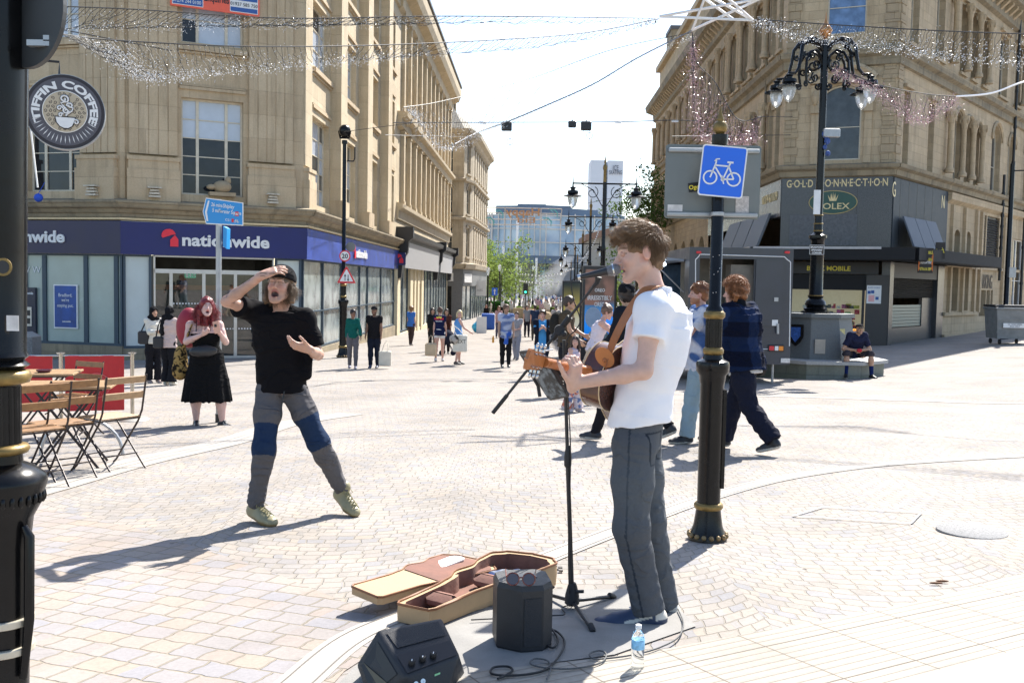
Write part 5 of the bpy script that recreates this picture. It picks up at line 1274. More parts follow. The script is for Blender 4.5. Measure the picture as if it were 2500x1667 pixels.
def body_sdf(b,h,hands=None,mouth=0.,arms=True,fine=True,legs=True,feet=True,ears=True):
 J,s,k=b.J,b.s,b.bulk;S=SDF(b.lo,b.hi,h)
 S.loft(b.torso(),.03*s)
 for sd in 'LR':
  if legs:
   hi,kn,an=J['hi'+sd],J['kn'+sd],J['an'+sd];m1=hi+(kn-hi)*.45;m2=kn+(an-kn)*.3
   S.chain([hi,m1,kn,m2,an],np.array([.085*k,.074*k,.052,.053*k,.034])*s,.03*s)
   if feet:to=J['to'+sd];S.cap(an-np.array([0,0,.035*s]),to,.036*s,.026*s,.03*s)
  sh,el,wr=J['sh'+sd],J['el'+sd],J['wr'+sd];m1=sh+(el-sh)*.4;m2=el+(wr-el)*.28;kk=1+(k-1)*.8;fm=.88 if b.sex=='f' else 1
  S.chain([sh,m1,el,m2,wr],np.array([.054*kk,.046*kk,.037*kk,.039*kk,.0255])*s*fm,.025*s)
  S.ell(sh,np.array([.056,.054,.052])*s*kk*fm,None,.04*s)
  hh=(hands or{}).get(sd)
  if hh is None:
   d=nrm(wr-el);pn=nrm(np.cross(d,b.fs)*(1 if sd=='L' else-1))if abs(np.dot(d,b.fs))<.9 else np.array([0,0,-1.])
   inw=-b.lat_s if sd=='L' else b.lat_s;pn=nrm(inw-d*np.dot(inw,d));sdn=1 if np.dot(np.cross(d,pn),b.fs)>0 else-1
   hand(S,wr,d,pn,s*fm,(.35,.4,.45,.5),(.5,.3),sdn,fine=fine)
  else:hand(S,hh.get('w',wr),hh['d'],hh['pn'],s*fm*hh.get('k',1.),hh.get('c',(.35,.4,.45,.5)),hh.get('th',(.5,.3)),hh.get('side',1),hh.get('sp',.05),fine=fine)
 for sd in 'LR':S.cap(J['sh'+sd]-b.up*.008*s,b.neck-b.up*.015*s,.040*s*(.88 if b.sex=='f' else 1),.040*s*(.88 if b.sex=='f' else 1),.03*s)
 nk=.050 if b.sex=='m' else .041
 S.cap(b.neck-b.up*.03*s,b.hp(0,-.022,-.06),nk*1.12*s,nk*s,.035*s)
 head_sdf(S,b,mouth,fine=fine,ears=ears);return S
def skin_col(b,base,lips=(.42,.13,.11),stubble=0.,brow=None,blush=.25,mouth=0.,extra=None):
 base=np.array(base);
 def f(V):
  L=(V-b.hc)@b.HR/b.s;n=len(V);C=np.tile(base,(n,1));x,y,z=L[:,0],L[:,1],L[:,2]
  fr=(y>.03)&(np.abs(z)<.13)&(np.abs(x)<.09)
  def mixm(w,c):
   nonlocal C;w=np.clip(w,0,1)[:,None];C=C*(1-w)+np.array(c)*w
  for sx in(-1,1):mixm(fr*blush*np.exp(-(((x-sx*.04)/.02)**2+((z+.03)/.02)**2)),base*np.array([1.05,.7,.7]))
  mixm(fr*.3*np.exp(-((x/.014)**2+((z+.03)/.016)**2)),base*np.array([1.05,.72,.7]))
  for sx in(-1,1):mixm((np.abs(L-np.array([sx*.082,-.01,-.005]))<np.array([.02,.03,.04])).all(1)*.35,base*np.array([1.05,.68,.62]))
  if stubble:
   w=(z<-.045)*(z>-.14)*(y>-.01)*stubble*(1-.75*np.exp(-((x/.03)**2+((z+.064)/.012)**2)));mixm(w,np.array(brow if brow is not None else(.1,.05,.03)))
   mixm(stubble*fr*np.exp(-((x/.026)**2+((z+.049)/.006)**2)),np.array(brow if brow is not None else(.1,.05,.03)))
  mixm(fr*(y>.075)*np.clip(1.6-((x/(b.mw+.003))**2+((z+.0645+mouth*.006)/(.012+mouth*.018))**2)*1.3,0,1),lips)
  if mouth:mixm(fr*(np.clip(2.2-2*((x/(b.mw+.001))**2+((z+.068+mouth*.008)/(.004+.016*mouth))**2),0,1))*(y<.0925),(.03,.008,.008))
  if brow is not None:
   for sx in(-1,1):
    u=(x*sx-.031)/.021;mixm(fr*(y>.05)*(np.abs(u)<1.1)*np.clip(1.5-np.abs(z-.030+.005*u*u)/.0038,0,1),brow)
  for sx in(-1,1):
   u=(x*sx-.031)/.017;mixm(.75*fr*(y>.06)*(np.abs(u)<1)*np.clip(1.4-np.abs(z-.008+.004*u*u)/.003,0,1),(.06,.03,.02))
  if extra:C=extra(V,L,C)
  return C
 return f
def eyes(b,parent,iris=(.05,.09,.12),look=(0,1,0),open_=1.):
 for x in(-1,1):
  c=b.hp(x*.031,.0792,.0055);mb=MB();mb.ball(c,.0118*b.s,14,10);e=mb.build('eyeball',m_eye,parent,smooth=180)
  f=nrm(b.HR@nrm(look));mb=MB();mb.lathe(Vector(c+f*.0113*b.s),[(.0055*b.s,0),(.005*b.s,.0009)],12,axis=tuple(f));mb.build('iris',mat('iris_%d'%int(iris[0]*100),iris,.2,var=0),e,smooth=0)
def strands(b,parent,m,roots,dirs,L,r,col,colv=.25,curl=0.,n=5,droop=0.,seed=1,name='hair_strands',clump=0.,outw=.0):
 """many tapered tufts; roots (N,3) world, dirs (N,3)"""
 rs=np.random.RandomState(seed);N_=len(roots);dirs=dirs/np.linalg.norm(dirs,axis=1)[:,None];L=np.asarray(L)*np.ones(N_)*(.75+.5*rs.rand(N_))
 t=np.linspace(0,1,n);ph=rs.rand(N_)*6.28;side=np.cross(dirs,rs.normal(size=(N_,3)));side/=np.linalg.norm(side,axis=1)[:,None];s2=np.cross(dirs,side)
 P_=roots[:,None,:]+dirs[:,None,:]*(L[:,None]*t[None])[:,:,None]
 P_[:,:,2]-=droop*(t**2)[None]*L[:,None]
 if curl:P_+=curl*((np.sin(ph[:,None]+t*9)*t)[:,:,None]*side[:,None]+(np.cos(ph[:,None]+t*9)*t)[:,:,None]*s2[:,None])
 rad=r*(1-.85*t)
 V=[];
 for j in range(3):
  a=2*pi*j/3;V.append(P_+rad[None,:,None]*(cos(a)*side[:,None]+sin(a)*s2[:,None]))
 V=np.stack(V,2).reshape(-1,3)
 base=(np.arange(N_)*n*3)[:,None];F_=[]
 for i in range(n-1):
  for j in range(3):F_.append(base+np.array([[i*3+j,i*3+(j+1)%3,(i+1)*3+(j+1)%3,(i+1)*3+j]]))
 F_=np.concatenate(F_);cv=(1+colv*(rs.rand(N_)*2-1))
 C=np.repeat(np.clip(np.array(col)[None]*cv[:,None],0,1),n*3,0)if np.ndim(col)==1 else np.repeat(np.clip(col*cv[:,None],0,1),n*3,0)
 return finish(name,V,F_,m,parent,smooth=180,col=C)
def scalp_pts(b,N_,test,seed=0,r=(.080,.098,.090),c=(0,-.016,.036)):
 rs=np.random.RandomState(seed);q=rs.normal(size=(N_*4,3));q/=np.linalg.norm(q,axis=1)[:,None];L=q*np.array(r)+np.array(c);m=test(L[:,0],L[:,1],L[:,2])
 L,q=L[m][:N_],q[m][:N_];return(L@b.HR.T)*b.s+b.hc,q@b.HR.T,L
def const(c,v=0.,seed=0):return lambda V:np.tile(np.array(c),(len(V),1))
def wave(V,sc,seed=0):
 r=np.random.RandomState(seed);A=np.zeros(len(V))
 for i in range(6):d=nrm(r.normal(size=3))*sc*(.5+r.rand());A+=np.sin(V@d+r.rand()*6.28)
 return A/3
def blobs(c1,c2,sc=18.,seed=1,thr=.0,w=.5,c3=None):
 def f(V):
  q=V+.03*np.stack([wave(V,sc*.8,seed+i)for i in(5,6,7)],1);a=np.clip((wave(q,sc,seed)-thr)/w+.5,0,1)[:,None];C=np.array(c1)*(1-a)+np.array(c2)*a
  if c3 is not None:e=np.clip((wave(q,sc*1.9,seed+9)-.35)/.2,0,1)[:,None];C=C*(1-e)+np.array(c3)*e
  return C
 return f
def top(b,h,sleeve='s',o=.020,hem=.05,t0=0.,neckcut=True,fold=.004,sl_o=.016,seed=1,wmul=1.,dmul=1.,slen=.55,t1=1.0,belly=0.,collar=0.,fscale=38,cutp=None):
 """shirt; sleeve: 's' short, 'l' long, 'n' none"""
 J,s,k=b.J,b.s,b.bulk;S=SDF(b.lo-.08,b.hi+.03,h);S.loft(b.torso(o*s,t0,t1,wmul,dmul,hem,belly),.03*s)
 if cutp is not None:S.plane(*cutp)
 kk=1+(k-1)*.8;fm=.88 if b.sex=='f' else 1
 for sd in 'LR':
  sh,el,wr=J['sh'+sd],J['el'+sd],J['wr'+sd]
  if sleeve!='n':S.ell(sh,(np.array([.056,.054,.052])*kk*fm+o*.8)*s,None,.04*s)
  if sleeve=='s':
   e=sh+(el-sh)*(slen[sd]if isinstance(slen,dict)else slen);d=nrm(el-sh);r0=(.050*kk*fm+sl_o*.75)*s;r1=(.047*kk*fm+sl_o*1.1)*s
   T=S.twin();T.cap(sh,e+d*r1,r0,r1,.035*s);T.plane(e,d);S.merge(T,.035*s)
  elif sleeve=='l':
   e=el+(wr-el)*.93;d=nrm(wr-el);m2=el+(wr-el)*.3
   T=S.twin();T.chain([sh,el,m2,e+d*.03],(np.array([.052,.042,.042,.032])*kk*fm+sl_o*.8)*s,.035*s);lo_,hi_=np.minimum(el,e),np.maximum(el,e);T.plane(e,d,lo_-.09*s,hi_+.12*s);S.merge(T,.035*s)
  S.cap(sh-b.up*.005*s,b.neck-b.up*.012*s,(.046*fm+o*.7)*s,(.040*fm+o*.6)*s,.03*s)
 if fold:S.noise(fold*s,fscale/s,seed,ridge=True);S.noise(fold*.6*s,fscale*2.4/s,seed+3)
 p=b.torso(0,t0,t1,1,1,hem)[0][0]
 return S
def tees(b,h,parent,colf,name='t_shirt',m=None,cut=None,extra=None,**kw):
 hem=kw.get('hem',.05);hz=b.torso(0,0,1,1,1,hem)[0][0]
 S=top(b,h,cutp=(hz,-b.up*.6+np.array([0,0,-.4]))if cut is None else cut,**kw)
 if extra:extra(S)
 nk=b.neck+b.up*.045*b.s;S.ell(nk+b.fs*.018*b.s,np.array([.062,.062,.05])*b.s,None,.01,'s')
 return sdf_build(S,name,m or m_cloth,parent,colf)
def legsr(b,h,o=.014,flare=0.,cutk=1.,pts=None,loose=1.,fold=.004,seed=3,hem=.0,tw=.42,drop=0.,fscale=42):
 """trousers; cutk: 1 = to the ankle, .5 = to the knee"""
 J,s,k=b.J,b.s,b.bulk;S=SDF(b.lo-.05,b.hi,h);S.loft(b.torso(.005*s,0,tw),.03*s)
 for sd in 'LR':
  hi,kn,an=J['hi'+sd],J['kn'+sd],J['an'+sd];m1=hi+(kn-hi)*.45;m2=kn+(an-kn)*.3
  rs=(np.array([.088*k,.076*k*loose,.056*loose,.055*k*loose,(.040+flare)*loose])+o)*s
  if cutk>.55:
   e=kn+(an-kn)*((cutk-.5)*2);d=nrm(an-kn);T=S.twin();T.chain([hi,m1,kn,m2,e+d*.05],rs,.04*s)
  else:e=hi+(kn-hi)*cutk*2;d=nrm(kn-hi);T=S.twin();T.chain([hi,m1 if cutk>.25 else e,e+d*.06],[rs[0],rs[1],rs[1]*1.02],.04*s)
  T.plane(e,d,e-.2*s,e+.2*s);S.merge(T,.03*s)
 if fold:S.noise(fold*s,fscale/s,seed,ridge=True);S.noise(fold*.5*s,fscale*2.2/s,seed+3)
 return S
def skirt(b,h,z0,flare=.12,o=.012,seed=4,fold=.01,depth=.9):
 s=b.s;T=b.torso(o*s,0,.45);p=T[0];L=p[0][2]-z0;S=SDF(np.minimum(b.lo,[b.lo[0]-.1,b.lo[1]-.1,z0]),b.hi+.1,h)
 c=p[0];q=np.array([c[0],c[1],z0]);mid=c*.5+q*.5
 S.loft([(q,p[1],p[2],p[3]+flare,(p[4]+flare)*depth),(mid,p[1],p[2],p[3]+flare*.62,(p[4]+flare*.62)*depth)]+T,.03*s)
 sl,X,Y,Z=S.sub(S.lo,S.lo+np.array(S.n)*S.h);a=np.arctan2(Y-c[1],X-c[0]);S.F[sl]+=(fold*np.sin(a*13+np.sin(a*5)*1.5)*np.clip((c[2]-Z)/max(L,.01),0,1)*(np.abs(S.F[sl])<.05)).astype(np.float32)
 return S
def shoes(b,parent,col,sole=(.55,.53,.48),h=.008,name='shoe',high=.0,stripe=None,big=1.):
 J,s=b.J,b.s
 for sd in 'LR':
  an,to=J['an'+sd],J['to'+sd];d=to-an;d=nrm(d);heel=an-np.array([0,0,.050*s])-nrm(np.array([d[0],d[1],0]))*.035*s if abs(d[2])<.85 else an-d*.02
  ft=nrm(to-heel);lat=nrm(np.cross(ft,nrm(an-to)+1e-6));upv=nrm(np.cross(lat,ft));
  if np.dot(upv,an-heel)<0:upv=-upv
  L=np.linalg.norm(to-heel)+.02*s;R=np.stack([lat,ft,upv],1);S=SDF(np.minimum(np.minimum(an,heel),to)-.09*s,np.maximum(np.maximum(an,heel),to)+.09*s,h)
  ball=heel+ft*L*.66;S.cap(heel+upv*.004,ball,.036*s*big,.044*s*big,.02*s,flat=(upv,.85));S.cap(ball,heel+ft*L*.93,.043*s*big,.037*s*big,.02*s,flat=(upv,.80));S.cap(heel+upv*.03*s,an+upv*(.015+high)*s+ft*.01,.038*s*big,.037*s*big,.03*s);S.cap(an,ball+upv*.02*s,.03*s,.024*s,.03*s)
  S.plane(heel-upv*.031*s,-upv)
  so_=heel-upv*.031*s
  def cf(V,so_=so_,upv=upv,col=col,sole=sole,heel=heel,ft=ft,lat=lat,L=L):
   z=(V-so_)@upv;y=(V-heel)@ft;x=np.abs((V-heel)@lat);C=np.tile(np.array(col),(len(V),1));C[z<.027*s]=sole
   if stripe=='swoosh':
    yy=y/L;C[(x>.024*s)&(np.abs(z-(.040+.055*(yy-.30)**1.0*-.9+.02)*s)<(.0045+.010*np.clip(yy-.1,0,1))*s)&(yy>.08)&(yy<.55)]=(.66,.62,.54);C[(z>.055*s)&(yy<.02)]=(.66,.62,.54)
   elif stripe is not None:
    q=(y/L*1.0+z*4.0);m=(x>.022*s)&(z>.028*s)&(y>L*.25)&(y<L*.62)&(np.sin(q*55)>.1);C[m]=stripe
   return C
  sdf_build(S,name,m_shoe,parent,cf)
def laces(b,parent,col):
 for sd in 'LR':
  an,to=b.J['an'+sd],b.J['to'+sd];s=b.s;mb=MB();d=nrm(to-an);heel=an-np.array([0,0,.045*s]);ft=nrm(to-heel);lat=nrm(np.cross(ft,[0,0,1]));upv=np.cross(lat,ft)
  p0,p1=an+upv*.022*s+ft*.045*s,heel+ft*.175*s+upv*.046*s
  for i in range(5):
   c=p0+(p1-p0)*i/5;q=c+(p1-p0)/5
   for sg in(-1,1):mb.tube([c-lat*.022*sg*s-upv*.006,(c+q)/2+upv*.010*s,q+lat*.022*sg*s-upv*.006],.0032*s,5)
  for sg in(-1,1):mb.tube([p0+upv*.006,p0+lat*.028*sg+upv*.016,p0+lat*.042*sg+ft*.02+upv*.002,p0+lat*.02*sg+ft*.015],.0028*s,5)
  mb.build('laces',mat('lace_%d'%int(col[0]*100),col,.8,var=.1),parent,smooth=60)
def hair_cap(b,h,parent,col,style='short',seed=5,grow=.012,name='hair',colv=.35):
 s,R,hp=b.s,b.HR,b.hp;S=SDF(b.hc-.24*s,b.hc+.2*s,h);g=grow
 S.ell(hp(0,-.018,.040),(np.array([.078,.096,.088])+g)*s,R,.02)
 if style in('short','crop','receding'):S.ell(hp(0,-.045,-.02),(np.array([.070,.058,.06])+g*.5)*s,R,.03)
 if style=='quiff':S.ell(hp(0,-.045,-.03),(np.array([.066,.055,.06])+g*.3)*s,R,.03);S.ell(hp(0,.035,.098),np.array([.072,.072,.030])*s,R,.03);S.ell(hp(0,.085,.074),np.array([.058,.033,.026])*s,R,.02)
 if style in('curly',):S.ell(hp(0,-.03,.03),np.array([.115,.118,.125])*s,R,.03);S.ell(hp(0,-.04,-.03),np.array([.10,.085,.08])*s,R,.03)
 if style=='locks':
  S.ell(hp(0,-.05,-.03),np.array([.082,.058,.080])*s,R,.03)
  for x in(-1,1):S.chain([hp(x*.070,-.02,.02),hp(x*.082,-.022,-.05),hp(x*.088,-.02,-.10)],np.array([.022,.024,.018])*s,.02)
 if style in('bob','long','wavy'):
  L={'bob':-.10,'long':-.24,'wavy':-.16}[style]
  S.ell(hp(0,-.05,-.03),np.array([.088,.062,.085])*s,R,.03)
  for x in(-1,1):S.chain([hp(x*.072,-.012,.03),hp(x*.088,-.018,-.06),hp(x*.092,-.012,L)],np.array([.028,.028,.022])*s,.02)
  S.chain([hp(0,-.07,0),hp(0,-.075,L)],np.array([.06,.055])*s,.03)
 if style in('bun','tail'):
  S.ell(hp(0,-.05,-.01),(np.array([.070,.055,.05])+g*.4)*s,R,.02)
  if style=='bun':S.ell(hp(0,-.075,.115),np.array([.042,.042,.038])*s,R,.012)
  else:S.chain([hp(0,-.11,.03),hp(0,-.14,-.02),hp(0,-.125,-.13)],np.array([.025,.03,.016])*s,.015)
 ft={'receding':.088,'quiff':.05,'curly':.07,'bald':.09}.get(style,.066)
 S.ell(hp(0,.105,-.055 if style!='quiff' else-.045),np.array([.078,.085,.125 if style!='receding' else .155])*s,R,.012,'s')
 if style in('short','crop','quiff','receding','bun','tail'):
  for x in(-1,1):S.ell(hp(x*.095,.012,-.035),np.array([.035,.040,.048])*s,R,.008,'s')
  S.ell(hp(0,.0,-.135),np.array([.12,.12,.055])*s,R,.01,'s')
 S.noise((.006 if style!='curly' else .014)*s,(85 if style!='curly' else 60)/s,seed,stretch=(1,1,.5));S.noise(.004*s,170/s,seed+1)
 col=np.array(col)
 return sdf_build(S,name,m_hair,parent,lambda V:np.clip(col*(1+colv*wave(V,120,seed))[:,None],.002,1))
def cap_hat(b,parent,col=(.012,.012,.014),h=.008,back=False,flat=False):
 s,R,hp=b.s,b.HR,b.hp;S=SDF(b.hc-.26*s,b.hc+.26*s,h)
 S.ell(hp(0,-.014,.052),(np.array([.097,.114,.098])if not flat else np.array([.094,.115,.07]))*s,R,.02);S.plane(hp(0,0,.035 if not flat else .05),-b.hu+b.hf*(.12 if not flat else .25))
 sy=-1 if back else 1;S.ell(hp(0,.122*sy,.050),np.array([.070,.078,.010])*s,R,.012)
 return sdf_build(S,'cap',m_cloth,parent,const(col))
def arm_ik(sh,el,wr):return sh,el,wr
def pose(X,Y,H=1.72,face=0.,gait=0.,armsL=(0,.15,.1),armsR=(0,.15,.1),lean=0.,gzv=None,step=.35,sex='m',width=1.,head=None,twist=0.):
 """standing / walking figure. face: angle of the facing direction, 0 = towards the camera (-Y), pi/2 = towards +X.
    gait in [-1, 1]: left leg forward when positive; arms (pitch forward, elbow bend, abduct)"""
 s=H/1.78;z0=gz(X,Y)if gzv is None else gzv;f=np.array([sin(face),-cos(face),0]);l=np.array([cos(face),sin(face),0])
 up=nrm(np.array([0,0,1.])+f*lean);sw=(.165 if sex=='m' else .145)*s*width;hw=.092*s
 def leg(sd,a):
  """a: thigh pitch forward"""
  th,sh=.44*s,.43*s;kb=.12+max(0,-a)*1.3;hip=l*hw*sd;kn=hip+f*sin(a)*th-np.array([0,0,cos(a)*th]);b_=a-kb;an=kn+f*sin(b_)*sh-np.array([0,0,cos(b_)*sh]);return hip,kn,an,b_
 aL,aR=gait*step+.05,-gait*step+.05;Lh,Lk,La,lb=leg(1,aL);Rh,Rk,Ra,rb=leg(-1,aR)
 ankh=.085*s;low=min(La[2],Ra[2]);pel=np.array([X,Y,z0+ankh-low]);J={}
 for sd,hp_,k_,a_,ba in(('L',Lh,Lk,La,lb),('R',Rh,Rk,Ra,rb)):
  J['hi'+sd],J['kn'+sd],J['an'+sd]=pel+hp_,pel+k_,pel+a_
  lift=(J['an'+sd][2]-z0-ankh);fd=f*cos(min(1.2,lift*4))-np.array([0,0,sin(min(1.2,lift*4))]);J['to'+sd]=J['an'+sd]+fd*.165*s-np.array([0,0,.055*s])*cos(min(1.2,lift*4))
 ch=pel+up*.525*s;l2=nrm(l*cos(twist)+f*sin(twist))
 J['shL'],J['shR']=ch+l2*sw,ch-l2*sw
 for sd,(pt,eb,ab),sg_ in(('L',armsL,1),('R',armsR,-1)):
  d=nrm(f*sin(pt)-np.array([0,0,cos(pt)])+l2*sg_*(ab));J['el'+sd]=J['sh'+sd]+d*.285*s
  p2=pt+eb;ix=-sg_*l2*min(.6,eb*.3)if eb>.6 else l2*sg_*ab*.4;d2=nrm(f*sin(p2)-np.array([0,0,cos(p2)])+ix);J['wr'+sd]=J['el'+sd]+d2*.255*s
 J['neck']=ch+up*.04*s;J['head']=ch+up*.20*s+f*.03*s
 return J,f,l
PEOPLE=[]
def person(label,base,group=None):
 t=thing('person',label,'person',tuple(base),0,group);return t
# the singer
def W(px,py,Y):return np.array(P(px,py,Y))
m_rub=mat('black_rubber',(.018,.018,.02),.65)
m_sat=mat('satin_black',(.02,.02,.022),.38,var=.2,nscale=20)
m_chr=mat('chrome',(.6,.6,.6),.18,1.,var=0)
YB=4.25
bf=nrm([-.95,.32,0]);bl=np.cross([0,0,1],bf)
shL=W(1594,756,4.11);shR=shL-bl*.33;hiL=W(1548,1085,4.19);hl=nrm(np.cross([0,0,1],nrm([-.97,.25,0])));hiR=hiL-hl*.18
anL=W(1583,1490,4.16);anR=W(1618,1478,4.34);knL=W(1541,1290,4.14);knR=W(1583,1272,4.31)
ga=nrm([-.585,-.80,.175])
gn=nrm(np.array([-.80,.58,.18])-ga*np.dot([-.80,.58,.18],ga));gw=np.cross(gn,ga)
if gw[2]<0:gw=-gw
GCN=np.array(P(1512,925,4.43))
gp=lambda a,w_,n_:GCN+ga*a+gw*w_+gn*n_
J=dict(shL=shL,shR=shR,hiL=hiL,hiR=hiR,knL=knL,knR=knR,anL=anL,anR=anR,toL=W(1470,1524,4.17),toR=W(1515,1508,4.36),elL=W(1572,905,4.03),wrL=gp(.43,-.058,-.036),elR=shR+np.array([-.12,.06,-.25]),wrR=W(1520,900,4.52),head=W(1562,617,4.26),neck=W(1600,716,4.27))
bk=Body(J,1.80,bulk=.90,hf=nrm([-.985,-.10,-.17]),hu=nrm([-.16,0,1]))
bk_t=person('young man in white polo and grey jeans singing at a microphone with a guitar',(hiL[0],YB,gz(hiL[0],YB)))
h1=.0052
hnd={'L':dict(d=nrm(ga*.35+gw*.85-gn*.12),pn=nrm(gn),side=1,c=(.95,1.0,1.05,1.1),th=(.7,.2),sp=.07),'R':dict(d=nrm([-.5,-.5,-.4]),pn=-gn,side=1,c=(.5,.5,.5,.5))}
S=body_sdf(bk,h1,hands=hnd,mouth=.35);sdf_build(S,'body',m_skin,bk_t,skin_col(bk,(.66,.42,.33),lips=(.50,.20,.17),brow=(.22,.12,.06),mouth=.35,blush=.35))
for x in(-1,1):
 mb=MB();mb.ball(bk.hp(x*.031,.0815,.0055),.0122*bk.s,14,10);mb.build('eyelid',mat('eyelid_skin',(.50,.28,.21),.5,var=.05),bk_t,smooth=180)
wht=(.80,.80,.84);hemc=W(1560,1032,YB)
S=top(bk,h1+.0008,hem=.03,o=.030,sl_o=.026,slen=.50,fold=.003,seed=11,fscale=26,cutp=(hemc,nrm([.12,0,-1])),dmul=1.08)
nk=bk.neck+bk.up*.040;S.ell(nk+bk.fs*.012,np.array([.066,.066,.042]),None,.01,'s')
sdf_build(S,'polo_shirt',mat('white_jersey',wht,.9,var=.03,bump=.3,bscale=260),bk_t)
S=SDF(bk.neck-.14,bk.neck+.14,.0045)
for a_ in np.linspace(-2.7,2.7,26):
 d0=bk.fs*cos(a_)+bk.lat_s*sin(a_);S.cap(bk.neck+d0*.064-bk.up*.005,bk.neck+d0*.056+bk.up*.034-bk.fs*.008,.0045,.004,.006)
 S.cap(bk.neck+d0*.060+bk.up*.033-bk.fs*.006,bk.neck+d0*.088-bk.up*.016,.004,.0035,.006)
sdf_build(S,'collar',mat('white_jersey',wht),bk_t)
def jean_col(V):
 n=len(V);z=V[:,2];base=np.array([.088,.094,.106]);C=np.tile(base,(n,1));a=np.clip(.5+.5*wave(V*np.array([1,1,.45]),14,4),0,1)[:,None];C=C*(1-.35*a)+np.array([.13,.145,.16])*.35*a
 for sd in 'LR':
  hi,kn,an=bk.J['hi'+sd],bk.J['kn'+sd],bk.J['an'+sd]
  for a_,b_ in((hi+np.array([0,0,.12]),kn),(kn,an)):
   ab=b_-a_;t=((V-a_)@ab)/(ab@ab);d=V-a_-t[:,None]*ab;m=(t>-.02)&(t<1.04)&(np.abs(d@bk.fh-.012)<.0042)&(d@bk.lat_h*(1 if sd=='L' else-1)>.01);C[m]=(.036,.043,.056)
 rel=V-bk.pel;bk_=rel@bk.fh<-.03;ul=rel@bk.lat_h;uz=rel[:,2]
 for s0 in(.088,-.088):e_=np.maximum(np.abs(ul-s0)/.058,np.abs(uz+.01)/.068+np.maximum(0,-uz-.04)*3*np.abs(ul-s0)/.05*0);C[bk_&(np.abs(e_-1)<.075)]=(.02,.026,.036)
 C[(np.abs(uz-.115)<.004)]=(.02,.026,.036)
 k_=np.exp(-((z-knL[2]-.18)/.16)**2)[:,None]*.35;C=C*(1-k_)+np.array([.13,.145,.155])*k_;return C
S=legsr(bk,h1+.001,o=.016,loose=1.03,flare=.016,fold=.0012,seed=21,tw=.38,fscale=55)
for sd,q in(('L',knL),('R',knR)):
 for i in range(7):
  an_=J['an'+sd];p_=an_+(q-an_)*(.06+.075*i);sg=(-1)**i;S.cap(p_+np.array([-.055,-.04*sg,.015*sg]),p_+np.array([.055,.03*sg,-.012*sg]),.008,.006,.028)
 for i in range(4):p_=q+np.array([0,0,.07-.045*i]);S.cap(p_+np.array([.03,-.06,.0]),p_+np.array([.07,.03,.02]),.007,.005,.02)
sdf_build(S,'jeans',m_denim,bk_t,jean_col)
m_stitch=mat('dark_stitching',(.035,.04,.05),.8)
shoes(bk,bk_t,(.025,.045,.10),(.66,.62,.52),h=.005,stripe='swoosh',big=1.2)
hcol=(.17,.097,.047)
hair_cap(bk,h1,bk_t,hcol,'quiff',grow=.006)
pts,nr,L=scalp_pts(bk,7500,lambda x,y,z:(z>-.055+.45*np.maximum(y+.02,0))&~((np.abs(x)>.045)&(y>-.03)&(z<.035))&~((y>.045)&(z<.055)),2,r=(.082,.100,.093))
fwd=np.clip((L[:,2]-.02)/.08,0,1)[:,None]
dirs=nr*.45+bk.hf[None]*(1.05*fwd)+bk.hu[None]*(.40*fwd-.6*(1-fwd))+.20*np.random.RandomState(3).normal(size=nr.shape)
strands(bk,bk_t,m_hair,pts,dirs,.024+.034*fwd[:,0],.0011,np.array([(.23,.135,.068)])*np.ones((len(pts),1))*(.8+1.1*fwd*np.random.RandomState(5).rand(len(pts),1)),curl=.002,droop=.35,n=6)
gt=thing('acoustic_guitar','dark brown acoustic guitar with orange neck held by the singer','guitar',tuple(GCN))
m_gside=mat('dark_wood_lacquer',(.075,.028,.018),.22,var=.35,nscale=14,coat=.4);m_gtop=mat('spruce_top',(.55,.33,.13),.3,var=.1,coat=.3);m_gneck=mat('orange_mahogany',(.42,.15,.045),.3,var=.2,nscale=18,coat=.3);m_bind=mat('cream_binding',(.65,.5,.3),.4)
def outline(sc=1.):
 o_=[]
 for i in range(48):
  t_=2*pi*i/48;x=-cos(t_);w_={0:0}[0]if False else 0
  u=(x+1)/2
  hw=.205*math.sqrt(max(0,1-((u-.30)/.36)**2))if u<.30 else(.142+(.205-.142)*(.5+.5*cos(pi*(u-.30)/.28))if u<.58 else(.142+(.148-.142)*sin(pi*.5*(u-.58)/.17)if u<.75 else .148*math.sqrt(max(0,1-((u-.75)/.252)**2))))
  if u<.30:hw=.205*math.sqrt(max(0,1-((.30-u)/.30)**2))
  o_.append(((u*.50-.25)*sc,(hw if sin(t_)>=0 else-hw)*sc))
 return o_
ol=outline();mb=MB();mb.prism(ol,gp(0,0,-.053),ga,gw,gn*.106);mb.build('guitar_body',m_gside,gt,smooth=50)
mb=MB();mb.prism(outline(.995),gp(0,0,.053),ga,gw,gn*.002);mb.build('soundboard',m_gtop,gt,smooth=0)
for z_ in(-.052,.052):
 mb=MB();q_=[gp(a,w_,z_)for a,w_ in outline(1.004)];mb.tube(q_+[q_[0],q_[1]],.0028,5);mb.build('binding',m_bind,gt,smooth=60)
mb=MB();mb.prism(circ(.05,24,.06,0),gp(0,0,.0555),ga,gw,gn*.001);mb.build('sound_hole',m_black,gt,smooth=0)
mb=MB();
q_=[(gp(.235,0,.025),.034),(gp(.27,0,.036),.025),(gp(.36,0,.042),.0225),(gp(.56,0,.045),.0205)]
for i in range(3):pass
mb.tube([a for a,r in q_],[r for a,r in q_],12);mb.build('neck',m_gneck,gt,smooth=60)
mb=MB();mb.box(gp(.36,0,.060),(.42,.050,.008),Matrix((ga,gw,gn)).transposed());mb.build('fingerboard',mat('ebony',(.02,.012,.01),.4),gt,smooth=0)
hx=nrm(ga-gn*.22);hn=nrm(np.cross(hx,gw));hn=hn if np.dot(hn,gn)>0 else-hn;h0=gp(.565,0,.052)
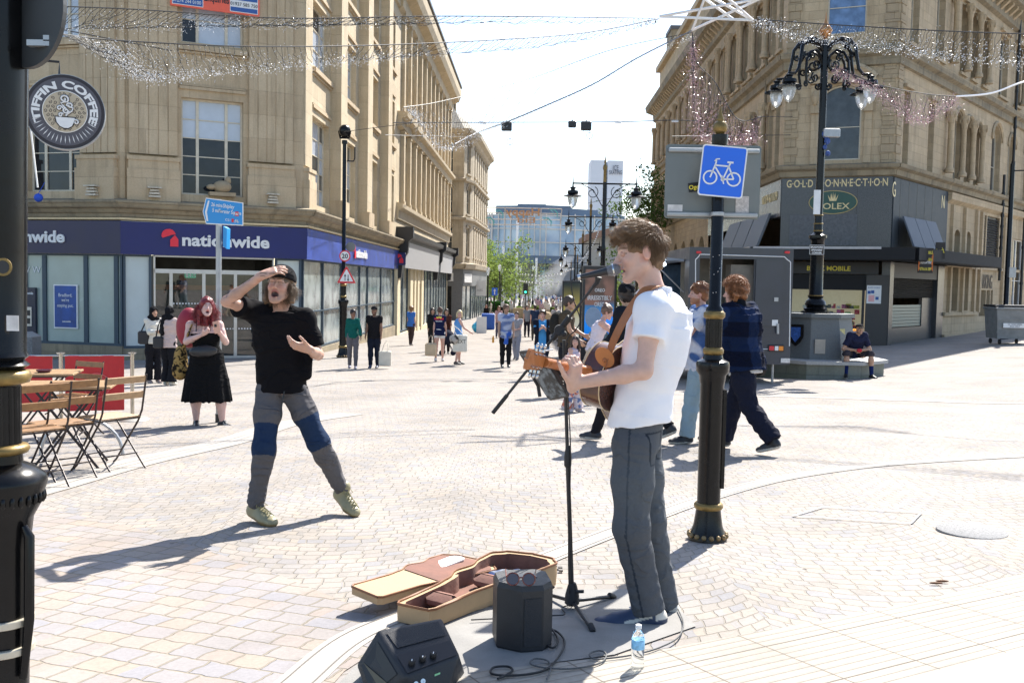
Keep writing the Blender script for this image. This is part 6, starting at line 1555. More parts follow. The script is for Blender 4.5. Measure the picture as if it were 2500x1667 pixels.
mb=MB();mb.prism([(0,-.022),(.02,-.030),(.05,-.036),(.165,-.043),(.172,-.036),(.178,-.005),(.185,0),(.178,.005),(.172,.036),(.165,.043),(.05,.036),(.02,.030),(0,.022)],h0-hn*.008,hx,gw,hn*.015);mb.build('headstock',m_gneck,gt,smooth=0)
for sg in(-1,1):
 for i in range(3):
  q0=h0+hx*(.045+.042*i)+gw*sg*.038;mb=MB();mb.tube([q0-hn*.012,q0+gw*sg*.012-hn*.012],.006,8);mb.tube([q0-gw*sg*.012-hn*.022,q0-gw*sg*.012+hn*.02],.0045,8)
  mb.ball(q0+gw*sg*.026-hn*.012,(.008,.011,.006),10,6,Matrix((ga,gw,gn)).transposed());mb.build('tuning_peg',m_chr,gt,smooth=60)
for i in range(6):
 mb=MB();w_=-.0185+.0074*i;mb.tube([gp(-.12,w_*1.3,.062),gp(.565,w_,.068),h0+hx*(.05+.04*(i%3))+gw*w_*1.2+hn*.012],.0007,4);mb.build('string',m_chr,gt,smooth=0)
mb=MB();mb.tube([gp(.585,-.03,.075),gp(.565,0,.085),gp(.555,.04,.078),gp(.52,.06,.05)],.004,6);mb.build('capo',m_white,gt,smooth=60)
m_lea=mat('tan_leather',(.32,.115,.035),.5,var=.15,nscale=20,bump=.2)
sp_=[gp(.245,.03,-.06),W(1488,858,4.22),W(1508,810,4.16),W(1540,752,4.13),W(1572,712,4.12),W(1592,700,4.17),W(1612,706,4.26),W(1600,780,4.30),W(1590,900,4.34),gp(-.2,0,-.03)]
def strap(name,pts,wid,th,m,parent,nrmf):
 pl=[]
 for i in range(len(pts)-1):
  a,b_,c,d=pts[max(i-1,0)],pts[i],pts[i+1],pts[min(i+2,len(pts)-1)]
  for t in np.linspace(0,1,6,endpoint=False):pl.append(.5*((2*b_)+(c-a)*t+(2*a-5*b_+4*c-d)*t*t+(3*b_-a-3*c+d)*t**3))
 pl.append(pts[-1]);V=[];F_=[]
 for i,p in enumerate(pl):
  d=nrm(pl[min(i+1,len(pl)-1)]-pl[max(i-1,0)]);n_=nrm(nrmf(p)-d*np.dot(nrmf(p),d));s_=np.cross(d,n_)
  for a,b_ in((-1,-1),(1,-1),(1,1),(-1,1)):V.append(p+s_*wid/2*a+n_*th/2*b_)
 for i in range(len(pl)-1):
  for j in range(4):F_.append([i*4+j,i*4+(j+1)%4,(i+1)*4+(j+1)%4,(i+1)*4+j])
 F_+=[[3,2,1,0],[len(pl)*4-4+j for j in range(4)]];return finish(name,V,F_,m,parent,smooth=50)
strap('strap',sp_,.048,.004,m_lea,gt,lambda p:p-(bk.chest-np.array([0,0,.12])))
mb=MB();q0=W(1476,872,4.20);mb.prism(circ(.036,20,0,0,.05),q0,(.75,0,.66),(-.66,0,.75),(.0,-.006,0));mb.build('strap_end',mat('orange_leather',(.48,.17,.04),.45),gt,smooth=0)
mb=MB();mb.ball(q0+np.array([0,-.008,-.012]),(.010,.004,.010));mb.build('strap_button',m_lea,gt,smooth=60)
hub=W(1397,1440,4.33)
ms=thing('microphone_stand','black boom microphone stand with tripod foot in front of the singer','microphone stand',(hub[0],4.33,gz(hub[0],4.33)))
mb=MB();mb.tube([hub+[0,0,-.02],W(1386,1130,4.33)],.0105,10);mb.build('pole',m_sat,ms,smooth=50)
mb=MB();mb.tube([W(1386,1130,4.33),W(1377,830,4.33)],.0085,10);mb.build('pole',m_sat,ms,smooth=50)
mb=MB();mb.lathe(W(1386,1140,4.33),[(.012,0),(.017,.01),(.017,.05),(.012,.09),(.009,.1)],12);mb.build('clutch',m_rub,ms,smooth=40)
mb=MB();mb.lathe(hub-[0,0,.07],[(.02,0),(.034,.01),(.032,.05),(.022,.09),(.016,.105)],12);mb.tube([hub+[.015,-.02,.0],hub+[.05,-.03,.005]],.008,8);mb.build('hub',m_rub,ms,smooth=40)
for(fx,fy,FYY)in((1497,1462,None),(1446,1543,None),(1318,1452,None)):
 g_=np.array(G(fx,fy));mb=MB();mb.tube([hub-[0,0,.05],g_+[0,0,.014]],.009,8);lg=mb.build('leg',m_sat,ms,smooth=50)
 d_=nrm(g_-hub);mb=MB();mb.tube([g_+[0,0,.016]-d_*.03,g_+[0,0,.012],g_+[0,0,.010]+d_*.012],[.013,.015,.011],8);mb.build('rubber_foot',m_rub,lg,smooth=50)
bx0,bx1,bx2=W(1203,1008,4.38),W(1366,806,4.33),W(1449,700,4.25)
mb=MB();mb.tube([bx0,bx1,bx2],.0065,8);mb.build('boom',m_sat,ms,smooth=50)
mb=MB();mb.tube([bx0,bx0+(bx1-bx0)*.22],.0095,10);mb.build('counterweight',m_rub,ms,smooth=50)
mb=MB();mb.prism(circ(.024,16),bx1+[0,-.028,0],(1,0,0),(0,0,1),(0,.05,0));mb.tube([bx1-nrm(bx2-bx1)*.05,bx1+nrm(bx2-bx1)*.08],.014,10);mb.ball(bx1+[.018,-.03,-.015],.014);mb.build('clamp',m_rub,ms,smooth=40)
mb=MB();mb.tube([bx2,W(1458,690,4.24),W(1461,676,4.235)],[.008,.010,.016],10);mb.build('mic_clip',m_rub,ms,smooth=50)
mic=thing('microphone','black vocal microphone with grey grille at the singer\'s lips','microphone',tuple(W(1462,668,4.23)))
ma,mz=W(1404,679,4.23),W(1508,657,4.21);md=nrm(mz-ma);ML=np.linalg.norm(mz-ma)
mb=MB();mb.lathe(ma,[(.006,0),(.009,.004),(.0105,.03),(.0115,.04),(.012,.05),(.0175,ML-.055),(.019,ML-.052),(.019,ML-.046)],18,axis=tuple(md));mb.build('handle',m_sat,mic,smooth=40)
mb=MB();mb.lathe(ma+md*(ML-.046),[(.019,0),(.024,.015),(.0265,.026),(.0265,.031),(.025,.042),(.019,.053),(.008,.059)],20,axis=tuple(md));mb.build('grille',mat('steel_mesh',(.22,.22,.23),.45,.8,var=.5,nscale=300,bump=1.,bscale=600),mic,smooth=60)
mb=MB();mb.lathe(ma+md*(ML-.022),[(.0275,0),(.0275,.006)],20,axis=tuple(md));mb.build('grille_band',m_chr,mic,smooth=40)
mb=MB();mb.lathe(ma+md*.012,[(.0128,0),(.0128,.012)],14,axis=tuple(md));mb.build('plug_ring',m_chr,mic,smooth=40)
def cable(name,pts,r,m,parent=None,n=10,base=None):
 pl=[];pts=[np.array(p,float)for p in pts]
 for i in range(len(pts)-1):
  a,b_,c,d=pts[max(i-1,0)],pts[i],pts[i+1],pts[min(i+2,len(pts)-1)]
  for t in np.linspace(0,1,n,endpoint=False):pl.append(.5*((2*b_)+(c-a)*t+(2*a-5*b_+4*c-d)*t*t+(3*b_-a-3*c+d)*t**3))
 pl.append(pts[-1]);mb=MB();mb.tube(pl,r,6);return mb.build(name,m,parent,base=base,smooth=60)
def gcable(px,r=.004):
 q=[]
 for p in px:g_=G(p[0],p[1]);q.append((g_.x,g_.y,g_.z+r+.014))
 return q
o=cable('microphone_cable',[W(1406,679,4.23),W(1395,690,4.23),W(1400,730,4.24),W(1416,780,4.27),W(1405,806,4.28),W(1385,830,4.30),W(1383,900,4.31),W(1393,1100,4.31),W(1388,1300,4.31),W(1390,1440,4.3)]+gcable([(1400,1480),(1372,1492),(1378,1508),(1340,1512),(1150,1522)]),.0030,m_rub,base=W(1400,1480,4.3))
tag(o,'thin black cable hanging from the microphone down its stand','cable')
tb=thing('tablet','tablet with a reflective dark screen clamped to the microphone stand','tablet',tuple(W(1325,915,4.2)))
c00,c10,c11,c01=W(1266,858,4.22),W(1318,853,4.10),W(1391,968,4.14),W(1342,977,4.26)
ex=nrm(c10-c00);ey=nrm(c01-c00);ez=nrm(np.cross(ex,ey));
if ez[1]>0:ez=-ez
TW,TH=np.linalg.norm(c10-c00),np.linalg.norm(c01-c00);tc_=(c00+c11)/2
ey=nrm(ey-ex*np.dot(ex,ey))
Q4=[c00,c10,c11,c01];q4=lambda k_:[tc_+(p-tc_)*k_ for p in Q4];q4c=lambda k_,o_:[p*(1-r_)+q_*r_+ez*o_ for p,q_ in zip(q4(k_),q4(k_)[1:]+q4(k_)[:1])for r_ in(.06,.94)]
def slab(nm,k_,o0,o1,m__):V=q4c(k_,o0)+q4c(k_,o1);return finish(nm,V,[list(range(8))[::-1],list(range(8,16))]+[[i,(i+1)%8,8+(i+1)%8,8+i]for i in range(8)],m__,tb,smooth=0)
tc_=(c00+c10+c11+c01)/4;slab('casing',1.,-.006,.004,m_sat)
k=N('tablet_screen');tcn=k.n('TexCoord');n_=k.n('TexNoise',{'Vector':tcn.outputs['Object'],'Scale':28.,'Detail':6.})
k.p(Base_Color=k.ramp(n_.outputs['Fac'],[(.45,(.012,.018,.023)),(.62,(.15,.18,.205))]),Roughness=.18,Specular_IOR_Level=.35)  # bluish highlights of the glass are painted into the screen colour
slab('screen',.93,.0045,.0055,k.m)
for sg in(-1,1):
 mb=MB();mb.box(Vector(tc_+ex*sg*(TW/2+.006)+ey*.01),(.012,.09,.022),Matrix((ex,ey,ez)).transposed(),.004);mb.build('clamp_jaw',m_rub,tb,smooth=0)
mb=MB();mb.box(Vector(tc_-ez*.018),(TW+.02,.03,.012),Matrix((ex,ey,ez)).transposed(),.003);mb.tube([tc_-ez*.02,W(1378,925,4.33)],.009,8);mb.tube([W(1318,968,4.27),W(1312,930,4.27)],.008,8);mb.build('bracket',m_rub,tb,smooth=40)
# the dancing man
YD=6.3
J=dict(head=W(684,698,6.22),neck=W(688,752,6.32),shL=W(745,779,6.30),shR=W(612,757,6.30),elR=W(553,736,6.10),wrR=W(641,672,6.02),elL=W(777,866,6.28),wrL=W(752,852,6.04),hiL=W(718,952,6.33),hiR=W(658,950,6.30),knR=W(645,1096,6.16),anR=W(626,1236,6.22),toR=W(662,1274,6.10),knL=W(776,1078,6.34),anL=W(836,1196,6.52),toL=W(864,1248,6.42))
bd_=Body(J,1.72,bulk=.86,hf=nrm([-.10,-.96,.22]),hu=nrm([.06,.15,1]))
dn=person('dancing man in black t-shirt, cap and grey-blue joggers, one hand on his forehead',(J['anR'][0],6.2,gz(J['anR'][0],6.2)))
h2=.0065
bd_.mw=.027
hnd={'R':dict(d=nrm(W(700,650,6.05)-W(641,672,6.02)),pn=nrm([.1,.6,-.8]),side=1,c=(.25,.3,.35,.4),th=(.7,.4),sp=.08),'L':dict(d=nrm(W(700,838,5.98)-W(752,852,6.04)),pn=nrm([-.1,.55,.8]),side=-1,c=(.3,.42,.6,.8),th=(.95,-.2),sp=.1)}
def tattoo(V,L,C):
 e,w_=bd_.J['elR'],bd_.J['wrR'];ab=w_-e;t=((V-e)@ab)/(ab@ab);d=np.linalg.norm(V-e-t[:,None]*ab,axis=1);m=(t>.1)&(t<.75)&(d<.07)&(wave(V,55,8)>.12);C[m]=C[m]*.45+np.array([.05,.06,.08])*.55;return C
S=body_sdf(bd_,h2-.001,hands=hnd,mouth=1.0);sdf_build(S,'body',m_skin,dn,skin_col(bd_,(.56,.33,.24),lips=(.42,.16,.13),stubble=.22,brow=(.22,.13,.07),mouth=1.0,blush=.5,extra=tattoo))
mb=MB();mb.box(Vector(bd_.hp(-.008,.078,-.060)),(.006,.005,.006));mb.build('tooth',m_teeth,dn,smooth=0)
tees(bd_,h2,dn,const((.008,.0075,.009)),sleeve='s',hem=.03,o=.030,sl_o=.026,slen=dict(L=.80,R=.50),fold=.004,seed=31,wmul=1.03,cut=(W(690,956,YD),(.05,0,-1)),extra=lambda S:[S.cap(W(760,815,6.3),W(750,915,6.28),.02,.03,.05)],fscale=20)
def jog(V):
 C=np.tile(np.array([.115,.11,.115]),(len(V),1))
 for sd in 'LR':
  hi,kn,an=bd_.J['hi'+sd],bd_.J['kn'+sd],bd_.J['an'+sd];ab=kn-hi;t=((V-hi)@ab)/(ab@ab);d=V-hi-np.clip(t,0,1.4)[:,None]*ab;near=np.linalg.norm(d,axis=1)<.15
  lo_=.60 if sd=='R' else .50;fr=d@np.array([.35 if sd=='L' else-.25,-1.,0]);m=near&(t>lo_)&(t<1.12)&(fr>-.01);C[m]=(.020,.038,.082)
 return C
S=legsr(bd_,h2,o=.018,loose=1.0,flare=-.008,fold=.0035,seed=41,fscale=30)
for sd in 'LR':
 an_,kn_=J['an'+sd],J['kn'+sd]
 for i in range(4):p_=an_+(kn_-an_)*(.08+.1*i);S.cap(p_+np.array([-.05,-.03,.01]),p_+np.array([.05,-.03,-.02]),.008,.006,.03)
sdf_build(S,'joggers',m_cloth,dn,jog)
mb=MB();mb.tube([W(694,955,6.17),W(688,990,6.15),W(686,1018,6.14)],.004,6);mb.build('drawstring',m_black,dn,smooth=60)
shoes(bd_,dn,(.30,.265,.15),(.28,.19,.08),h=.006,high=.02,big=1.2);laces(bd_,dn,(.25,.22,.10))
hc_=(.16,.10,.055);hair_cap(bd_,h2,dn,hc_,'locks',grow=.006)
pts,nr,L=scalp_pts(bd_,1700,lambda x,y,z:(z<.02)&(z>-.07)&(y<.03),4)
dirs=nr*.8+np.array([[0,0,-.9]])+.4*np.random.RandomState(8).normal(size=nr.shape);strands(bd_,dn,m_hair,pts,dirs,.065,.0016,(.13,.08,.04),curl=.012,n=7,droop=.3,seed=4)
cap_hat(bd_,dn,h=.006)
# the red-haired woman
YR=12.1
J=dict(head=W(505,749,12.0),neck=W(502,782,12.1),shR=W(466,794,12.1),shL=W(534,794,12.12),elR=W(455,834,12.05),wrR=W(497,815,11.83),elL=W(551,835,12.05),wrL=W(537,812,11.85),hiR=W(488,880,12.1),hiL=W(522,880,12.12),knR=W(478,962,12.08),knL=W(538,966,12.1),anR=W(479,1031,12.12),anL=W(543,1031,12.14),toR=W(482,1048,11.95),toL=W(573,1048,12.08))
br_=Body(J,1.66,bulk=1.28,sex='f',hf=nrm([.45,-.9,.05]),hu=(.08,0,1))
rd=person('red-haired woman in black dress with bum bag holding a phone beside the grey signpost',(J['anR'][0],12.1,gz(-3.8,12.1)))
hnd={'R':dict(d=nrm([.6,-.35,.35]),pn=nrm([.3,.2,.9]),side=1,c=(.6,.7,.8,.8),th=(.6,.3)),'L':dict(d=nrm([-.55,-.3,.6]),pn=nrm([-.7,.3,-.3]),side=-1,c=(.6,.7,.8,.8),th=(.5,.3))}
S=body_sdf(br_,.009,hands=hnd,mouth=.7);sdf_build(S,'body',m_skin,rd,skin_col(br_,(.64,.42,.37),brow=(.12,.03,.02),mouth=.7,lips=(.5,.1,.1)))
blk=const((.008,.008,.009))
tees(br_,.010,rd,blk,name='dress_bodice',sleeve='n',o=.012,t1=.86,hem=.02,seed=5,fold=.004,dmul=1.1)
for sg in(-1,1):
 mb=MB();a=br_.chest+br_.lat_s*.085*sg;mb.tube([a+br_.fs*.115-br_.up*.10,a+br_.fs*.07+br_.up*.03,a-br_.fs*.05+br_.up*.05,a-br_.fs*.1-br_.up*.05],.006,5);mb.build('shoulder_strap',m_black,rd,smooth=60)
sdf_build(skirt(br_,.012,HZ(500,978,12.1),flare=.085,fold=.012),'skirt',m_cloth,rd,blk)
shoes(br_,rd,(.02,.02,.022),(.55,.5,.4),h=.009,stripe=(.65,.62,.55))
hair_cap(br_,.008,rd,(.16,.012,.016),'long',grow=.014)
pts,nr,L=scalp_pts(br_,900,lambda x,y,z:(z<.06)&(y<-.01),6,r=(.09,.108,.1));strands(br_,rd,m_hair,pts,nr*.5+np.array([[0,0,-1.]])+.2*np.random.RandomState(2).normal(size=nr.shape),.20,.003,(.20,.016,.02),curl=.02,n=7,seed=7)
ph=thing('mobile_phone','pale pink phone held up by the red-haired woman','phone',tuple(W(529,799,11.78)))
mb=MB();mb.box(Vector(W(529,799,11.78)),(.078,.012,.15),Matrix.Rotation(-.2,3,'Y'),.004);mb.build('casing',mat('rose_gold',(.62,.33,.24),.35),ph,smooth=0)
mb=MB();mb.box(Vector(W(526,795,11.77)),(.03,.004,.035),Matrix.Rotation(-.2,3,'Y'));mb.build('camera_bump',m_black,ph,smooth=0)
S=SDF(W(500,860,11.9)-.3,W(500,860,11.9)+.3,.010);c_=br_.pel+br_.up*.13+br_.fh*.19;S.ell(c_,np.array([.17,.06,.075]),np.stack([br_.lat_h,br_.fh,br_.up],1),.02);S.noise(.003,50,3)
bb_=sdf_build(S,'bum_bag',mat('black_leather',(.016,.016,.018),.4,bump=.4,bscale=90),None);tag(bb_,'black leather bum bag worn round the red-haired woman\'s waist','bum bag')
S=SDF(W(440,880,12.2)-.45,W(440,880,12.2)+.45,.012);S.ell(W(441,880,12.18),np.array([.085,.10,.20]),None,.03);S.ell(W(440,905,12.18),np.array([.10,.11,.12]),None,.05)
S.chain([W(447,850,12.18),W(460,815,12.0),W(470,788,12.05)],[.03,.014,.012],.02)
lb_=sdf_build(S,'shoulder_bag',m_cloth,None,blobs((.02,.015,.01),(.38,.25,.09),90,3,-.1,.25));tag(lb_,'leopard print bag hanging at the red-haired woman\'s side','bag')
S=SDF(W(450,790,12.4)-.5,W(450,790,12.4)+.5,.012);S.ell(W(462,800,12.36),np.array([.17,.13,.26]),None,.05);S.noise(.006,25,3)
rb_=sdf_build(S,'backpack',mat('crimson_fabric',(.28,.012,.03),.6,bump=.3,bscale=60),None);tag(rb_,'crimson backpack on the red-haired woman\'s back','backpack')
# passers-by, mid distance
def mk(label,px,Y,H=1.72,face=0.,gait=0.,aL=(.05,.2,.1),aR=(.05,.2,.1),sex='m',skin='pale',lean=0.,bulk=1.,mod=None,hf=None,brow=(.12,.07,.04),vox=None,mouth=0.,lips=(.45,.18,.15),stub=0.,width=1.,group=None,hands=None,step=.35,twist=0.):
 g=GP(px,Y);J,f,l=pose(g.x,Y,H,face,gait,aL,aR,lean,sex=sex,width=width,step=step,twist=twist)
 if mod:mod(J,f,l)
 b=Body(J,H,bulk,sex,hf=hf);t=person(label,(g.x,Y,g.z),group);h=vox or max(.008,min(.02,Y*.00060))
 sdf_build(body_sdf(b,h,hands=hands,mouth=mouth,fine=h<.0125),'body',m_skin,t,skin_col(b,SKIN.get(skin,skin),brow=brow,mouth=mouth,lips=lips,stubble=stub));b.t,b.h,b.f,b.l=t,h+.0005,f,l
 return b
def garm(b,**kw):
 for k_,v in kw.items():
  if k_=='tee':v=dict(v);c=v.pop('c');tees(b,b.h,b.t,c if callable(c)else const(c),**v)
  elif k_=='legs':v=dict(v);c=v.pop('c');nm=v.pop('name','trousers');sdf_build(legsr(b,b.h,**v),nm,m_denim,b.t,c if callable(c)else const(c))
  elif k_=='shoe':shoes(b,b.t,v if not isinstance(v,tuple)or len(v)==3 else v[:3],h=b.h*.8)
  elif k_=='hair':hair_cap(b,b.h,b.t,v[1],v[0])
def bag(name,label,c,size,m,hangto=None,group=None,R=None):
 c=Vector(c);mb=MB();mb.box((0,0,0),size,R,min(size)*.2);V=[Vector(v)+c for v in mb.v];t=thing(name,label,'bag',tuple(c),0,group)
 finish('bag_body',V,mb.f,m,t,smooth=30)
 mb=MB();w_=max(size[0],size[1])*.25;top_=c+Vector((0,0,size[2]/2));h_=hangto or(top_+Vector((0,0,.16)));h_=Vector(h_)
 for yy in(-.02,.02):mb.tube([top_+Vector((-w_,yy,-.01)),top_*.4+h_*.6+Vector((-w_*.7,yy,0)),h_+Vector((0,yy*.3,0)),top_*.4+h_*.6+Vector((w_*.7,yy,0)),top_+Vector((w_,yy,-.01))],.008,5)
 mb.build('bag_handle',m,t,smooth=60);return t
def hijab(b,col=(.012,.012,.014),back=False,tail=True):
 s,hp,R=b.s,b.hp,b.HR;S=SDF(b.hc-.55*s,b.hc+.2*s,b.h)
 S.ell(hp(0,-.014,.03),np.array([.092,.112,.105])*s,R,.02);S.ell(hp(0,-.02,-.07),np.array([.085,.095,.10])*s,R,.04);S.ell(b.neck+b.up*.01,np.array([.15,.12,.09])*s,R,.05)
 if tail:S.chain([hp(.06,-.11 if back else .08,-.12),hp(.08,-.13 if back else .11,-.30),hp(.09,-.13 if back else .12,-.48)],[.05,.06,.06],.03)
 S.ell(hp(0,.115,-.022),np.array([.058,.07,.085])*s,R,.01,'s');S.noise(.006,40,3,ridge=True)
 sdf_build(S,'headscarf',m_cloth,b.t,const(col))
b=mk('woman in black headscarf and cream jumper reading her phone by the bank door',374,20.3,1.60,face=.75,gait=.15,aL=(.35,1.35,0),aR=(.3,1.4,0),sex='f',skin='tan',width=.95);hijab(b,tail=False)
garm(b,tee=dict(c=(.72,.70,.62),sleeve='l',o=.03,hem=.0,fold=.006),legs=dict(c=(.014,.014,.018),flare=.035,loose=1.15),shoe=(.30,.22,.20))
bag('handbag','black handbag slung at the side of the woman in the cream jumper',P(352,824,20.2),(.24,.14,.28),m_rub,P(362,780,20.2))
b=mk('woman in black headscarf and pale pink waistcoat standing with her back turned',412,19.6,1.60,face=2.9,gait=.1,aL=(.35,1.3,.05),aR=(.3,1.0,.05),sex='f',skin='tan');hijab(b,back=True)
garm(b,tee=dict(c=(.60,.47,.43),sleeve='l',o=.026,hem=.06),legs=dict(c=(.012,.012,.015),flare=.05,loose=1.2),shoe=(.6,.55,.45))
bag('handbag','black shoulder bag on the woman in the pale pink waistcoat',P(387,836,19.5),(.2,.14,.24),m_rub,P(392,780,19.5))
b=mk('woman in green long-sleeved top and grey trousers walking beside a man',862,26.6,1.62,face=.15,gait=.35,aL=(.3,.2,.25),aR=(-.1,.15,.12),sex='f',skin='brown',brow=(.02,.01,.01),hf=nrm([.4,-.9,-.2]),group='couple strolling past the bank windows')
garm(b,tee=dict(c=(.01,.11,.09),sleeve='l',o=.014,hem=.0),legs=dict(c=(.14,.13,.14)),shoe=(.05,.06,.14),hair=('tail',(.02,.012,.01)))
b=mk('man in black t-shirt and cap walking beside the woman in green',914,26.8,1.70,face=-.05,gait=-.2,aL=(.1,.2,.15),aR=(.1,.35,.15),skin='brown',bulk=1.12,brow=(.02,.01,.01),stub=.5,group='couple strolling past the bank windows')
garm(b,tee=dict(c=(.014,.013,.015),o=.024),legs=dict(c=(.012,.016,.03)),shoe=(.03,.05,.12));cap_hat(b,b.t,h=b.h)
bag('tote_bag','cream tote bag hanging from the hand of the man in black',P(940,875,26.6),(.34,.12,.42),mat('canvas_cream',(.62,.57,.47),.9),P(944,832,26.6))
b=mk('person in blue t-shirt and brown trousers walking away by the cream shopfront',1004,41,1.66,face=2.8,gait=.4,sex='f',skin='rosy');garm(b,tee=dict(c=(.06,.19,.55)),legs=dict(c=(.07,.045,.04)),shoe=(.12,.10,.10),hair=('curly',(.25,.13,.05)))
b=mk('young woman in navy sports shirt and white shorts walking away carrying a paper bag',1074,30,1.68,face=pi-.1,gait=-.4,aL=(-.1,.1,.12),aR=(.1,.15,.15),sex='f',skin='rosy')
garm(b,tee=dict(c=(.012,.018,.06),o=.022,hem=.06),legs=dict(c=(.72,.70,.68),cutk=.19,name='shorts'),shoe=(.72,.68,.66),hair=('bun',(.10,.05,.03)))
bx=b.chest-b.fs*.142;text('shirt_print','Red Bull',m_logo,b.t,bx-b.up*.075,-b.lat_s*-1 if False else np.cross(b.fs*-1,b.up)*-1,b.up,.085,bold=.03,ext=.002)
text('shirt_print','RACING',m_white,b.t,bx-b.up*.14,np.cross(b.fs*-1,b.up)*-1,b.up,.055,bold=.02,ext=.002)
mb=MB();mb.prism(circ(.03,12),Vector(bx),-b.lat_s*-1,b.up,-b.fs*.006);
for sg in(-1,1):mb.prism([(.02,-.02),(.05,.02),(.09,.01),(.07,-.02),(.085,-.04),(.03,-.03)],Vector(bx),b.lat_s*sg,b.up,-b.fs*.007)
mb.build('shirt_print',m_yel,b.t,smooth=0)
mb=MB();mb.prism([(-.09,0),(.0,.014),(.09,.008),(.06,-.008),(-.04,-.012)],Vector(bx-b.up*.38+b.fs*.02),b.lat_s,b.up,-b.fs*.02);mb.build('shirt_print',m_white,b.t,smooth=0)
bag('paper_bag','brown paper carrier bag held by the woman in the navy sports shirt',P(1052,853,29.8),(.36,.16,.40),mat('kraft_paper',(.55,.42,.27),.85),P(1052,818,29.8))
b=mk('blonde older woman in blue dress turning round with a big shopping bag',1120,28.5,1.60,face=1.9,gait=.25,aL=(.2,.3,.15),aR=(.5,.5,.1),sex='f',skin='rosy',hf=nrm([-.05,-1,0]),lips=(.6,.2,.15))
garm(b,tee=dict(c=(.13,.33,.68),sleeve='n',o=.016),shoe=(.06,.05,.05),hair=('bob',(.70,.55,.30)))
zs_=HZ(1120,852,28.5);sdf_build(skirt(b,b.h,zs_,flare=.05,o=.02,fold=.004),'skirt',m_cloth,b.t,lambda V,z=zs_:np.where(((V[:,2]>z+.10)&(V[:,2]<z+.17))[:,None],np.array([[.62,.38,.06]]),np.array([[.10,.27,.62]])))
t=bag('shopping_bag','large white shopping bag with black lettering carried by the blonde woman',P(1123,838,28.1),(.42,.12,.50),mat('canvas_white',(.70,.66,.56),.8),P(1108,795,28.1))
text('lettering','NEXT',m_black,t,Vector(P(1123,836,28.1))+Vector((0,-.064,-.02)),(1,0,0),(0,0,1),.16,ext=.001,width=.33)
S=SDF(P(1108,828,28)-Vector((.3,.3,.3)),P(1108,828,28)+Vector((.3,.3,.3)),.015);S.ell(P(1108,828,28),np.array([.13,.1,.14]),None);S.noise(.01,40)
tag(sdf_build(S,'handbag',m_cloth,None,blobs((.03,.03,.03),(.5,.45,.4),40,2)),'small patterned black and white bag beside the shopping bag','bag')
b=mk('person in black half hidden behind the woman in the navy sports shirt',1056,36,1.62,face=.3,sex='f',skin='tan');garm(b,tee=dict(c=(.02,.02,.02),sleeve='l',o=.03),legs=dict(c=(.02,.02,.02)),shoe=(.02,.02,.02),hair=('long',(.02,.012,.01)))
b=mk('person in brown coat pushing a dark pushchair behind the blonde woman',1090,34.5,1.6,face=.2,aL=(.5,.6,0),aR=(.5,.6,0),sex='f',skin='tan');garm(b,tee=dict(c=(.09,.03,.02),sleeve='l',o=.035),legs=dict(c=(.03,.02,.02)),shoe=(.02,.02,.02),hair=('long',(.03,.015,.01)))
S=SDF(GP(1094,33.9)-Vector((.5,.5,.0)),GP(1094,33.9)+Vector((.5,.5,1.1)),.02);g=GP(1094,33.9);S.ell(g+Vector((0,0,.62)),(.24,.3,.26));S.cap(g+Vector((0,-.1,.3)),g+Vector((0,.3,.95)),.03,.02)
for wx in(-.2,.2):
 for wy in(-.28,.28):S.cap(g+Vector((wx,wy,.09)),g+Vector((wx+.03,wy,.09)),.085,.085,.0);S.cap(g+Vector((wx,wy,.09)),g+Vector((0,0,.5)),.018,.018,.01)
tag(sdf_build(S,'pushchair',m_cloth,None,const((.018,.02,.035))),'dark folding pushchair beside the person in the brown coat','pushchair')
b=mk('man in blue tie-dye t-shirt with a blue shirt knotted round his waist, walking',1236,27.5,1.78,face=.1,gait=.08,aL=(.1,.2,.12),aR=(.1,.3,.12),skin='tan',stub=.35,hf=nrm([.5,-.9,-.1]),brow=(.10,.05,.03))
garm(b,tee=dict(c=blobs((.16,.22,.42),(.48,.52,.66),22,4),o=.026,hem=.1),legs=dict(c=(.014,.014,.015)),shoe=(.04,.04,.045),hair=('crop',(.13,.07,.04)))
S=SDF(b.pel-.4,b.pel+.4,b.h);S.loft([(b.pel-b.up*.06,b.lat_h,b.fh,.19,.15),(b.pel+b.up*.08,b.lat_h,b.fh,.185,.145)],.02);S.cap(b.pel+b.fh*.14,b.pel+b.fh*.15-b.up*.22,.05,.07,.03);S.noise(.012,35,5)
sdf_build(S,'knotted_shirt',m_cloth,b.t,blobs((.05,.14,.55),(.5,.55,.65),25,6))
text('shirt_print','ANTHEM',m_bblue,b.t,b.chest+b.fs*.155-b.up*.20,-np.cross(b.fs,b.up)*-1 if False else np.cross(b.up,b.fs)*-1 if False else-b.lat_s*-1,b.up,.07,width=.26,ext=.002)
mb=MB();c_=P(1204,828,27.3);mb.lathe(c_-Vector((0,0,.1)),[(.03,0),(.032,.02),(.032,.14),(.015,.18),(.015,.2)],10);o=mb.build('juice_bottle',mat('orange_juice',(.65,.28,.03),.25),base=c_);tag(o,'orange drink bottle held by the man in the tie-dye shirt','bottle')
b=mk('boy in grey t-shirt and grey joggers walking behind the tie-dye man',1262,31,1.55,face=-.3,gait=.4,aR=(.2,1.2,0),aL=(.2,1.2,0),skin='rosy');garm(b,tee=dict(c=(.35,.34,.36),o=.03),legs=dict(c=(.27,.28,.33)),shoe=(.2,.18,.18),hair=('short',(.1,.06,.03)))
b=mk('boy in bright blue t-shirt and dark open jacket eating as he walks',1325,22.5,1.62,face=.0,gait=.3,aL=(.45,1.75,0),aR=(.45,1.7,0),skin='rosy',hf=nrm([-.15,-1,-.15]))
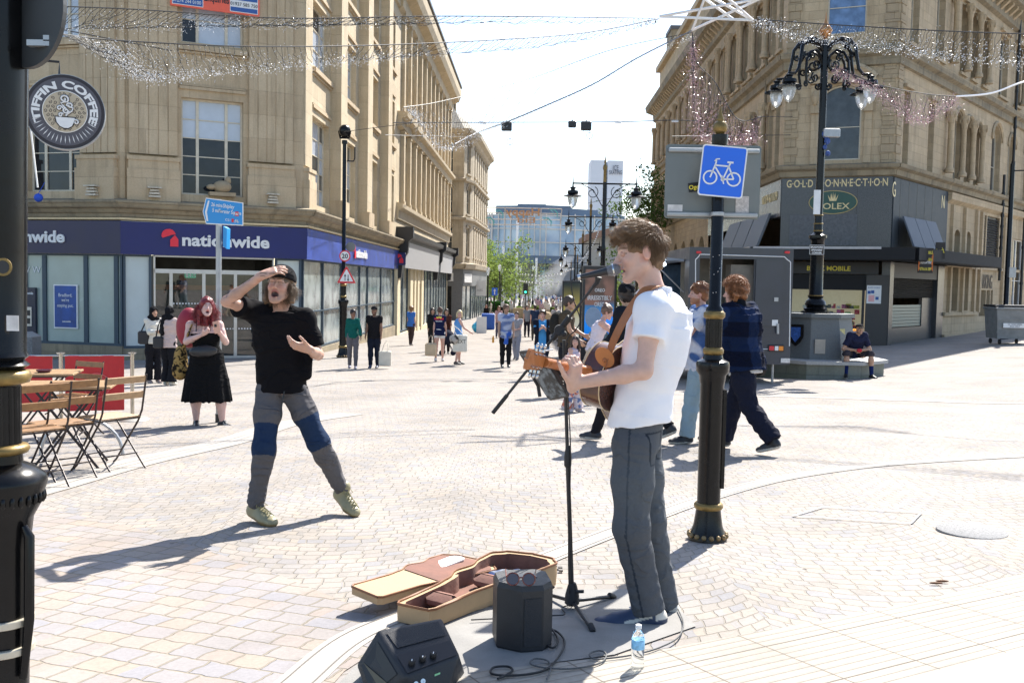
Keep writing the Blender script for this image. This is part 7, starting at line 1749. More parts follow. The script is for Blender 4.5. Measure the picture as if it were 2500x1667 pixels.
garm(b,tee=dict(c=(.07,.30,.62),o=.03,hem=.12),legs=dict(c=(.012,.018,.035)),shoe=(.03,.03,.03),hair=('quiff',(.06,.035,.022)))
S=top(b,b.h,sleeve='l',o=.042,hem=.02);S.rbox(b.chest-b.up*.25+b.fs*.22,np.array([.085,.2,.5]),np.stack([b.lat_s,b.fs,b.up],1),.01,.01,'s');S.ell(b.neck+b.up*.06,np.array([.09,.09,.08]),None,.01,'s');sdf_build(S,'jacket',m_cloth,b.t,const((.014,.016,.028)))
b=mk('tall young man in olive-brown t-shirt with black rucksack seen from the side',1382,17.5,1.80,face=1.35,gait=.3,aL=(.3,.8,0),aR=(.25,.5,0),skin='tan',brow=(.05,.03,.02),lean=.05)
garm(b,tee=dict(c=(.085,.065,.045),o=.030,hem=.05),legs=dict(c=(.02,.02,.025)),shoe=(.03,.03,.03),hair=('short',(.05,.03,.02)))
S=SDF(b.chest-b.fs*.2-.4,b.chest-b.fs*.2+.4,.012);S.ell(b.chest-b.fs*.20-b.up*.2,np.array([.15,.12,.23]),np.stack([b.lat_s,b.fs,b.up],1),.03);tag(sdf_build(S,'rucksack',m_cloth,None,const((.03,.028,.025))),'dark rucksack on the back of the young man in olive-brown','bag')
b=mk('young woman with hair bun in white sleeveless top and beige trousers bending forward',1448,15.8,1.66,face=1.45,gait=-.6,aL=(.95,.1,.1),aR=(.85,.15,.1),sex='f',skin='rosy',lean=.32,step=.42,brow=(.08,.04,.03))
garm(b,tee=dict(c=(.72,.64,.70),sleeve='n',o=.014,hem=-.02),legs=dict(c=(.56,.45,.34),loose=1.25,flare=.03),shoe=(.6,.5,.42),hair=('bun',(.13,.07,.045)))
b=mk('small girl with long dark hair in floral dress looking back',1404,14.2,1.12,face=.9,gait=.3,sex='f',skin='rosy',hf=nrm([-.2,-1,0]),brow=(.03,.02,.015),aL=(.1,.3,.1),aR=(.1,.3,.1),width=1.05)
fl=blobs((.72,.60,.60),(.65,.22,.14),60,7,.45,.2,c3=(.15,.2,.35));garm(b,tee=dict(c=(.60,.50,.58),sleeve='n',o=.012,fold=.002),shoe=(.6,.5,.5),hair=('long',(.035,.018,.014)))
sdf_build(legsr(b,b.h,o=.03,loose=1.3,flare=.04),'floral_trousers',m_cloth,b.t,fl)
def seat(J,f,l,s=1.,z0=0.,hgt=.47,spread=.14,knee=.44,fwd=.0,arms=None):
 """turn a standing pose into a sitting one"""
 pel=(J['hiL']+J['hiR'])/2;d=np.array([0,0,z0+hgt+.09*s])-np.array([0,0,pel[2]]);
 for k_ in list(J):
  if k_[:2]in('hi','sh')or k_ in('neck','head'):J[k_]=J[k_]+d
 for sd,q in(('L',1),('R',-1)):
  J['kn'+sd]=J['hi'+sd]+f*.43*s+l*q*spread+np.array([0,0,.02]);J['an'+sd]=J['kn'+sd]+f*.04+l*q*.02;J['an'+sd][2]=z0+.085*s;J['to'+sd]=J['an'+sd]+nrm(f+l*q*.3)*.165*s-np.array([0,0,.055*s])
def lean_upper(J,f,a,s=1.):
 pel=(J['hiL']+J['hiR'])/2
 for k_ in('shL','shR','neck','head'):
  d=J[k_]-pel;h_=d[2];fw=d@f;side=d-f*fw-np.array([0,0,h_]);J[k_]=pel+side+f*(fw*cos(a)+h_*sin(a))+np.array([0,0,h_*cos(a)-fw*sin(a)])
def m1(J,f,l):
 z0=gz(J['hiL'][0],J['hiL'][1]);seat(J,f,l,1.,z0,.46,.08)
 for sd in 'LR':J['el'+sd]=J['sh'+sd]-np.array([0,0,.26])+f*.06;J['wr'+sd]=J['el'+sd]+f*.22+np.array([0,0,.02])
b=mk('grey-haired man in pale blue-grey shirt seated before the advertising screen',1462,23.5,1.72,face=.1,mod=m1,skin='rosy',brow=(.3,.28,.26));garm(b,tee=dict(c=(.27,.34,.36),sleeve='s',o=.03),legs=dict(c=(.02,.025,.05)),shoe=(.03,.03,.03),hair=('receding',(.35,.33,.31)))
b=mk('woman in coral floral top sitting half hidden behind the guitar strap',1502,19,1.62,face=-.9,sex='f',skin='tan',mod=lambda J,f,l:m1(J,f,l),brow=(.03,.02,.02));garm(b,tee=dict(c=blobs((.60,.12,.14),(.75,.45,.45),45,3),sleeve='s',o=.03),legs=dict(c=(.03,.04,.06)),shoe=(.03,.03,.03),hair=('tail',(.03,.02,.015)))
for(px,Y,lb)in((1466,23.9,'black metal chair under the man seated before the screen'),(1504,19.1,'black metal chair under the woman in coral')):
 g=GP(px,Y);t=thing('cafe_chair',lb,'chair',tuple(g));mb=MB();mb.box(g+Vector((0,0,.45)),(.42,.42,.03),bev=.01);mb.build('seat',m_rub,t)
 mb=MB();
 for sx in(-.19,.19):
  for sy in(-.19,.19):
   mb.mark();mb.tube([g+Vector((sx,sy,.44)),g+Vector((sx*1.1,sy*1.1,0))],.012,6)
 mb.each('leg',m_black,t)
 mb=MB();mb.tube([g+Vector((-.2,.2,.44)),g+Vector((-.21,.25,.85)),g+Vector((.21,.25,.85)),g+Vector((.2,.2,.44))],.013,6);mb.build('backrest',m_black,t)
b=mk('man in black cap and dark tracksuit with white stripes walking behind the singer',1535,10.6,1.80,face=-2.2,gait=.8,aL=(.3,.5,.1),aR=(-.3,.3,.1),skin='tan',brow=(.03,.02,.02),hf=nrm([.2,.98,0]),step=.5)
garm(b,tee=dict(c=(.016,.018,.024),sleeve='l',o=.032),legs=dict(c=(.014,.014,.017),loose=.95),shoe=(.02,.022,.026),hair=('short',(.02,.012,.01)));cap_hat(b,b.t,h=b.h)
b=mk('ginger bearded man in blue and white swirl t-shirt and pale jeans, walking left',1712,10.6,1.76,face=-1.5,gait=.45,aL=(.65,.95,.05),aR=(.2,.5,.1),skin='rosy',hf=nrm([-1,.15,.02]),brow=(.30,.11,.03),stub=.75,step=.4)
garm(b,tee=dict(c=blobs((.62,.64,.72),(.07,.14,.34),26,12,.05,.45),o=.040,sl_o=.04,slen=.75,hem=.10,wmul=1.04),legs=dict(c=(.30,.40,.46),loose=1.2,flare=.025),shoe=(.02,.022,.03),hair=('short',(.20,.075,.025)))
pts,nr,L=scalp_pts(b,1500,lambda x,y,z:(z>.04)&(y<.09),2);strands(b,b.t,m_hair,pts,nr+.3*np.random.RandomState(1).normal(size=nr.shape),.025,.002,(.24,.09,.03))
g=b.J['wrL']+b.fs*.12;mb=MB();mb.lathe(g-[0,0,.06],[(.02,0),(.033,.01),(.033,.09),(.03,.12)],12);o=mb.build('drink_cup',mat('white_cup',(.6,.62,.66),.4),base=tuple(g));tag(o,'white drinks cup with blue lid in the ginger man\'s hand','cup')
mb=MB();mb.lathe(g+[0,0,.061],[(.034,0),(.034,.015),(.02,.03)],12);mb.build('lid',mat('cup_lid_blue',(.03,.12,.4),.4),o)
b=mk('man with curly ginger hair in navy check fleece jacket and dark trousers',1822,9.9,1.80,face=-2.35,gait=-.65,aL=(.25,.4,.05),aR=(-.1,.3,.12),skin='rosy',bulk=1.1,lean=.16,hf=nrm([-.85,.5,-.1]),brow=(.3,.11,.03),step=.5,width=1.04)
def plaid(V):
 u=(V-b.pel)@b.lat_h;z=V[:,2];A=np.sin(u*2*pi/.26)>.0;B_=np.sin(z*2*pi/.30+1)>.0;C=np.tile(np.array([.004,.006,.018]),(len(V),1));C[A^B_]=(.007,.015,.044);C[A&B_]=(.016,.030,.080);return C
garm(b,tee=dict(c=plaid,sleeve='l',o=.052,sl_o=.045,hem=.06,wmul=1.05,dmul=1.15,name='fleece_jacket',fold=.006),legs=dict(c=(.012,.014,.028),loose=1.25,flare=.02),shoe=(.02,.02,.022))
S=SDF(b.neck-.2,b.neck+.2,.009);S.cap(b.neck-b.up*.01,b.neck+b.up*.045,.085,.078,.02);sdf_build(S,'collar',m_cloth,b.t,const((.010,.012,.016)))
S=SDF(b.pel-.35,b.pel+.35,.010);S.loft([(b.pel-b.up*.115,b.lat_h,b.fh,.20,.165),(b.pel-b.up*.05,b.lat_h,b.fh,.19,.155)],.02);sdf_build(S,'shirt_hem',m_cloth,b.t,const((.6,.58,.56)))
hair_cap(b,.009,b.t,(.30,.12,.045),'curly');pts,nr,L=scalp_pts(b,2600,lambda x,y,z:(z>-.09)&((y<.03)|(z>.07)),4,r=(.11,.115,.12));strands(b,b.t,m_hair,pts,nr+.5*np.random.RandomState(1).normal(size=nr.shape),.035,.0022,(.36,.15,.06),curl=.016,n=6)
def m2(J,f,l):
 z0=gz(J['hiL'][0],J['hiL'][1]-.4);seat(J,f,l,1.,z0,.50,.20);lean_upper(J,f,.55)
 for sd,q in(('L',1),('R',-1)):J['wr'+sd]=(J['knL']+J['knR'])/2+l*q*.06+np.array([0,0,.08])-f*.04;J['el'+sd]=J['kn'+sd]-f*.16+np.array([0,0,.10])+l*q*.03
b=mk('man in flat cap, navy t-shirt and football socks sitting on the plinth ledge',2085,23.9,1.84,face=.02,mod=m2,skin='tan',brow=(.05,.03,.02),bulk=1.2,hf=nrm([0,-1,-.12]),stub=.3,vox=.010)
garm(b,tee=dict(c=(.022,.026,.06),o=.035,slen=.75),legs=dict(c=(.05,.045,.055),cutk=.56),shoe=(.015,.015,.017));cap_hat(b,b.t,h=.009,flat=True)
S=SDF(b.lo,b.hi,.010)
for sd in 'LR':k_,a_=b.J['kn'+sd],b.J['an'+sd];S.cap(k_+(a_-k_)*.2,a_,.062,.045,.02)
sdf_build(S,'socks',m_cloth,b.t,const((.012,.025,.11)))
mb=MB();c_=(b.J['wrL']+b.J['wrR'])/2+b.f*.06;mb.ball(c_,(.07,.04,.05));o=mb.build('red_gloves',mat('red_cloth',(.45,.02,.03),.8),base=tuple(c_));tag(o,'red bundle held between the hands of the seated man','bundle')
far_specs=[('woman in long black dress walking far up the street',1187,74,1.66,'f',(.012,.012,.015),(.012,.012,.015),'long',(.16,.04,.02)),('child in pink walking beside the woman in the long black dress',1202,72,1.15,'f',(.5,.25,.25),(.06,.06,.1),'long',(.05,.03,.02)),('man with navy rucksack walking away up the street',1306,47,1.74,'m',(.03,.05,.10),(.08,.07,.06),'short',(.05,.03,.02)),('man in pale grey t-shirt walking away up the street',1357,46,1.76,'m',(.48,.44,.42),(.42,.38,.36),'short',(.2,.18,.16)),('person in white seen over the tie-dye man\'s shoulder',1287,52,1.70,'m',(.30,.31,.33),(.02,.02,.03),'short',(.04,.03,.02)),('woman in pink behind the tie-dye man',1218,50,1.66,'f',(.55,.33,.33),(.1,.1,.15),'long',(.2,.1,.05))]
for i,(lb,px,Y,H,sx,c1,c2,hs,hc)in enumerate(far_specs):
 b=mk(lb,px,Y,H,face=(pi if 'away' in lb else .2),gait=(.3,-.2,.5,-.4,.2,.3)[i],sex=sx,skin='rosy',vox=.022)
 garm(b,tee=dict(c=c1,sleeve='l' if 'black' in lb else 's',fold=.0),legs=dict(c=c2,fold=0.),shoe=(.03,.03,.03),hair=(hs,hc))
 if 'long black' in lb:sdf_build(skirt(b,.022,gz(b.pel[0],74)+.12,flare=.03),'skirt',m_cloth,b.t,const(c1))
def crowd_proto(i):
 r=random.Random(i);H=r.uniform(1.5,1.8);sx=r.choice('mf');J,f,l=pose(0,0,H,r.uniform(0,6.28),r.uniform(-.7,.7),(r.uniform(-.3,.5),r.uniform(.1,1.4),.1),(r.uniform(-.3,.5),r.uniform(.1,1.2),.1),gzv=0.,sex=sx)
 b=Body(J,H,r.uniform(.95,1.2),sx);h=.045
 top_c=r.choice([(.6,.6,.6),(.02,.02,.03),(.5,.2,.2),(.08,.15,.35),(.4,.35,.3),(.05,.05,.06),(.62,.58,.5),(.45,.3,.35),(.55,.45,.35)]);leg_c=r.choice([(.03,.04,.08),(.02,.02,.02),(.2,.2,.22),(.4,.35,.28),(.35,.3,.3)]);hc=r.choice([(.05,.03,.02),(.12,.07,.04),(.3,.2,.1),(.02,.015,.01)]);sk=SKIN[r.choice(['pale','tan','brown','rosy'])]
 S=body_sdf(b,h,fine=False,ears=False);S.loft(b.torso(.03),.02)
 for sd in 'LR':S.chain([J['hi'+sd],J['kn'+sd],J['an'+sd]],[.1,.07,.06],.03);S.cap(J['sh'+sd],J['el'+sd],.06,.05,.03)
 V,Fc=S.mesh(0);z=V[:,2];C=np.tile(np.array(sk),(len(V),1));pz=b.pel[2];dt=np.abs((V-b.chest)@b.lat_s)
 C[(z<pz)&(z>.1)]=leg_c;C[z<=.1]=(.03,.03,.03);C[(z>=pz-.05)&(z<b.neck[2]+.02)&(dt<.24*b.s)]=top_c
 hl=(V-b.hc)@b.HR;C[(z>b.neck[2]+.03)&((hl[:,2]>.05)|(hl[:,1]<-.0))]=hc
 o=finish('person',V,Fc,m_cloth,None,smooth=180,col=C);tone='pale' if sum(top_c)>1 else('dark' if sum(top_c)<.2 else 'coloured');return o,tone
protos=[crowd_proto(i)for i in range(14)]
rc=random.Random(11);spots=[]
while len(spots)<96:
 Y=rc.choice([rc.uniform(95,130),rc.uniform(125,190),rc.uniform(150,235)]);px=rc.uniform(1196,1500)
 if px>1415 and Y<150:continue
 p_=P(px,700,Y)
 if all((p_.x-q[0])**2+(Y-q[1])**2>.5 for q in spots):spots.append((p_.x,Y))
for i,(x,y)in enumerate(spots):
 o,tone=protos[i%14];c=o if i<14 else o.copy()
 if i>=14:COL.objects.link(c)
 c.location=(x,y,gz(x,y));c.rotation_euler=(0,0,rc.uniform(0,6.28)*(i>=0));sc_=rc.uniform(.92,1.05);c.scale=(sc_,)*3
 tag(c,'distant person in the crowd before the fountain spray and glass building','person','crowd far off before the fountain')
# street furniture
m_goldr=mat('worn_gold_paint',(.22,.145,.045),.42,.45,var=.35,nscale=30)
m_sblue=mat('sign_blue',(.01,.13,.70),.35,var=.03)
m_cyan=mat('direction_sign_blue',(.02,.26,.62),.35,var=.03)
m_red=mat('sign_red',(.62,.02,.03),.35,var=.03)
m_galv=mat('galvanised_steel',(.36,.37,.38),.4,.6,var=.15,nscale=9)
m_signgrey=mat('sign_back_grey',(.17,.185,.18),.5,.3,var=.1,nscale=4)
m_sticker=mat('paper_sticker',(.62,.60,.58),.7,var=.2,nscale=20)
X_,Z_=Vector((1,0,0)),Vector((0,0,1))
def column(name,label,base,zs,cat='post',parts=None,sc=1.,n=24,group=None,studs=True):
 """cast-iron column; zs: total height; classic base, drum, gold rings and shaft"""
 t=thing(name,label,cat,tuple(base),0,group);b=Vector(base);s=sc
 mb=MB();mb.lathe(b-Z_*.03,[(.115*s,0),(.118*s,.045*s),(.105*s,.075*s),(.088*s,.12*s),(.078*s,.19*s),(.074*s,.22*s)],n);mb.build('base',m_gloss,t,smooth=50)
 if studs:
  mb=MB()
  for i in range(16):a=2*pi*i/16;mb.ball(b+Vector((cos(a)*.112*s,sin(a)*.112*s,.032*s)),.017*s,7,5)
  mb.build('stud_ring',mat('tarnished_brass',(.22,.15,.07),.45,.4,var=.4,nscale=40),t,smooth=80)
 mb=MB();mb.lathe(b+Z_*.19*s,[(.080*s,0),(.088*s,.012*s),(.088*s,.028*s),(.078*s,.04*s)],n);mb.build('gold_ring',m_goldr,t,smooth=60)
 mb=MB();mb.lathe(b+Z_*.23*s,[(.070*s,0),(.071*s,.72*s),(.076*s,.74*s),(.080*s,.775*s),(.098*s,.80*s),(.100*s,.845*s),(.095*s,.86*s),(.062*s,.875*s),(.056*s,.90*s)],n);mb.build('drum',m_gloss,t,smooth=40)
 mb=MB();mb.lathe(b+Z_*1.13*s,[(.052*s,0),(.062*s,.012*s),(.062*s,.034*s),(.050*s,.046*s)],n);mb.build('gold_ring',m_goldr,t,smooth=60)
 mb=MB();mb.lathe(b+Z_*1.176*s,[(.052*s,0),(.052*s,.17*s)],48,fl=16,fr=.10);mb.build('fluted_collar',m_gloss,t,smooth=30)
 mb=MB();mb.lathe(b+Z_*1.346*s,[(.052*s,0),(.064*s,.012*s),(.064*s,.036*s),(.052*s,.048*s)],n);mb.build('gold_ring',m_goldr,t,smooth=60)
 mb=MB();mb.lathe(b+Z_*1.39*s,[(.052*s,0),(.050*s,.02*s),(.037*s,.035*s),(.036*s,zs-1.39*s)],n);mb.build('shaft',m_gloss,t,smooth=50)
 return t
pb_=G(1727,1316);YP=pb_.y;ztop=HZ(1756,330,YP)
po=column('sign_post','black cast-iron post with gold rings carrying the blue cycle sign, right of the singer',pb_,ztop-pb_.z)
mb=MB();mb.lathe((pb_.x,YP,ztop-.10),[(.040,0),(.048,.06),(.048,.10)],20);mb.build('cap',m_gloss,po,smooth=40)
mb=MB();mb.lathe((pb_.x,YP,ztop),[(.03,0),(.022,.006),(.040,.022),(.044,.045),(.038,.068),(.020,.082),(.022,.09),(.0205,.096),(.012,.12),(.002,.165)],20);mb.build('finial',m_goldr,po,smooth=60)
mb=MB();mb.box((pb_.x+.075,YP+.0,pb_.z+.62),(.02,.06,.60));mb.build('service_hatch',m_gloss,po,smooth=0)
sgn=thing('cycle_sign','blue square sign with a white bicycle symbol on the black post','sign',tuple(P(1765,420,YP-.09)))
c_=P(1764,419,YP-.075);rt=Matrix.Rotation(radians(5),3,'Y');sx_=rt@Vector((.98,-.12,0)).normalized();sz_=rt@Z_;sn=sx_.cross(sz_)
sn=Vector((-.12,-.99,0)).normalized()if False else(sx_.cross(sz_)).normalized()
if sn.y>0:sn=-sn
W1_,H1_=.262,.300
mb=MB();mb.prism(rrect(W1_,H1_,.018),c_,sx_,sz_,sn*.004);mb.build('plate',m_white,sgn,smooth=0)
mb=MB();mb.prism(rrect(W1_-.016,H1_-.016,.013),c_+sn*.004,sx_,sz_,sn*.001);mb.build('blue_face',m_sblue,sgn,smooth=0)
def bike(o,ex,ey,n,s,m,parent,t=.0015,lw=.075):
 mb=MB();q=lambda x,y:Vector(o)+ex*x*s+ey*y*s+n*.0062
 def ln(a,b,w=lw*.5):
  a,b=Vector(a),Vector(b);d=(b-a).normalized();p_=Vector((-d.y,d.x));mb.add([q(*(a+p_*w)),q(*(b+p_*w)),q(*(b-p_*w)),q(*(a-p_*w)),q(*(a+p_*w))+n*t,q(*(b+p_*w))+n*t,q(*(b-p_*w))+n*t,q(*(a-p_*w))+n*t],[[0,1,2,3],[7,6,5,4],[0,3,7,4],[1,5,6,2],[0,4,5,1],[3,2,6,7]])
 for cx in(-.58,.58):
  m_=26
  for i in range(m_):
   a0,a1=2*pi*i/m_,2*pi*(i+1)/m_;V=[]
   for r_ in(.36,.285):
    for a in(a0,a1):V+=[q(cx+r_*cos(a),-.35+r_*sin(a)),q(cx+r_*cos(a),-.35+r_*sin(a))+n*t]
   mb.add(V,[[1,3,7,5],[0,2,3,1],[4,5,7,6]])
 ln((-.58,-.35),(-.36,.42));ln((-.36,.42),(-.38,.58));ln((-.38,.58),(-.20,.60),.03);ln((-.38,.58),(-.44,.46),.03);ln((-.40,.27),(.30,.27));ln((-.38,.18),(.05,-.40));ln((.05,-.40),(.34,.45));ln((.18,.47),(.48,.47),.045);ln((.10,-.38),(.58,-.35));ln((.28,.25),(.58,-.35));ln((.05,-.40),(.12,-.62),.03);ln((.05,-.40),(-.03,-.20),.03)
 mb2=[(.05+.10*cos(2*pi*i/12),-.40+.10*sin(2*pi*i/12))for i in range(12)];mb.prism([(x*s,y*s)for x,y in mb2],Vector(o)+n*.0062,ex,ey,n*t)
 return mb.build('cycle_symbol',m,parent,smooth=0)
bike(c_,sx_,sz_,sn,.118,m_white,sgn)
bs=thing('road_sign','large grey back of a road sign fixed behind the cycle sign','sign',tuple(P(1740,445,YP+.08)))
a,b=P(1626,352,YP+.07),P(1853,537,YP+.07);cc_=(a+b)/2;w_,h_=b.x-a.x,a.z-b.z
mb=MB();mb.prism(rrect(w_,h_,.02),cc_,X_,Z_,(0,.004,0));mb.build('plate',m_signgrey,bs,smooth=0)
for zz in(h_/2-.035,-h_/2+.025):
 mb=MB();mb.box(cc_+Vector((0,-.012,zz)),(w_-.03,.022,.026),bev=.004);mb.box(cc_+Vector((0,-.026,zz)),(w_-.03,.006,.008));mb.build('rail',m_galv,bs,smooth=0)
 mb=MB();mb.lathe((pb_.x,YP,cc_.z+zz-.012),[(.039,0),(.041,.003),(.041,.021),(.039,.024)],20);mb.build('band_clamp',m_galv,bs,smooth=0)
for(px,py,ww,hh,m__)in((1648,508,.090,.040,m_sticker),(1812,500,.080,.102,mat('torn_sticker',(.50,.47,.45),.8,var=.3,nscale=60))):
 q=P(px,py,YP+.066);mb=MB();mb.box(q,(ww,.001,hh));mb.build('sticker',m__,bs,smooth=0)
q=P(1695,457,YP+.064);mb=MB();mb.box(q,(.07,.001,.055),Matrix.Rotation(-.15,3,'Y'));mb.build('sticker',m_black,bs,smooth=0);text('sticker_print','Ogo',m_yel,bs,q+Vector((0,-.002,-.012)),(1,0,.12),(-.12,0,1),.035,bold=.03,ext=.0005)
mb=MB();rr=random.Random(5)
for i in range(10):
 z=rr.uniform(pb_.z+1.5,ztop-.7);a=rr.uniform(-2.5,-.6);mb.ball(Vector((pb_.x+.0365*cos(a),YP+.0365*sin(a),z)),(.0025,.002,.0035),5,4)
mb.build('paint_chips',m_sticker,po,smooth=0)['kind']='stuff';
YL=2.42;bL=Vector((P(2,1100,YL).x,YL,gz(-1.2,YL)))
lp=thing('lamp_column','thick black cast-iron lamp column with gold rings filling the left edge','lamp post',tuple(bL))
zc_=lambda py:HZ(0,py,YL)
s_=YL/F_PX
mb=MB();mb.lathe((bL.x,YL,bL.z),[(.13,0),(.12,.12),(.085,.2),(.062,.25),(.058,.3),(.066,zc_(1330)-bL.z),(.074,zc_(1262)-bL.z),(.095,zc_(1225)-bL.z),(.098,zc_(1205)-bL.z),(.108,zc_(1178)-bL.z),(.104,zc_(1160)-bL.z),(.078,zc_(1140)-bL.z),(.052,zc_(1128)-bL.z),(.050,zc_(1108)-bL.z)],40);mb.build('drum',m_gloss,lp,smooth=50)
for i in range(28):
 pass
mb=MB()
for i in range(30):a=2*pi*i/30;mb.ball((bL.x+.098*cos(a),YL+.098*sin(a),zc_(1212)),(.007,.007,.016),6,4)
mb.build('bead_ring',m_gloss,lp,smooth=80)
for py0,py1,r0,m__ in((1108,1082,.068,m_goldr),(938,900,.074,m_goldr)):
 z0,z1=zc_(py0),zc_(py1);mb=MB();mb.lathe((bL.x,YL,z0),[(.048,0),(r0*.93,(z1-z0)*.15),(r0,(z1-z0)*.5),(r0*.93,(z1-z0)*.85),(.048,z1-z0)],30);mb.build('gold_ring',m__,lp,smooth=70)
mb=MB();mb.lathe((bL.x,YL,zc_(1082)),[(.050,0),(.050,zc_(942)-zc_(1082))],60,fl=20,fr=.08);mb.build('fluted_collar',m_gloss,lp,smooth=30)
z0=zc_(900);mb=MB();mb.lathe((bL.x,YL,z0),[(.054,0),(.070,.01),(.056,.022),(.068,.032),(.062,.045),(.066,.3),(.090,1.6)],30);mb.build('shaft',m_gloss,lp,smooth=50)
for py in(1510,1578):
 mb=MB();mb.lathe((bL.x,YL,zc_(py)-.008),[(.0735,0),(.0745,.002),(.0745,.016),(.0735,.018)],30);mb.build('band',mat('cream_tape',(.55,.50,.40),.4,.3),lp,smooth=0)
mb=MB();mb.tube([(bL.x+.066,YL-.03,zc_(1640)),(bL.x+.082,YL-.03,zc_(1500)),(bL.x+.085,YL-.03,zc_(1300)),(bL.x+.072,YL-.03,zc_(1275))],[.010,.013,.013,.008],8);mb.build('service_hatch',m_gloss,lp,smooth=50)
q=P(31,789,YL-.055);mb=MB();mb.box(q,(.030,.001,.038));mb.build('sticker',m_sticker,lp,smooth=0)
q=P(8,652,YL-.06);mb=MB();mb.prism(circ(.022,24),q,X_,Z_,(0,-.002,0));mb.build('roundel',m_goldr,lp,smooth=0);mb=MB();mb.prism(circ(.016,24),q+Vector((0,-.002,0)),X_,Z_,(0,-.001,0));mb.build('roundel_face',m_black,lp,smooth=0)
rs=thing('round_sign','back of a round grey road sign at the top of the left foreground column','sign',tuple(P(95,60,YL)))
q=P(70,28,YL-.03);mb=MB();mb.prism(circ(.135,48),q,Vector((.85,-.5,0)).normalized(),Z_,(0,.02,0));mb.build('disc',mat('dark_disc_grey',(.035,.038,.04),.5,.2,var=.2),rs,smooth=0)
mb=MB();mb.box(P(100,107,YL-.06),(.06,.02,.014));mb.box(P(120,96,YL-.06),(.02,.02,.014));mb.build('fixing',m_galv,rs,smooth=0)
YT=9.3;cT=P(160,276,YT);r_=84*YT/F_PX
tf=thing('hanging_cafe_sign','round grey and brown projecting coffee shop sign with a white steaming cup','sign',tuple(cT))
sxv=Vector((.93,.36,0)).normalized();snv=Vector((.36,-.93,0)).normalized();rx=r_*1.06
m_plum=mat('sign_plum_grey',(.085,.08,.095),.5,var=.04);m_dkpl=mat('sign_dark_plum',(.022,.017,.022),.5,var=.04);m_beige=mat('sign_beige',(.48,.40,.28),.5,var=.04)
mb=MB();mb.prism(circ(rx,64),cT-snv*.06,sxv,Z_,snv*.12);mb.build('casing',m_galv,tf,smooth=40)
def disc(rad,off,m,nm):mb=MB();mb.prism(circ(rad,56),cT+snv*off,sxv,Z_,snv*.003);return mb.build(nm,m,tf,smooth=0)
disc(rx*.985,.060,m_dkpl,'face');disc(rx*.90,.063,m_plum,'face_ring');disc(rx*.575,.066,m_dkpl,'inner_ring');disc(rx*.56,.069,m_white,'inner_ring');disc(rx*.54,.072,m_beige,'inner_face')
text('lettering','TIFFIN COFFEE',m_white,tf,cT+snv*.068,sxv,Z_,rx*.27,bold=.04,ext=.002,arc=rx*.63,width=rx*.63*4.0)
mb=MB()
for i in range(19):
 a=radians(-205+i*(230/18.))if False else radians(198+i*(144/18.));d=sxv*cos(a)+Z_*sin(a);e=sxv*-sin(a)+Z_*cos(a);p0=cT+snv*.067
 mb.add([p0+d*rx*.63,p0+d*rx*.75+e*.004,p0+d*rx*.86,p0+d*rx*.75-e*.004],[[0,3,2,1]])
mb.build('ray_marks',m_white,tf,smooth=0)
def spiral(mb,cx,cz,r0,turns,a0,w,sg=1,off=.078,tail=None):
 pts=[]
 for i in range(26):
  t=i/25;a=a0+sg*t*turns*2*pi;r=r0*(1-.82*t);pts.append(cT+sxv*((cx+r*cos(a))*rx)+Z_*((cz+r*sin(a))*rx)+snv*off)
 if tail:pts=[cT+sxv*(x*rx)+Z_*(z*rx)+snv*off for x,z in tail]+pts
 mb.tube(pts,[w*rx]*len(pts),4)
mb=MB();rr=random.Random(4)
for i in range(-4,5):
 for j in range(-4,5):
  x,z=i*.12+(.06 if j%2 else 0),j*.115
  if x*x+z*z<.24 and not(abs(x)<.2 and-.38<z<.42):spiral(mb,x,z,.048,1.2,rr.uniform(0,6),.007,rr.choice((-1,1)),.075)
mb.build('scroll_pattern',m_dkpl,tf,smooth=0)
for m__,gw_,of in((m_dkpl,.046,.076),(m_white,.026,.088)):
 mb=MB();spiral(mb,-.02,.33,.11,1.25,-pi*.2,gw_*.9,1,of,[(.02,-.12),(.10,.0),(-.02,.12),(-.10,.22)]);spiral(mb,.12,.16,.08,1.2,pi,gw_*.8,-1,of,[(.02,-.10),(.17,.02),(.2,.1)]);spiral(mb,-.13,.08,.07,1.1,0,gw_*.8,1,of);spiral(mb,-.10,-.10,.06,1.1,.3,gw_*.8,1,of);spiral(mb,.03,.02,.08,1.2,2,gw_*.8,1,of)
 spiral(mb,.27,-.27,.07,1.0,2.2,gw_*.8,-1,of)
 g_=.03 if m__ is m_dkpl else 0
 mb.prism([((-.23-g_)*rx,(-.16+g_)*rx),((-.20-g_)*rx,-.30*rx),((-.12-g_)*rx,-.40*rx),((-.02)*rx,(-.44-g_)*rx),(.08*rx,(-.44-g_)*rx),((.17+g_)*rx,-.38*rx),((.22+g_)*rx,-.27*rx),((.24+g_)*rx,(-.16+g_)*rx)],cT+snv*of,sxv,Z_,snv*.004)
 mb.build('cup_motif',m__,tf,smooth=0)
mb=MB();mb.tube([cT-sxv*rx*.9,cT-sxv*rx*3.2],.02,8);mb.tube([cT+Z_*rx-sxv*.05,cT+Z_*(rx+.12)-sxv*.05,cT+Z_*(rx+.12)-sxv*rx*3],.012,6);mb.build('bracket',m_black,tf,smooth=50)
mb=MB();mb.tube([P(72,290,YT+.3),P(92,458,YT+.3)],.008,6);o=mb.build('hanging_rod',m_white,base=P(92,458,YT+.3));tag(o,'thin white rod hanging below the round coffee shop sign','rod')
YG=12.45;gb_=GP(534,YG);zt_=HZ(540,487,YG)
gp_=thing('signpost','plain grey steel signpost behind the red-haired woman','post',tuple(gb_))
mb=MB();mb.tube([gb_,(gb_.x,YG,zt_)],.036,16);mb.build('pole',m_galv,gp_,smooth=50)
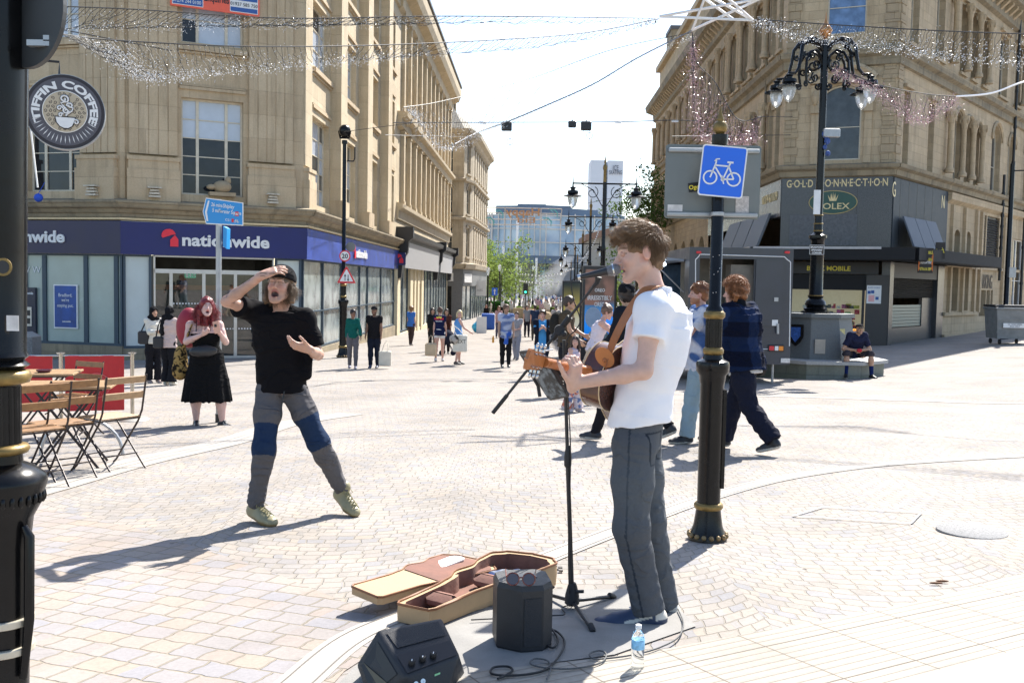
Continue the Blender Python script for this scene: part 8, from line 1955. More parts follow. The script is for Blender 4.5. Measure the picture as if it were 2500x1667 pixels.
mb=MB();mb.tube([(gb_.x,YG,gb_.z),(gb_.x,YG,gb_.z+.11)],.044,16);mb.build('foot_collar',m_black,gp_,smooth=50)
dsn=thing('direction_sign','light blue walking and cycling direction sign pointing left on the grey signpost','sign',tuple(P(545,518,YG-.05)))
A4=[P(495,517,YG-.06),P(503,547,YG-.06),P(594,551,YG-.06),P(594,495,YG-.06),P(503,483,YG-.06)];cA=sum(A4,Vector())/5
exd=(P(594,498,YG-.06)-P(503,485,YG-.06)).normalized();exd=Vector((.988,0,-.10)).normalized();ezd=Vector((.10,0,.988)).normalized()
def loc2(p):d=p-cA;return(d.dot(exd),d.dot(ezd))
poly=[loc2(p)for p in A4]
mb=MB();mb.prism(poly,cA,exd,ezd,(0,-.004,0));mb.build('plate',m_white,dsn,smooth=0)
mb=MB();mb.prism([(x*.965,y*.93)for x,y in poly],cA+Vector((0,-.004,0)),exd,ezd,(0,-.001,0));mb.build('blue_face',m_cyan,dsn,smooth=0)
x0=poly[0][0];mb=MB();mb.prism([(x0+.03,poly[0][1]),(x0+.055,.13),(x0+.075,.13),(x0+.055,poly[0][1]),(x0+.085,-.13),(x0+.062,-.13)],cA+Vector((0,-.006,0)),exd,ezd,(0,-.001,0));mb.build('chevron',m_white,dsn,smooth=0)
for s,x,z,sz in(('26 mins',-.05,.065,.062),('Shipley',.10,.065,.062),('5 mins',-.04,-.005,.062),('Forster Square',.125,-.005,.060)):text('lettering',s,m_white,dsn,cA+exd*x+ezd*z+Vector((0,-.007,0)),exd,ezd,sz*1.1,ext=.0005,bold=.012,width=len(s)*.0205)
mb=MB();mb.box(cA+exd*.215+ezd*.005+Vector((0,-.0065,0)),(.042,.002,.058));mb.box(cA+exd*.17+ezd*-.085+Vector((0,-.0065,0)),(.028,.002,.045));mb.build('rail_symbol',m_red,dsn,smooth=0)
mb=MB()
for z in(.012,-.008):mb.box(cA+exd*.215+ezd*z+Vector((0,-.0085,0)),(.034,.001,.006))
mb.box(cA+exd*.215+ezd*.002+Vector((0,-.009,0)),(.036,.001,.006),Matrix.Rotation(.6,3,'Y'));mb.build('rail_arrows',m_white,dsn,smooth=0)
text('lettering','CS1',m_white,dsn,cA+exd*.11+ezd*-.10+Vector((0,-.007,0)),exd,ezd,.045,ext=.0005)
bike(cA+exd*.22+ezd*-.085,exd,ezd,Vector((0,-1,0)),.034,m_white,dsn,lw=.16)
d2=thing('direction_sign','small blue sign seen edge-on below the left-pointing direction sign','sign',tuple(P(549,580,YG)))
mb=MB();mb.prism([(-.03,-.13),(.015,-.16),(.02,.10),(-.028,.13)],P(550,577,YG-.04),X_,Z_,(.01,.12,0));mb.build('plate',m_cyan,d2,smooth=0)
YQ=31.8;qb=GP(838,YQ);zq=HZ(842,352,YQ)
cp=column('camera_pole','tall black pole with a speed sign, warning triangle and camera outside the bank',qb,zq-qb.z,'pole',sc=1.75,n=16,studs=True)
for c in cp.children:
 pass
mb=MB();q=Vector((qb.x,YQ,zq));mb.tube([q,q+Z_*.12],.09,10);mb.ball(q+Z_*.42,(.20,.20,.21));mb.tube([q+Vector((-.18,0,.42)),q+Vector((-.14,0,.2)),q+Vector((.14,0,.2)),q+Vector((.18,0,.42))],.045,6);mb.build('camera',m_gloss,cp,smooth=60)
mb=MB();mb.tube([q+Vector((.08,0,-.55)),q+Vector((.3,0,-.55)),q+Vector((.34,0,-.45)),q+Vector((.34,0,-.1))],.025,6);mb.build('aerial',m_black,cp,smooth=60)
sp=thing('speed_sign','round white 20 speed limit sign with red ring on the camera pole','sign',tuple(P(842,625,YQ)))
q=P(842,625,YQ-.16)
for rad,m__,of,nm in((.185,m_red,0,'plate'),(.145,m_white,.006,'face')):mb=MB();mb.prism(circ(rad,36),q+Vector((0,-of,0)),X_,Z_,(0,-.006,0));mb.build(nm,m__,sp,smooth=0)
text('lettering','20',m_black,sp,q+Vector((0,-.014,-.075)),X_,Z_,.21,bold=.02,ext=.002)
q2=P(856,603,YQ+.1);mb=MB();mb.prism(circ(.16,24),q2,X_,Z_,(0,.01,0));mb.build('rear_plate',m_signgrey,sp,smooth=0)
ts=thing('warning_triangle','white triangular warning sign with red border and two arrows under the 20 sign','sign',tuple(P(845,670,YQ)))
q=P(846,672,YQ-.17);tri=lambda k_:[(-.30*k_,-.24*k_),(-.285*k_,-.26*k_),(.285*k_,-.26*k_),(.30*k_,-.24*k_),(.03*k_,.265*k_),(0,.28*k_),(-.03*k_,.265*k_)]
mb=MB();mb.prism(tri(1),q,X_,Z_,(0,-.006,0));mb.build('plate',m_red,ts,smooth=0);mb=MB();mb.prism([(x,y-.015)for x,y in tri(.72)],q+Vector((0,-.006,0)),X_,Z_,(0,-.006,0));mb.build('face',m_white,ts,smooth=0)
mb=MB()
for x,sg in((-.045,1),(.055,-1)):
 o_=q+Vector((x,-.013,-.08));mb.prism([(-.012,-.10*1),(.012,-.10),(.012,.10),(-.012,.10)],o_,X_,Z_,(0,-.003,0));mb.prism([(-.038,.045*sg),(0,.125*sg),(.038,.045*sg)][::sg],o_,X_,Z_,(0,-.0035,0))
mb.build('arrows',m_black,ts,smooth=0)
m_lglass=N('lamp_glass');m_lglass.p(Base_Color=(.75,.77,.76),Roughness=.25,Transmission_Weight=.55,Alpha=.85);m_lglass=m_lglass.m
def lantern(parent,top,s=1.):
 """pendant lantern hanging from point top"""
 T=Vector(top);mb=MB();mb.lathe(T,[(.02*s,0),(.03*s,-.05*s),(.10*s,-.08*s),(.10*s,-.10*s),(.07*s,-.13*s),(.07*s,-.16*s),(.17*s,-.19*s),(.18*s,-.27*s),(.16*s,-.30*s),(.31*s,-.36*s),(.315*s,-.375*s),(.17*s,-.38*s)][::-1],20)
 l_=mb.build('lantern',m_gloss,parent,smooth=40)
 mb=MB();mb.lathe(T,[(.165*s,-.38*s),(.17*s,-.42*s),(.15*s,-.55*s),(.10*s,-.68*s),(.03*s,-.75*s),(.005*s,-.76*s)][::-1],18);mb.build('globe',m_lglass,l_,smooth=60);return l_
def scroll(cx,cz,r0,turns,a0,sg,n=18,ry=1.):return[(cx+r0*(1-.8*i/(n-1))*cos(a0+sg*i/(n-1)*turns*2*pi),cz+r0*(1-.8*i/(n-1))*sin(a0+sg*i/(n-1)*turns*2*pi))for i in range(n)]
YO=25.0;ob=GP(1990,YO);zpt=HZ(1990,764,YO)
op=thing('octagonal_plinth','grey granite octagonal plinth with stone bench ring, crest and plaque under the ornate lamp','plinth',(ob.x,YO,ob.z))
m_gr=mat('grey_granite',(.14,.15,.15),.6,var=.25,nscale=50,bump=.2,bscale=150);m_grb=stone_mat('mossy_granite',(.21,.22,.19),(.28,.28,.25),(.14,.16,.10),1.5,.6,.6,stain=.7)
def octo(mb,c,r0,z0,r1,z1,rot=pi/8):
 V=[Vector((c.x+r*cos(rot+i*pi/4),c.y+r*sin(rot+i*pi/4),z))for r,z in((r0,z0),(r1,z1))for i in range(8)];mb.add(V,[list(range(8))[::-1],list(range(8,16))]+[[i,(i+1)%8,8+(i+1)%8,8+i]for i in range(8)])
zb=ob.z;bh=.50
mb=MB();octo(mb,ob,1.72,zb-.5,1.72,zb+bh-.08);mb.build('bench_wall',m_grb,op,uv=True,smooth=0)
mb=MB();octo(mb,ob,1.82,zb+bh-.08,1.82,zb+bh);mb.build('bench_top',mat('pale_granite_top',(.34,.34,.33),.6,var=.15,nscale=30),op,smooth=0)
mb=MB();octo(mb,ob,1.05,zb+bh,.90,zpt-.10);mb.build('pedestal',m_gr,op,smooth=0)
mb=MB();octo(mb,ob,.98,zpt-.10,.98,zpt);mb.build('cap_slab',m_gr,op,smooth=0)
fy=-1.05*cos(pi/8);mb=MB();mb.box(P(2003,846,YO-1.0)+Vector((0,.04,0)),(.26,.03,.36));mb.build('plaque',mat('stone_plaque',(.45,.40,.33),.7),op,smooth=0)
cq=P(1944,816,YO-.75);mb=MB();mb.prism([(-.2,.25),(.2,.25),(.2,-.05),(.12,-.2),(0,-.3),(-.12,-.2),(-.2,-.05)],cq,Vector((.75,-.66,0)).normalized(),Z_,(-.03,-.035,0));cr=mb.build('crest',m_gloss,op,smooth=0)
mb=MB();mb.prism([(-.13,.18),(.13,.18),(.13,-.04),(0,-.2),(-.13,-.04)],cq+Vector((-.03,-.036,0)),Vector((.75,-.66,0)).normalized(),Z_,(-.006,-.006,0));mb.build('crest_face',mat('crest_blue',(.03,.1,.35),.5,var=.5,nscale=20),cr,smooth=0)
mb=MB();mb.prism([(-.12,.2),(.12,.2),(.14,0),(0,-.22),(-.14,0)],P(2052,822,YO-.75),Vector((.75,.66,0)).normalized(),Z_,(.03,-.035,0));mb.build('crest',mat('crest_yellow',(.45,.40,.15),.5,var=.5,nscale=20),op,smooth=0)
ol_=thing('ornate_lamp','ornate black four-lantern lamp with scrolled arms and gold finial on the granite plinth','street lamp',(ob.x,YO,zpt))
zO=HZ(2014,100,YO);Hh=zO-zpt
mb=MB();mb.lathe((ob.x,YO,zpt),[(.36,0),(.36,.04),(.28,.07),(.30,.12),(.22,.17),(.27,.22),(.25,.30),(.17,.38),(.20,.42),(.175,.47),(.165,1.2),(.165,1.85),(.19,1.9),(.225,1.93),(.225,2.0),(.15,2.04),(.11,2.08),(.11,2.25),(.10,2.3),(.10,3.0)],24);mb.build('base',m_gloss,ol_,smooth=40)
for z in(.43,2.1,2.28,2.5):
 mb=MB();mb.lathe((ob.x,YO,zpt+z),[(.1,0),(.215 if z<1 else .125,.01),(.215 if z<1 else .125,.03),(.1,.04)],24);mb.build('gold_ring',m_goldr,ol_,smooth=50)
mb=MB();mb.lathe((ob.x,YO,zpt+3.0),[(.10,0),(.09,Hh-3.0)],20);mb.build('shaft',m_gloss,ol_,smooth=50)
mb=MB();mb.lathe((ob.x,YO,zO),[(.05,0),(.03,.04),(.10,.12),(.165,.22),(.17,.27),(.12,.34),(.06,.42),(.025,.55),(.004,.72)],20);mb.build('finial',mat('copper_finial',(.50,.24,.09),.3,.6),ol_,smooth=60)
for ang in(pi-.30,pi+.50,.30,-.50):
 d=Vector((cos(ang),sin(ang)*.9,0));mb=MB();c0=Vector((ob.x,YO,zO))
 cv=lambda pts:[c0+d*x+Z_*z for x,z in pts]
 mb.tube(cv([(.08,-.25),(.20,-.06),(.42,.02),(.62,-.03),(.76,-.22),(.80,-.5),(.86,-.78),(.98,-.92),(1.16,-.93)]),[.055,.055,.055,.052,.048,.045,.042,.038,.034],8)
 mb.tube(cv([(.08,-.62),(.14,-.38),(.3,-.26),(.48,-.33),(.60,-.55),(.62,-.85),(.58,-1.1)]),.036,6)
 for cx,cz,r0,sg,a0 in((.27,-.62,.16,1,2.2),(.30,-.95,.13,-1,1),(.42,-.42,.10,1,0),(.14,-1.15,.10,1,2),(.60,-1.15,.07,-1,1.5),(.52,-.78,.09,1,3),(.68,-.42,.07,-1,2)):mb.tube(cv(scroll(cx,cz,r0,1.3,a0,sg)),.024,5)
 mb.ball(c0+d*.62+Z_*-.12,.06,8,6);mb.build('scroll_arm',m_gloss,ol_,smooth=60)
 lantern(ol_,c0+d*1.16+Z_*-.90,1.0)
mb=MB();mb.box((ob.x+.2,YO-.12,zO-2.35),(.42,.2,.22),bev=.02);mb.build('grey_box',m_galv,ol_,smooth=0)
mb=MB();mb.box((ob.x-.1,YO-.14,HZ(1996,495,YO)),(.17,.03,.62));mb.build('white_panel',m_white,ol_,smooth=0)
S=SDF((ob.x-.3,YO-.3,HZ(2017,400,YO)-.3),(ob.x+.5,YO+.2,HZ(2017,320,YO)+.3),.02);
for px,py,rr_ in((2016,328,.10),(2020,345,.08),(2014,360,.06),(2021,375,.07)):S.ell(P(px,py,YO-.13),(rr_,.06,rr_*1.1))
o=sdf_build(S,'cable_bundle',mat('blue_rag',(.04,.08,.25),.7,var=.6,nscale=20),ol_)
sk=thing('speakers_corner_sign','small black plate with white lettering fixed to the base of the ornate lamp','sign',tuple(P(1994,610,YO-.25)))
q=P(1994,610,YO-.24);mb=MB();mb.box(q,(.38,.02,.25));mb.build('plate',mat('plate_brown',(.03,.02,.015),.5),sk,smooth=0);mb=MB()
for dx,dz,sx2,sz2 in((0,.118,.37,.008),(0,-.118,.37,.008),(.182,0,.008,.24),(-.182,0,.008,.24)):mb.box(q+Vector((dx,-.0115,dz)),(sx2,.003,sz2))
mb.build('border',m_white,sk,smooth=0)
for i,s in enumerate(('BRADFORD',"SPEAKERS'",'CORNER')):text('lettering',s,m_white,sk,q+Vector((0,-.012,.045-.072*i)),X_,Z_,.062,bold=.03,ext=.001)
lampspec=[(1472,401,30.0),(1437,497,43),(1419,570,56),(1401,603,68),(1407,625,86),(1392,640,100)]
for i,(px,py,Y)in enumerate(lampspec):
 g=GP(px-3 if i==0 else px,Y);zt_=HZ(px,py,Y)+.15;o_=('nearest and tallest','second','third','fourth','fifth','farthest')[i]
 t=thing('street_lamp',f'{o_} twin-lantern black street lamp in the row down the middle of the street','street lamp',tuple(g),0,'twin-arm lamps down the street');h=zt_-g.z
 mb=MB();mb.lathe(g,[(.2,0),(.18,.25),(.12,.35),(.11,1.2),(.15,1.3),(.08,1.4),(.075,h*.55),(.09,h*.56),(.06,h*.58),(.055,h-.7)],10 if i else 16);mb.build('pole',m_gloss,t,smooth=50)
 c0=Vector((g.x,Y,zt_-.75));
 mb=MB();mb.lathe((g.x,Y,zt_-.8),[(.05,0),(.045,.45),(.07,.52),(.06,.60),(.02,.66),(.035,.70),(.0,.95)],8);mb.build('finial',m_goldr,t,smooth=60)
 mb=MB();mb.tube([c0-X_*.98,c0+X_*.98],.028,6)
 for sg in(-1,1):
  if i<3:mb.tube([c0+X_*sg*x+Z_*z for x,z in scroll(.38,-.28,.2,1.2,2 if sg>0 else 2,1)],.012,4);mb.tube([c0+X_*sg*.06-Z_*.7,c0+X_*sg*.35-Z_*.2,c0+X_*sg*.75],.014,4)
  mb.tube([c0+X_*sg*.98-Z_*.08,c0+X_*sg*.98+Z_*.3],[.03,.004],6)
 mb.build('crossbar',m_gloss,t,smooth=60)
 for sg in(-1,1):lantern(t,c0+X_*sg*.98-Z_*.05,.95)
for i,(px,py0,py1,Y)in enumerate(((1190,652,745,92),(1218,645,735,112),(1222,655,735,116),(1268,650,728,135),(1300,648,728,150))):
 g=GP(px,Y);zt_=HZ(px,py0,Y);t=thing('park_lamp',('park lamp nearest the chimney building, with a square glass lantern','taller park lamp left of the pale tree','park lamp just right of the taller one','park lamp right of the traffic light','farthest park lamp before the glass building')[i],'street lamp',tuple(g),0,'lantern posts in the park')
 mb=MB();mb.lathe(g,[(.22,0),(.2,.8),(.1,1.0),(.07,zt_-g.z-.8)],8);mb.build('pole',m_gloss,t,smooth=50);mb=MB();mb.lathe((g.x,Y,zt_-.85),[(.06,0),(.12,.1),(.22,.55),(.26,.6),(.08,.8),(.0,.95)],6);mb.build('lantern',m_lglass,t,smooth=0)
for i,(px,py0,Y,lb)in enumerate(((1226,600,190,'tall white mast left of the festive frame before the glass building'),(1259,540,180,'tallest white mast under the festive light frame'),(1307,630,200,'short white mast right of the festive light frame'))):
 g=GP(px,Y);t=thing('white_mast',lb,'mast',tuple(g));mb=MB();mb.tube([g,(g.x,Y,HZ(px,py0,Y))],.22,8);mb.build('pole',m_white,t,smooth=50)
Yr=40;g=GP(2455,Yr);t=thing('street_lamp','slim black lamp post beside the drainpipes at the right edge','street lamp',tuple(g));mb=MB();mb.lathe(g,[(.16,0),(.15,1.),(.1,1.1),(.09,HZ(2462,400,Yr)-g.z)],12);mb.build('pole',m_gloss,t,smooth=50)
mb=MB();mb.tube([(g.x,Yr,HZ(2462,417,Yr)),(g.x+1.5,Yr-.5,HZ(2462,417,Yr))],.03,6);mb.build('arm',m_black,t,smooth=50);mb=MB();mb.box((g.x+.1,Yr-.15,HZ(2450,665,Yr)),(.28,.15,.42));mb.build('control_box',m_galv,t,smooth=0)
def ad(px0,px1,py0,py1,Y,label,cols,extra=None):
 a,b=P(px0,py0,Y),P(px1,py1,Y);w_,zt_=b.x-a.x,a.z;cx=(a.x+b.x)/2;g=gz(cx,Y);t=thing('advertising_screen',label,'advertising screen',(cx,Y,g))
 mb=MB();mb.box((cx,Y+.15,(zt_+g)/2),(w_,.3,zt_-g),bev=.02);mb.build('casing',m_sat,t,smooth=0)
 k=N('screen_'+cols);geo=k.n('NewGeometry');sp_=k.n('SeparateXYZ',{0:geo.outputs['Position']});f=k.math('DIVIDE',k.math('SUBTRACT',sp_.outputs[2],g+.35),zt_-g-.5)
 n_=k.n('TexNoise',{'Vector':geo.outputs['Position'],'Scale':2.2,'Detail':1.})
 if cols=='blue':c=k.ramp(f,[(0.,(.01,.10,.45)),(.45,(.01,.26,.95)),(.60,(.02,.14,.35)),(.68,(.05,.03,.03)),(1.,(.06,.03,.03))]);c=k.mix(k.math('MULTIPLY',k.ramp(n_.outputs['Fac'],[(.5,0.),(.6,1.)]),k.math('GREATER_THAN',f,.62)),c,(.16,.08,.07))
 else:c=k.ramp(f,[(0.,(.55,.6,.62)),(.45,(.5,.5,.4)),(.6,(.35,.30,.08)),(1.,(.02,.03,.03))])
 k.p(Base_Color=(.01,.01,.01),Roughness=.15,Emission_Color=c,Emission_Strength=.4)
 mb=MB();mb.box((cx,Y-.004,(zt_+g)/2+.1),(w_*.86,.01,(zt_-g)*.86));s_=mb.build('screen',k.m,t,smooth=0);return t,cx,zt_,g,w_
t,cx,zt_,g_,w_=ad(1424,1501,648,905,25.5,'large lit advertising screen with blue biscuit advert behind the microphone','blue')
for s,py,sz in(('OREO',712,.12),('IRRESISTIBLY',732,.16),('OREO',748,.16)):text('lettering',s,m_white,t,(cx,25.5-.012,HZ(1460,py,25.5)),X_,Z_,sz,bold=.03,ext=.002,width=w_*(.72 if len(s)>5 else .3))
mb=MB();mb.prism(circ(.16,24),(cx+.03,25.48,HZ(1460,795,25.5)),X_,Z_,(0,-.05,0));mb.build('biscuit_print',m_black,t,smooth=0)
mb=MB();mb.prism(circ(.22,24,0,0,.28),(cx-.16,25.47,HZ(1450,775,25.5)),X_,Z_,(0,-.02,0));mb.build('biscuit_print',mat('cream_print',(.35,.45,.6),.5),t,smooth=0)
ad(1374,1416,685,835,33,'slimmer lit advertising screen left of the big blue one','pale')
g=GP(1480,25);t=thing('planter_wall','low dark wall behind the seated man beside the advertising screens','wall',tuple(GP(1470,24.6)));mb=MB();mb.box(GP(1476,24.9)+Z_*.45,(1.5,.25,.9),bev=.02);mb.build('wall',m_sat,t,smooth=0)
van=None
Yv=21.5;a,b=P(1684,606,Yv),P(1938,612,Yv);x0,x1=a.x,b.x;zt_=a.z;gv=gz((x0+x1)/2,Yv);zb0=HZ(1800,888,Yv)
van=thing('catering_trailer','dark grey catering trailer with white pinstripes, open hatch and open rear door','trailer',((x0+x1)/2,Yv+2.5,gv))
LV=5.2;m_van=mat('slate_grey_panel',(.034,.039,.052),.38,var=.12,nscale=3,coat=.2);vt=.06
xd0,xd1=P(1707,700,Yv).x,P(1840,700,Yv).x;zd0,zd1=HZ(1780,800,Yv)-.1,HZ(1780,632,Yv)
sk_=(x1-x0)*.0
mb=MB()
def bx(x_0,x_1,y_0,y_1,z_0,z_1):mb.box(((x_0+x_1)/2,(y_0+y_1)/2,(z_0+z_1)/2),(x_1-x_0,y_1-y_0,z_1-z_0))
bx(x0,xd0,Yv,Yv+vt,zb0,zt_);bx(xd1,x1,Yv,Yv+vt,zb0,zt_);bx(xd0,xd1,Yv,Yv+vt,zd1,zt_);bx(xd0,xd1,Yv,Yv+vt,zb0,zd0)
bx(x1-vt,x1,Yv+vt,Yv+LV,zb0,zt_);bx(x0+vt,x1-vt,Yv+LV-vt,Yv+LV,zb0,zt_);bx(x0,x1,Yv,Yv+LV,zt_,zt_+.03);bx(x0+vt,x1-vt,Yv+vt,Yv+LV-vt,zb0,zb0+.05)
hy0,hy1,hz0,hz1=Yv+.55,Yv+4.3,HZ(1640,770,Yv),zt_-.28
bx(x0,x0+vt,Yv+vt,hy0,zb0,zt_);bx(x0,x0+vt,hy1,Yv+LV,zb0,zt_);bx(x0,x0+vt,hy0,hy1,zb0,hz0);bx(x0,x0+vt,hy0,hy1,hz1,zt_);mb.build('body',m_van,van,smooth=0)
mb=MB();bx(x0+vt,x1-vt,Yv+vt+.01,Yv+vt+.02,zb0+.06,zb0+.1);mb=MB();bx(x0+.1,x1-vt-.01,Yv+1.6,Yv+1.65,zb0+.06,zt_-.05);bx(xd0+.75,xd1+.2,Yv+.25,Yv+.8,zd0,zd1-.12);mb.build('interior',mat('trailer_interior',(.17,.155,.13),.6,var=.2),van,smooth=0)
mb=MB();bx(xd1+.03,P(1910,700,Yv).x,Yv-.05,Yv-.005,HZ(1860,795,Yv),HZ(1860,634,Yv));dr=mb.build('rear_door',m_van,van,smooth=0)
mb=MB();q=P(1895,731,Yv-.07);mb.box(q,(.09,.03,.09));mb.tube([P(1899,790,Yv-.08),P(1899,815,Yv-.08)],.03,8);mb.build('handle',m_galv,dr,smooth=40)
mb=MB();q=P(1892,788,Yv-.056);mb.box(q,(.13,.008,.13));mb.build('notice',m_white,dr,smooth=0)
mb=MB()
o_=Yv-.006;q=lambda px,py:Vector((P(px,py,Yv).x,o_,HZ(px,py,Yv)))
for pts in([(1698,720),(1698,634),(1706,626),(1708,621),(1915,627),(1921,633),(1930,640),(1927,845)],[(1830,852),(1875,852)]):
 for i in range(len(pts)-1):mb.tube([q(*pts[i]),q(*pts[i+1])],.011,4)
mb.build('pinstripe',m_white,van,smooth=0)
for px in(1706,1922):
 mb=MB();mb.box(P(px,616,Yv-.02),(.11,.05,.055),bev=.01);mb.build('marker_light',m_red,van,smooth=0)
q=P(1895,850,Yv-.03);mb=MB();mb.box(q,(.36,.06,.14),bev=.01);tl=mb.build('tail_light',m_black,van,smooth=0)
for dx,ww,m__ in((-.11,.11,m_red),(0,.08,m_white),(.10,.10,mat('amber_lens',(.8,.25,.02),.3))):mb=MB();mb.box(q+Vector((dx,-.032,0)),(ww,.01,.10),bev=.004);mb.build('lens',m__,tl,smooth=0)
mb=MB();mb.box(P(1917,880,Yv-.02),(.20,.03,.10));mb.build('number_plate',m_sticker,van,smooth=0)
mb=MB();h0_=Vector((x0,0,hz1));a1=[(x0-.02,hy0,hz1),(x0-.02,hy1,hz1),(x0-1.35,hy1,hz1+.10),(x0-1.35,hy0,hz1+.10)];mb.add([Vector(p)for p in a1]+[Vector(p)+Z_*.05 for p in a1],[[0,1,2,3],[7,6,5,4],[0,4,5,1],[1,5,6,2],[2,6,7,3],[3,7,4,0]]);mb.build('hatch_flap',mat('pale_flap',(.26,.29,.34),.4),van,smooth=0)
mb=MB();mb.tube([(x0-.8,hy0+.05,hz1+.05),(x0,hy0+.05,hz1-.7)],.018,6);mb.build('gas_strut',m_galv,van,smooth=50)
mb=MB();mb.ball((x0-.4,hy0+.5,hz1-.06),.05);mb.build('lamp',mat('lit_lamp',(1,1,1),.3,emit=((.7,.85,1),6),var=0),van,smooth=60)
mb=MB();bx(x0-.35,x0+.05,hy0,hy1,hz0-.04,hz0);mb.build('counter',m_galv,van,smooth=0)
mb=MB();bx(x0+1.2,x0+1.3,hy0,hy1,hz0,hz1-.2);bx(x0+.1,x0+1.2,hy1-.1,hy1,hz0,hz1);mb.build('interior_wall',mat('blue_interior',(.05,.10,.18),.5,var=.5,nscale=3),van,smooth=0)
for yy in(Yv+2.0,Yv+2.8):
 for xx in(x0+.15,x1-.15):mb=MB();mb.lathe((xx-.1,yy,gv+.33),[(.18,0),(.31,.02),(.33,.06),(.33,.16),(.31,.2),(.18,.22)],24,axis=(1,0,0));mb.build('wheel',m_rub,van,smooth=40)
mb=MB();mb.tube([(x0+.2,Yv+.3,gv),(x0+.2,Yv+.3,zb0+.1)],.03,8);mb.tube([(x1-.3,Yv+.3,gv),(x1-.3,Yv+.3,zb0+.1)],.03,8);mb.tube([(x0+.2,Yv+.3,zb0+.08),(x1-.3,Yv+.3,zb0+.08)],.03,8);mb.build('corner_steady',m_galv,van,smooth=50)
Yb=36.5;a,b=P(2428,754,Yb),P(2500,754,Yb);g=GP(2462,Yb);bn=thing('wheeled_bin','large grey four-wheeled waste bin with white notice against the right-hand stone wall','bin',tuple(g));cx=P(2465,754,Yb).x
zt_=HZ(2450,750,Yb);w2=.72;mb=MB();z0=g.z+.22
V=[Vector((cx+sx*w2*k_,Yb+sy*.5*k_,z))for z,k_ in((z0,.88),(zt_-.08,1.0))for sx,sy in((-1,-1),(1,-1),(1,1),(-1,1))];mb.hexa(V);
for i in range(3):mb.box((cx,Yb-.5*(.9+.03*i),z0+.25+.25*i),(w2*1.9,.03,.05))
mb.box((cx,Yb,zt_-.04),(w2*2.12,1.1,.08),bev=.02);mb.build('tub',mat('bin_grey',(.20,.205,.20),.55,var=.2,nscale=5),bn,smooth=0)
mb=MB();mb.box((cx,Yb+.1,zt_+.05),(w2*2.05,1.0,.08),bev=.03);mb.build('lid',m_sat,bn,smooth=0)
for sx in(-1,1):
 for sy in(-1,1):mb=MB();mb.lathe((cx+sx*.5-.03,Yb+sy*.35,g.z+.1),[(.06,0),(.1,.01),(.1,.05),(.06,.06)],14,axis=(1,0,0));mb.build('wheel',m_rub,bn,smooth=40)
q=Vector((cx-.05,Yb-.53,g.z+.72));mb=MB();mb.box(q,(.86,.012,.17));nt_=mb.build('notice',m_white,bn,smooth=0)
for i,s in enumerate(('CC TEAM GREEN','BAGS ONLY')):text('lettering',s,m_gl,nt_,q+Vector((0,-.008,.02-.075*i)),X_,Z_,.07,bold=.02,ext=.001)
Yg=26.5;g=GP(66,Yg);zt_=HZ(66,822,Yg);w_=46*Yg/F_PX;mb=MB();mb.box((g.x,Yg,(g.z+zt_)/2),(w_,w_,zt_-g.z));lb_=thing('litter_bin','square speckled granite litter bin with pitched top behind the red barrier','bin',tuple(g));mb.build('body',mat('speckled_granite',(.16,.16,.16),.5,var=.9,nscale=60),lb_,smooth=0)
mb=MB();mb.prism([(-w_/2,0),(w_/2,0),(w_/2,.02),(0,.14),(-w_/2,.02)],(g.x,Yg-w_/2,zt_),X_,Z_,(0,w_,0));mb.build('cap',mat('cap_grey',(.28,.28,.28),.6),lb_,smooth=0)
# cafe corner
m_oak=mat('varnished_slats',(.27,.135,.05),.45,var=.25,nscale=22);m_oaks=mat('pale_slats',(.38,.235,.12),.5,var=.2,nscale=22)
m_chm=mat('dark_brown_steel',(.035,.025,.024),.4,.3)
def folding_chair(label,x,y,rz,wood=m_oak):
 t=thing('folding_chair',label,'chair',(x,y,gz(x,y)),rz,'slatted folding cafe chairs');R=Matrix.Rotation(rz,3,'Z');o=Vector((x,y,gz(x,y)))
 q=lambda a,b,c:o+R@Vector((a,b,c))
 for sx in(-.20,.20):
  mb=MB();mb.tube([q(sx,-.24,0),q(sx,-.20,.03),q(sx,.12,.42),q(sx,.17,.52),q(sx,.235,.84)],.0095,6);mb.build('leg',m_chm,t,smooth=60)
  mb=MB();mb.tube([q(sx*.86,.26,0),q(sx*.86,.22,.03),q(sx*.86,-.19,.44)],.0095,6);mb.build('leg',m_chm,t,smooth=60)
 mb=MB();mb.tube([q(-.2,-.12,.13),q(.2,-.12,.13)],.006,5);mb.build('stretcher',m_chm,t,smooth=60);mb=MB();mb.tube([q(-.17,.14,.13),q(.17,.14,.13)],.006,5);mb.build('stretcher',m_chm,t,smooth=60);mb=MB();mb.tube([q(-.18,-.19,.445),q(.18,-.19,.445),q(.2,.14,.445),q(-.2,.14,.445),q(-.18,-.19,.445)],.008,5);mb.build('frame',m_chm,t,smooth=60)
 mb=MB()
 for i in range(7):mb.box(q(0,-.17+.05*i,.462),(.39,.036,.014),R,.003)
 mb.build('seat',wood,t,smooth=0)
 for z,yy in((.80,.222),(.66,.192)):mb=MB();mb.box(q(0,yy,z),(.42,.016,.062),R@Matrix.Rotation(-.2,3,'X'),.004);mb.build('back_slat',wood,t,smooth=0)
 return t
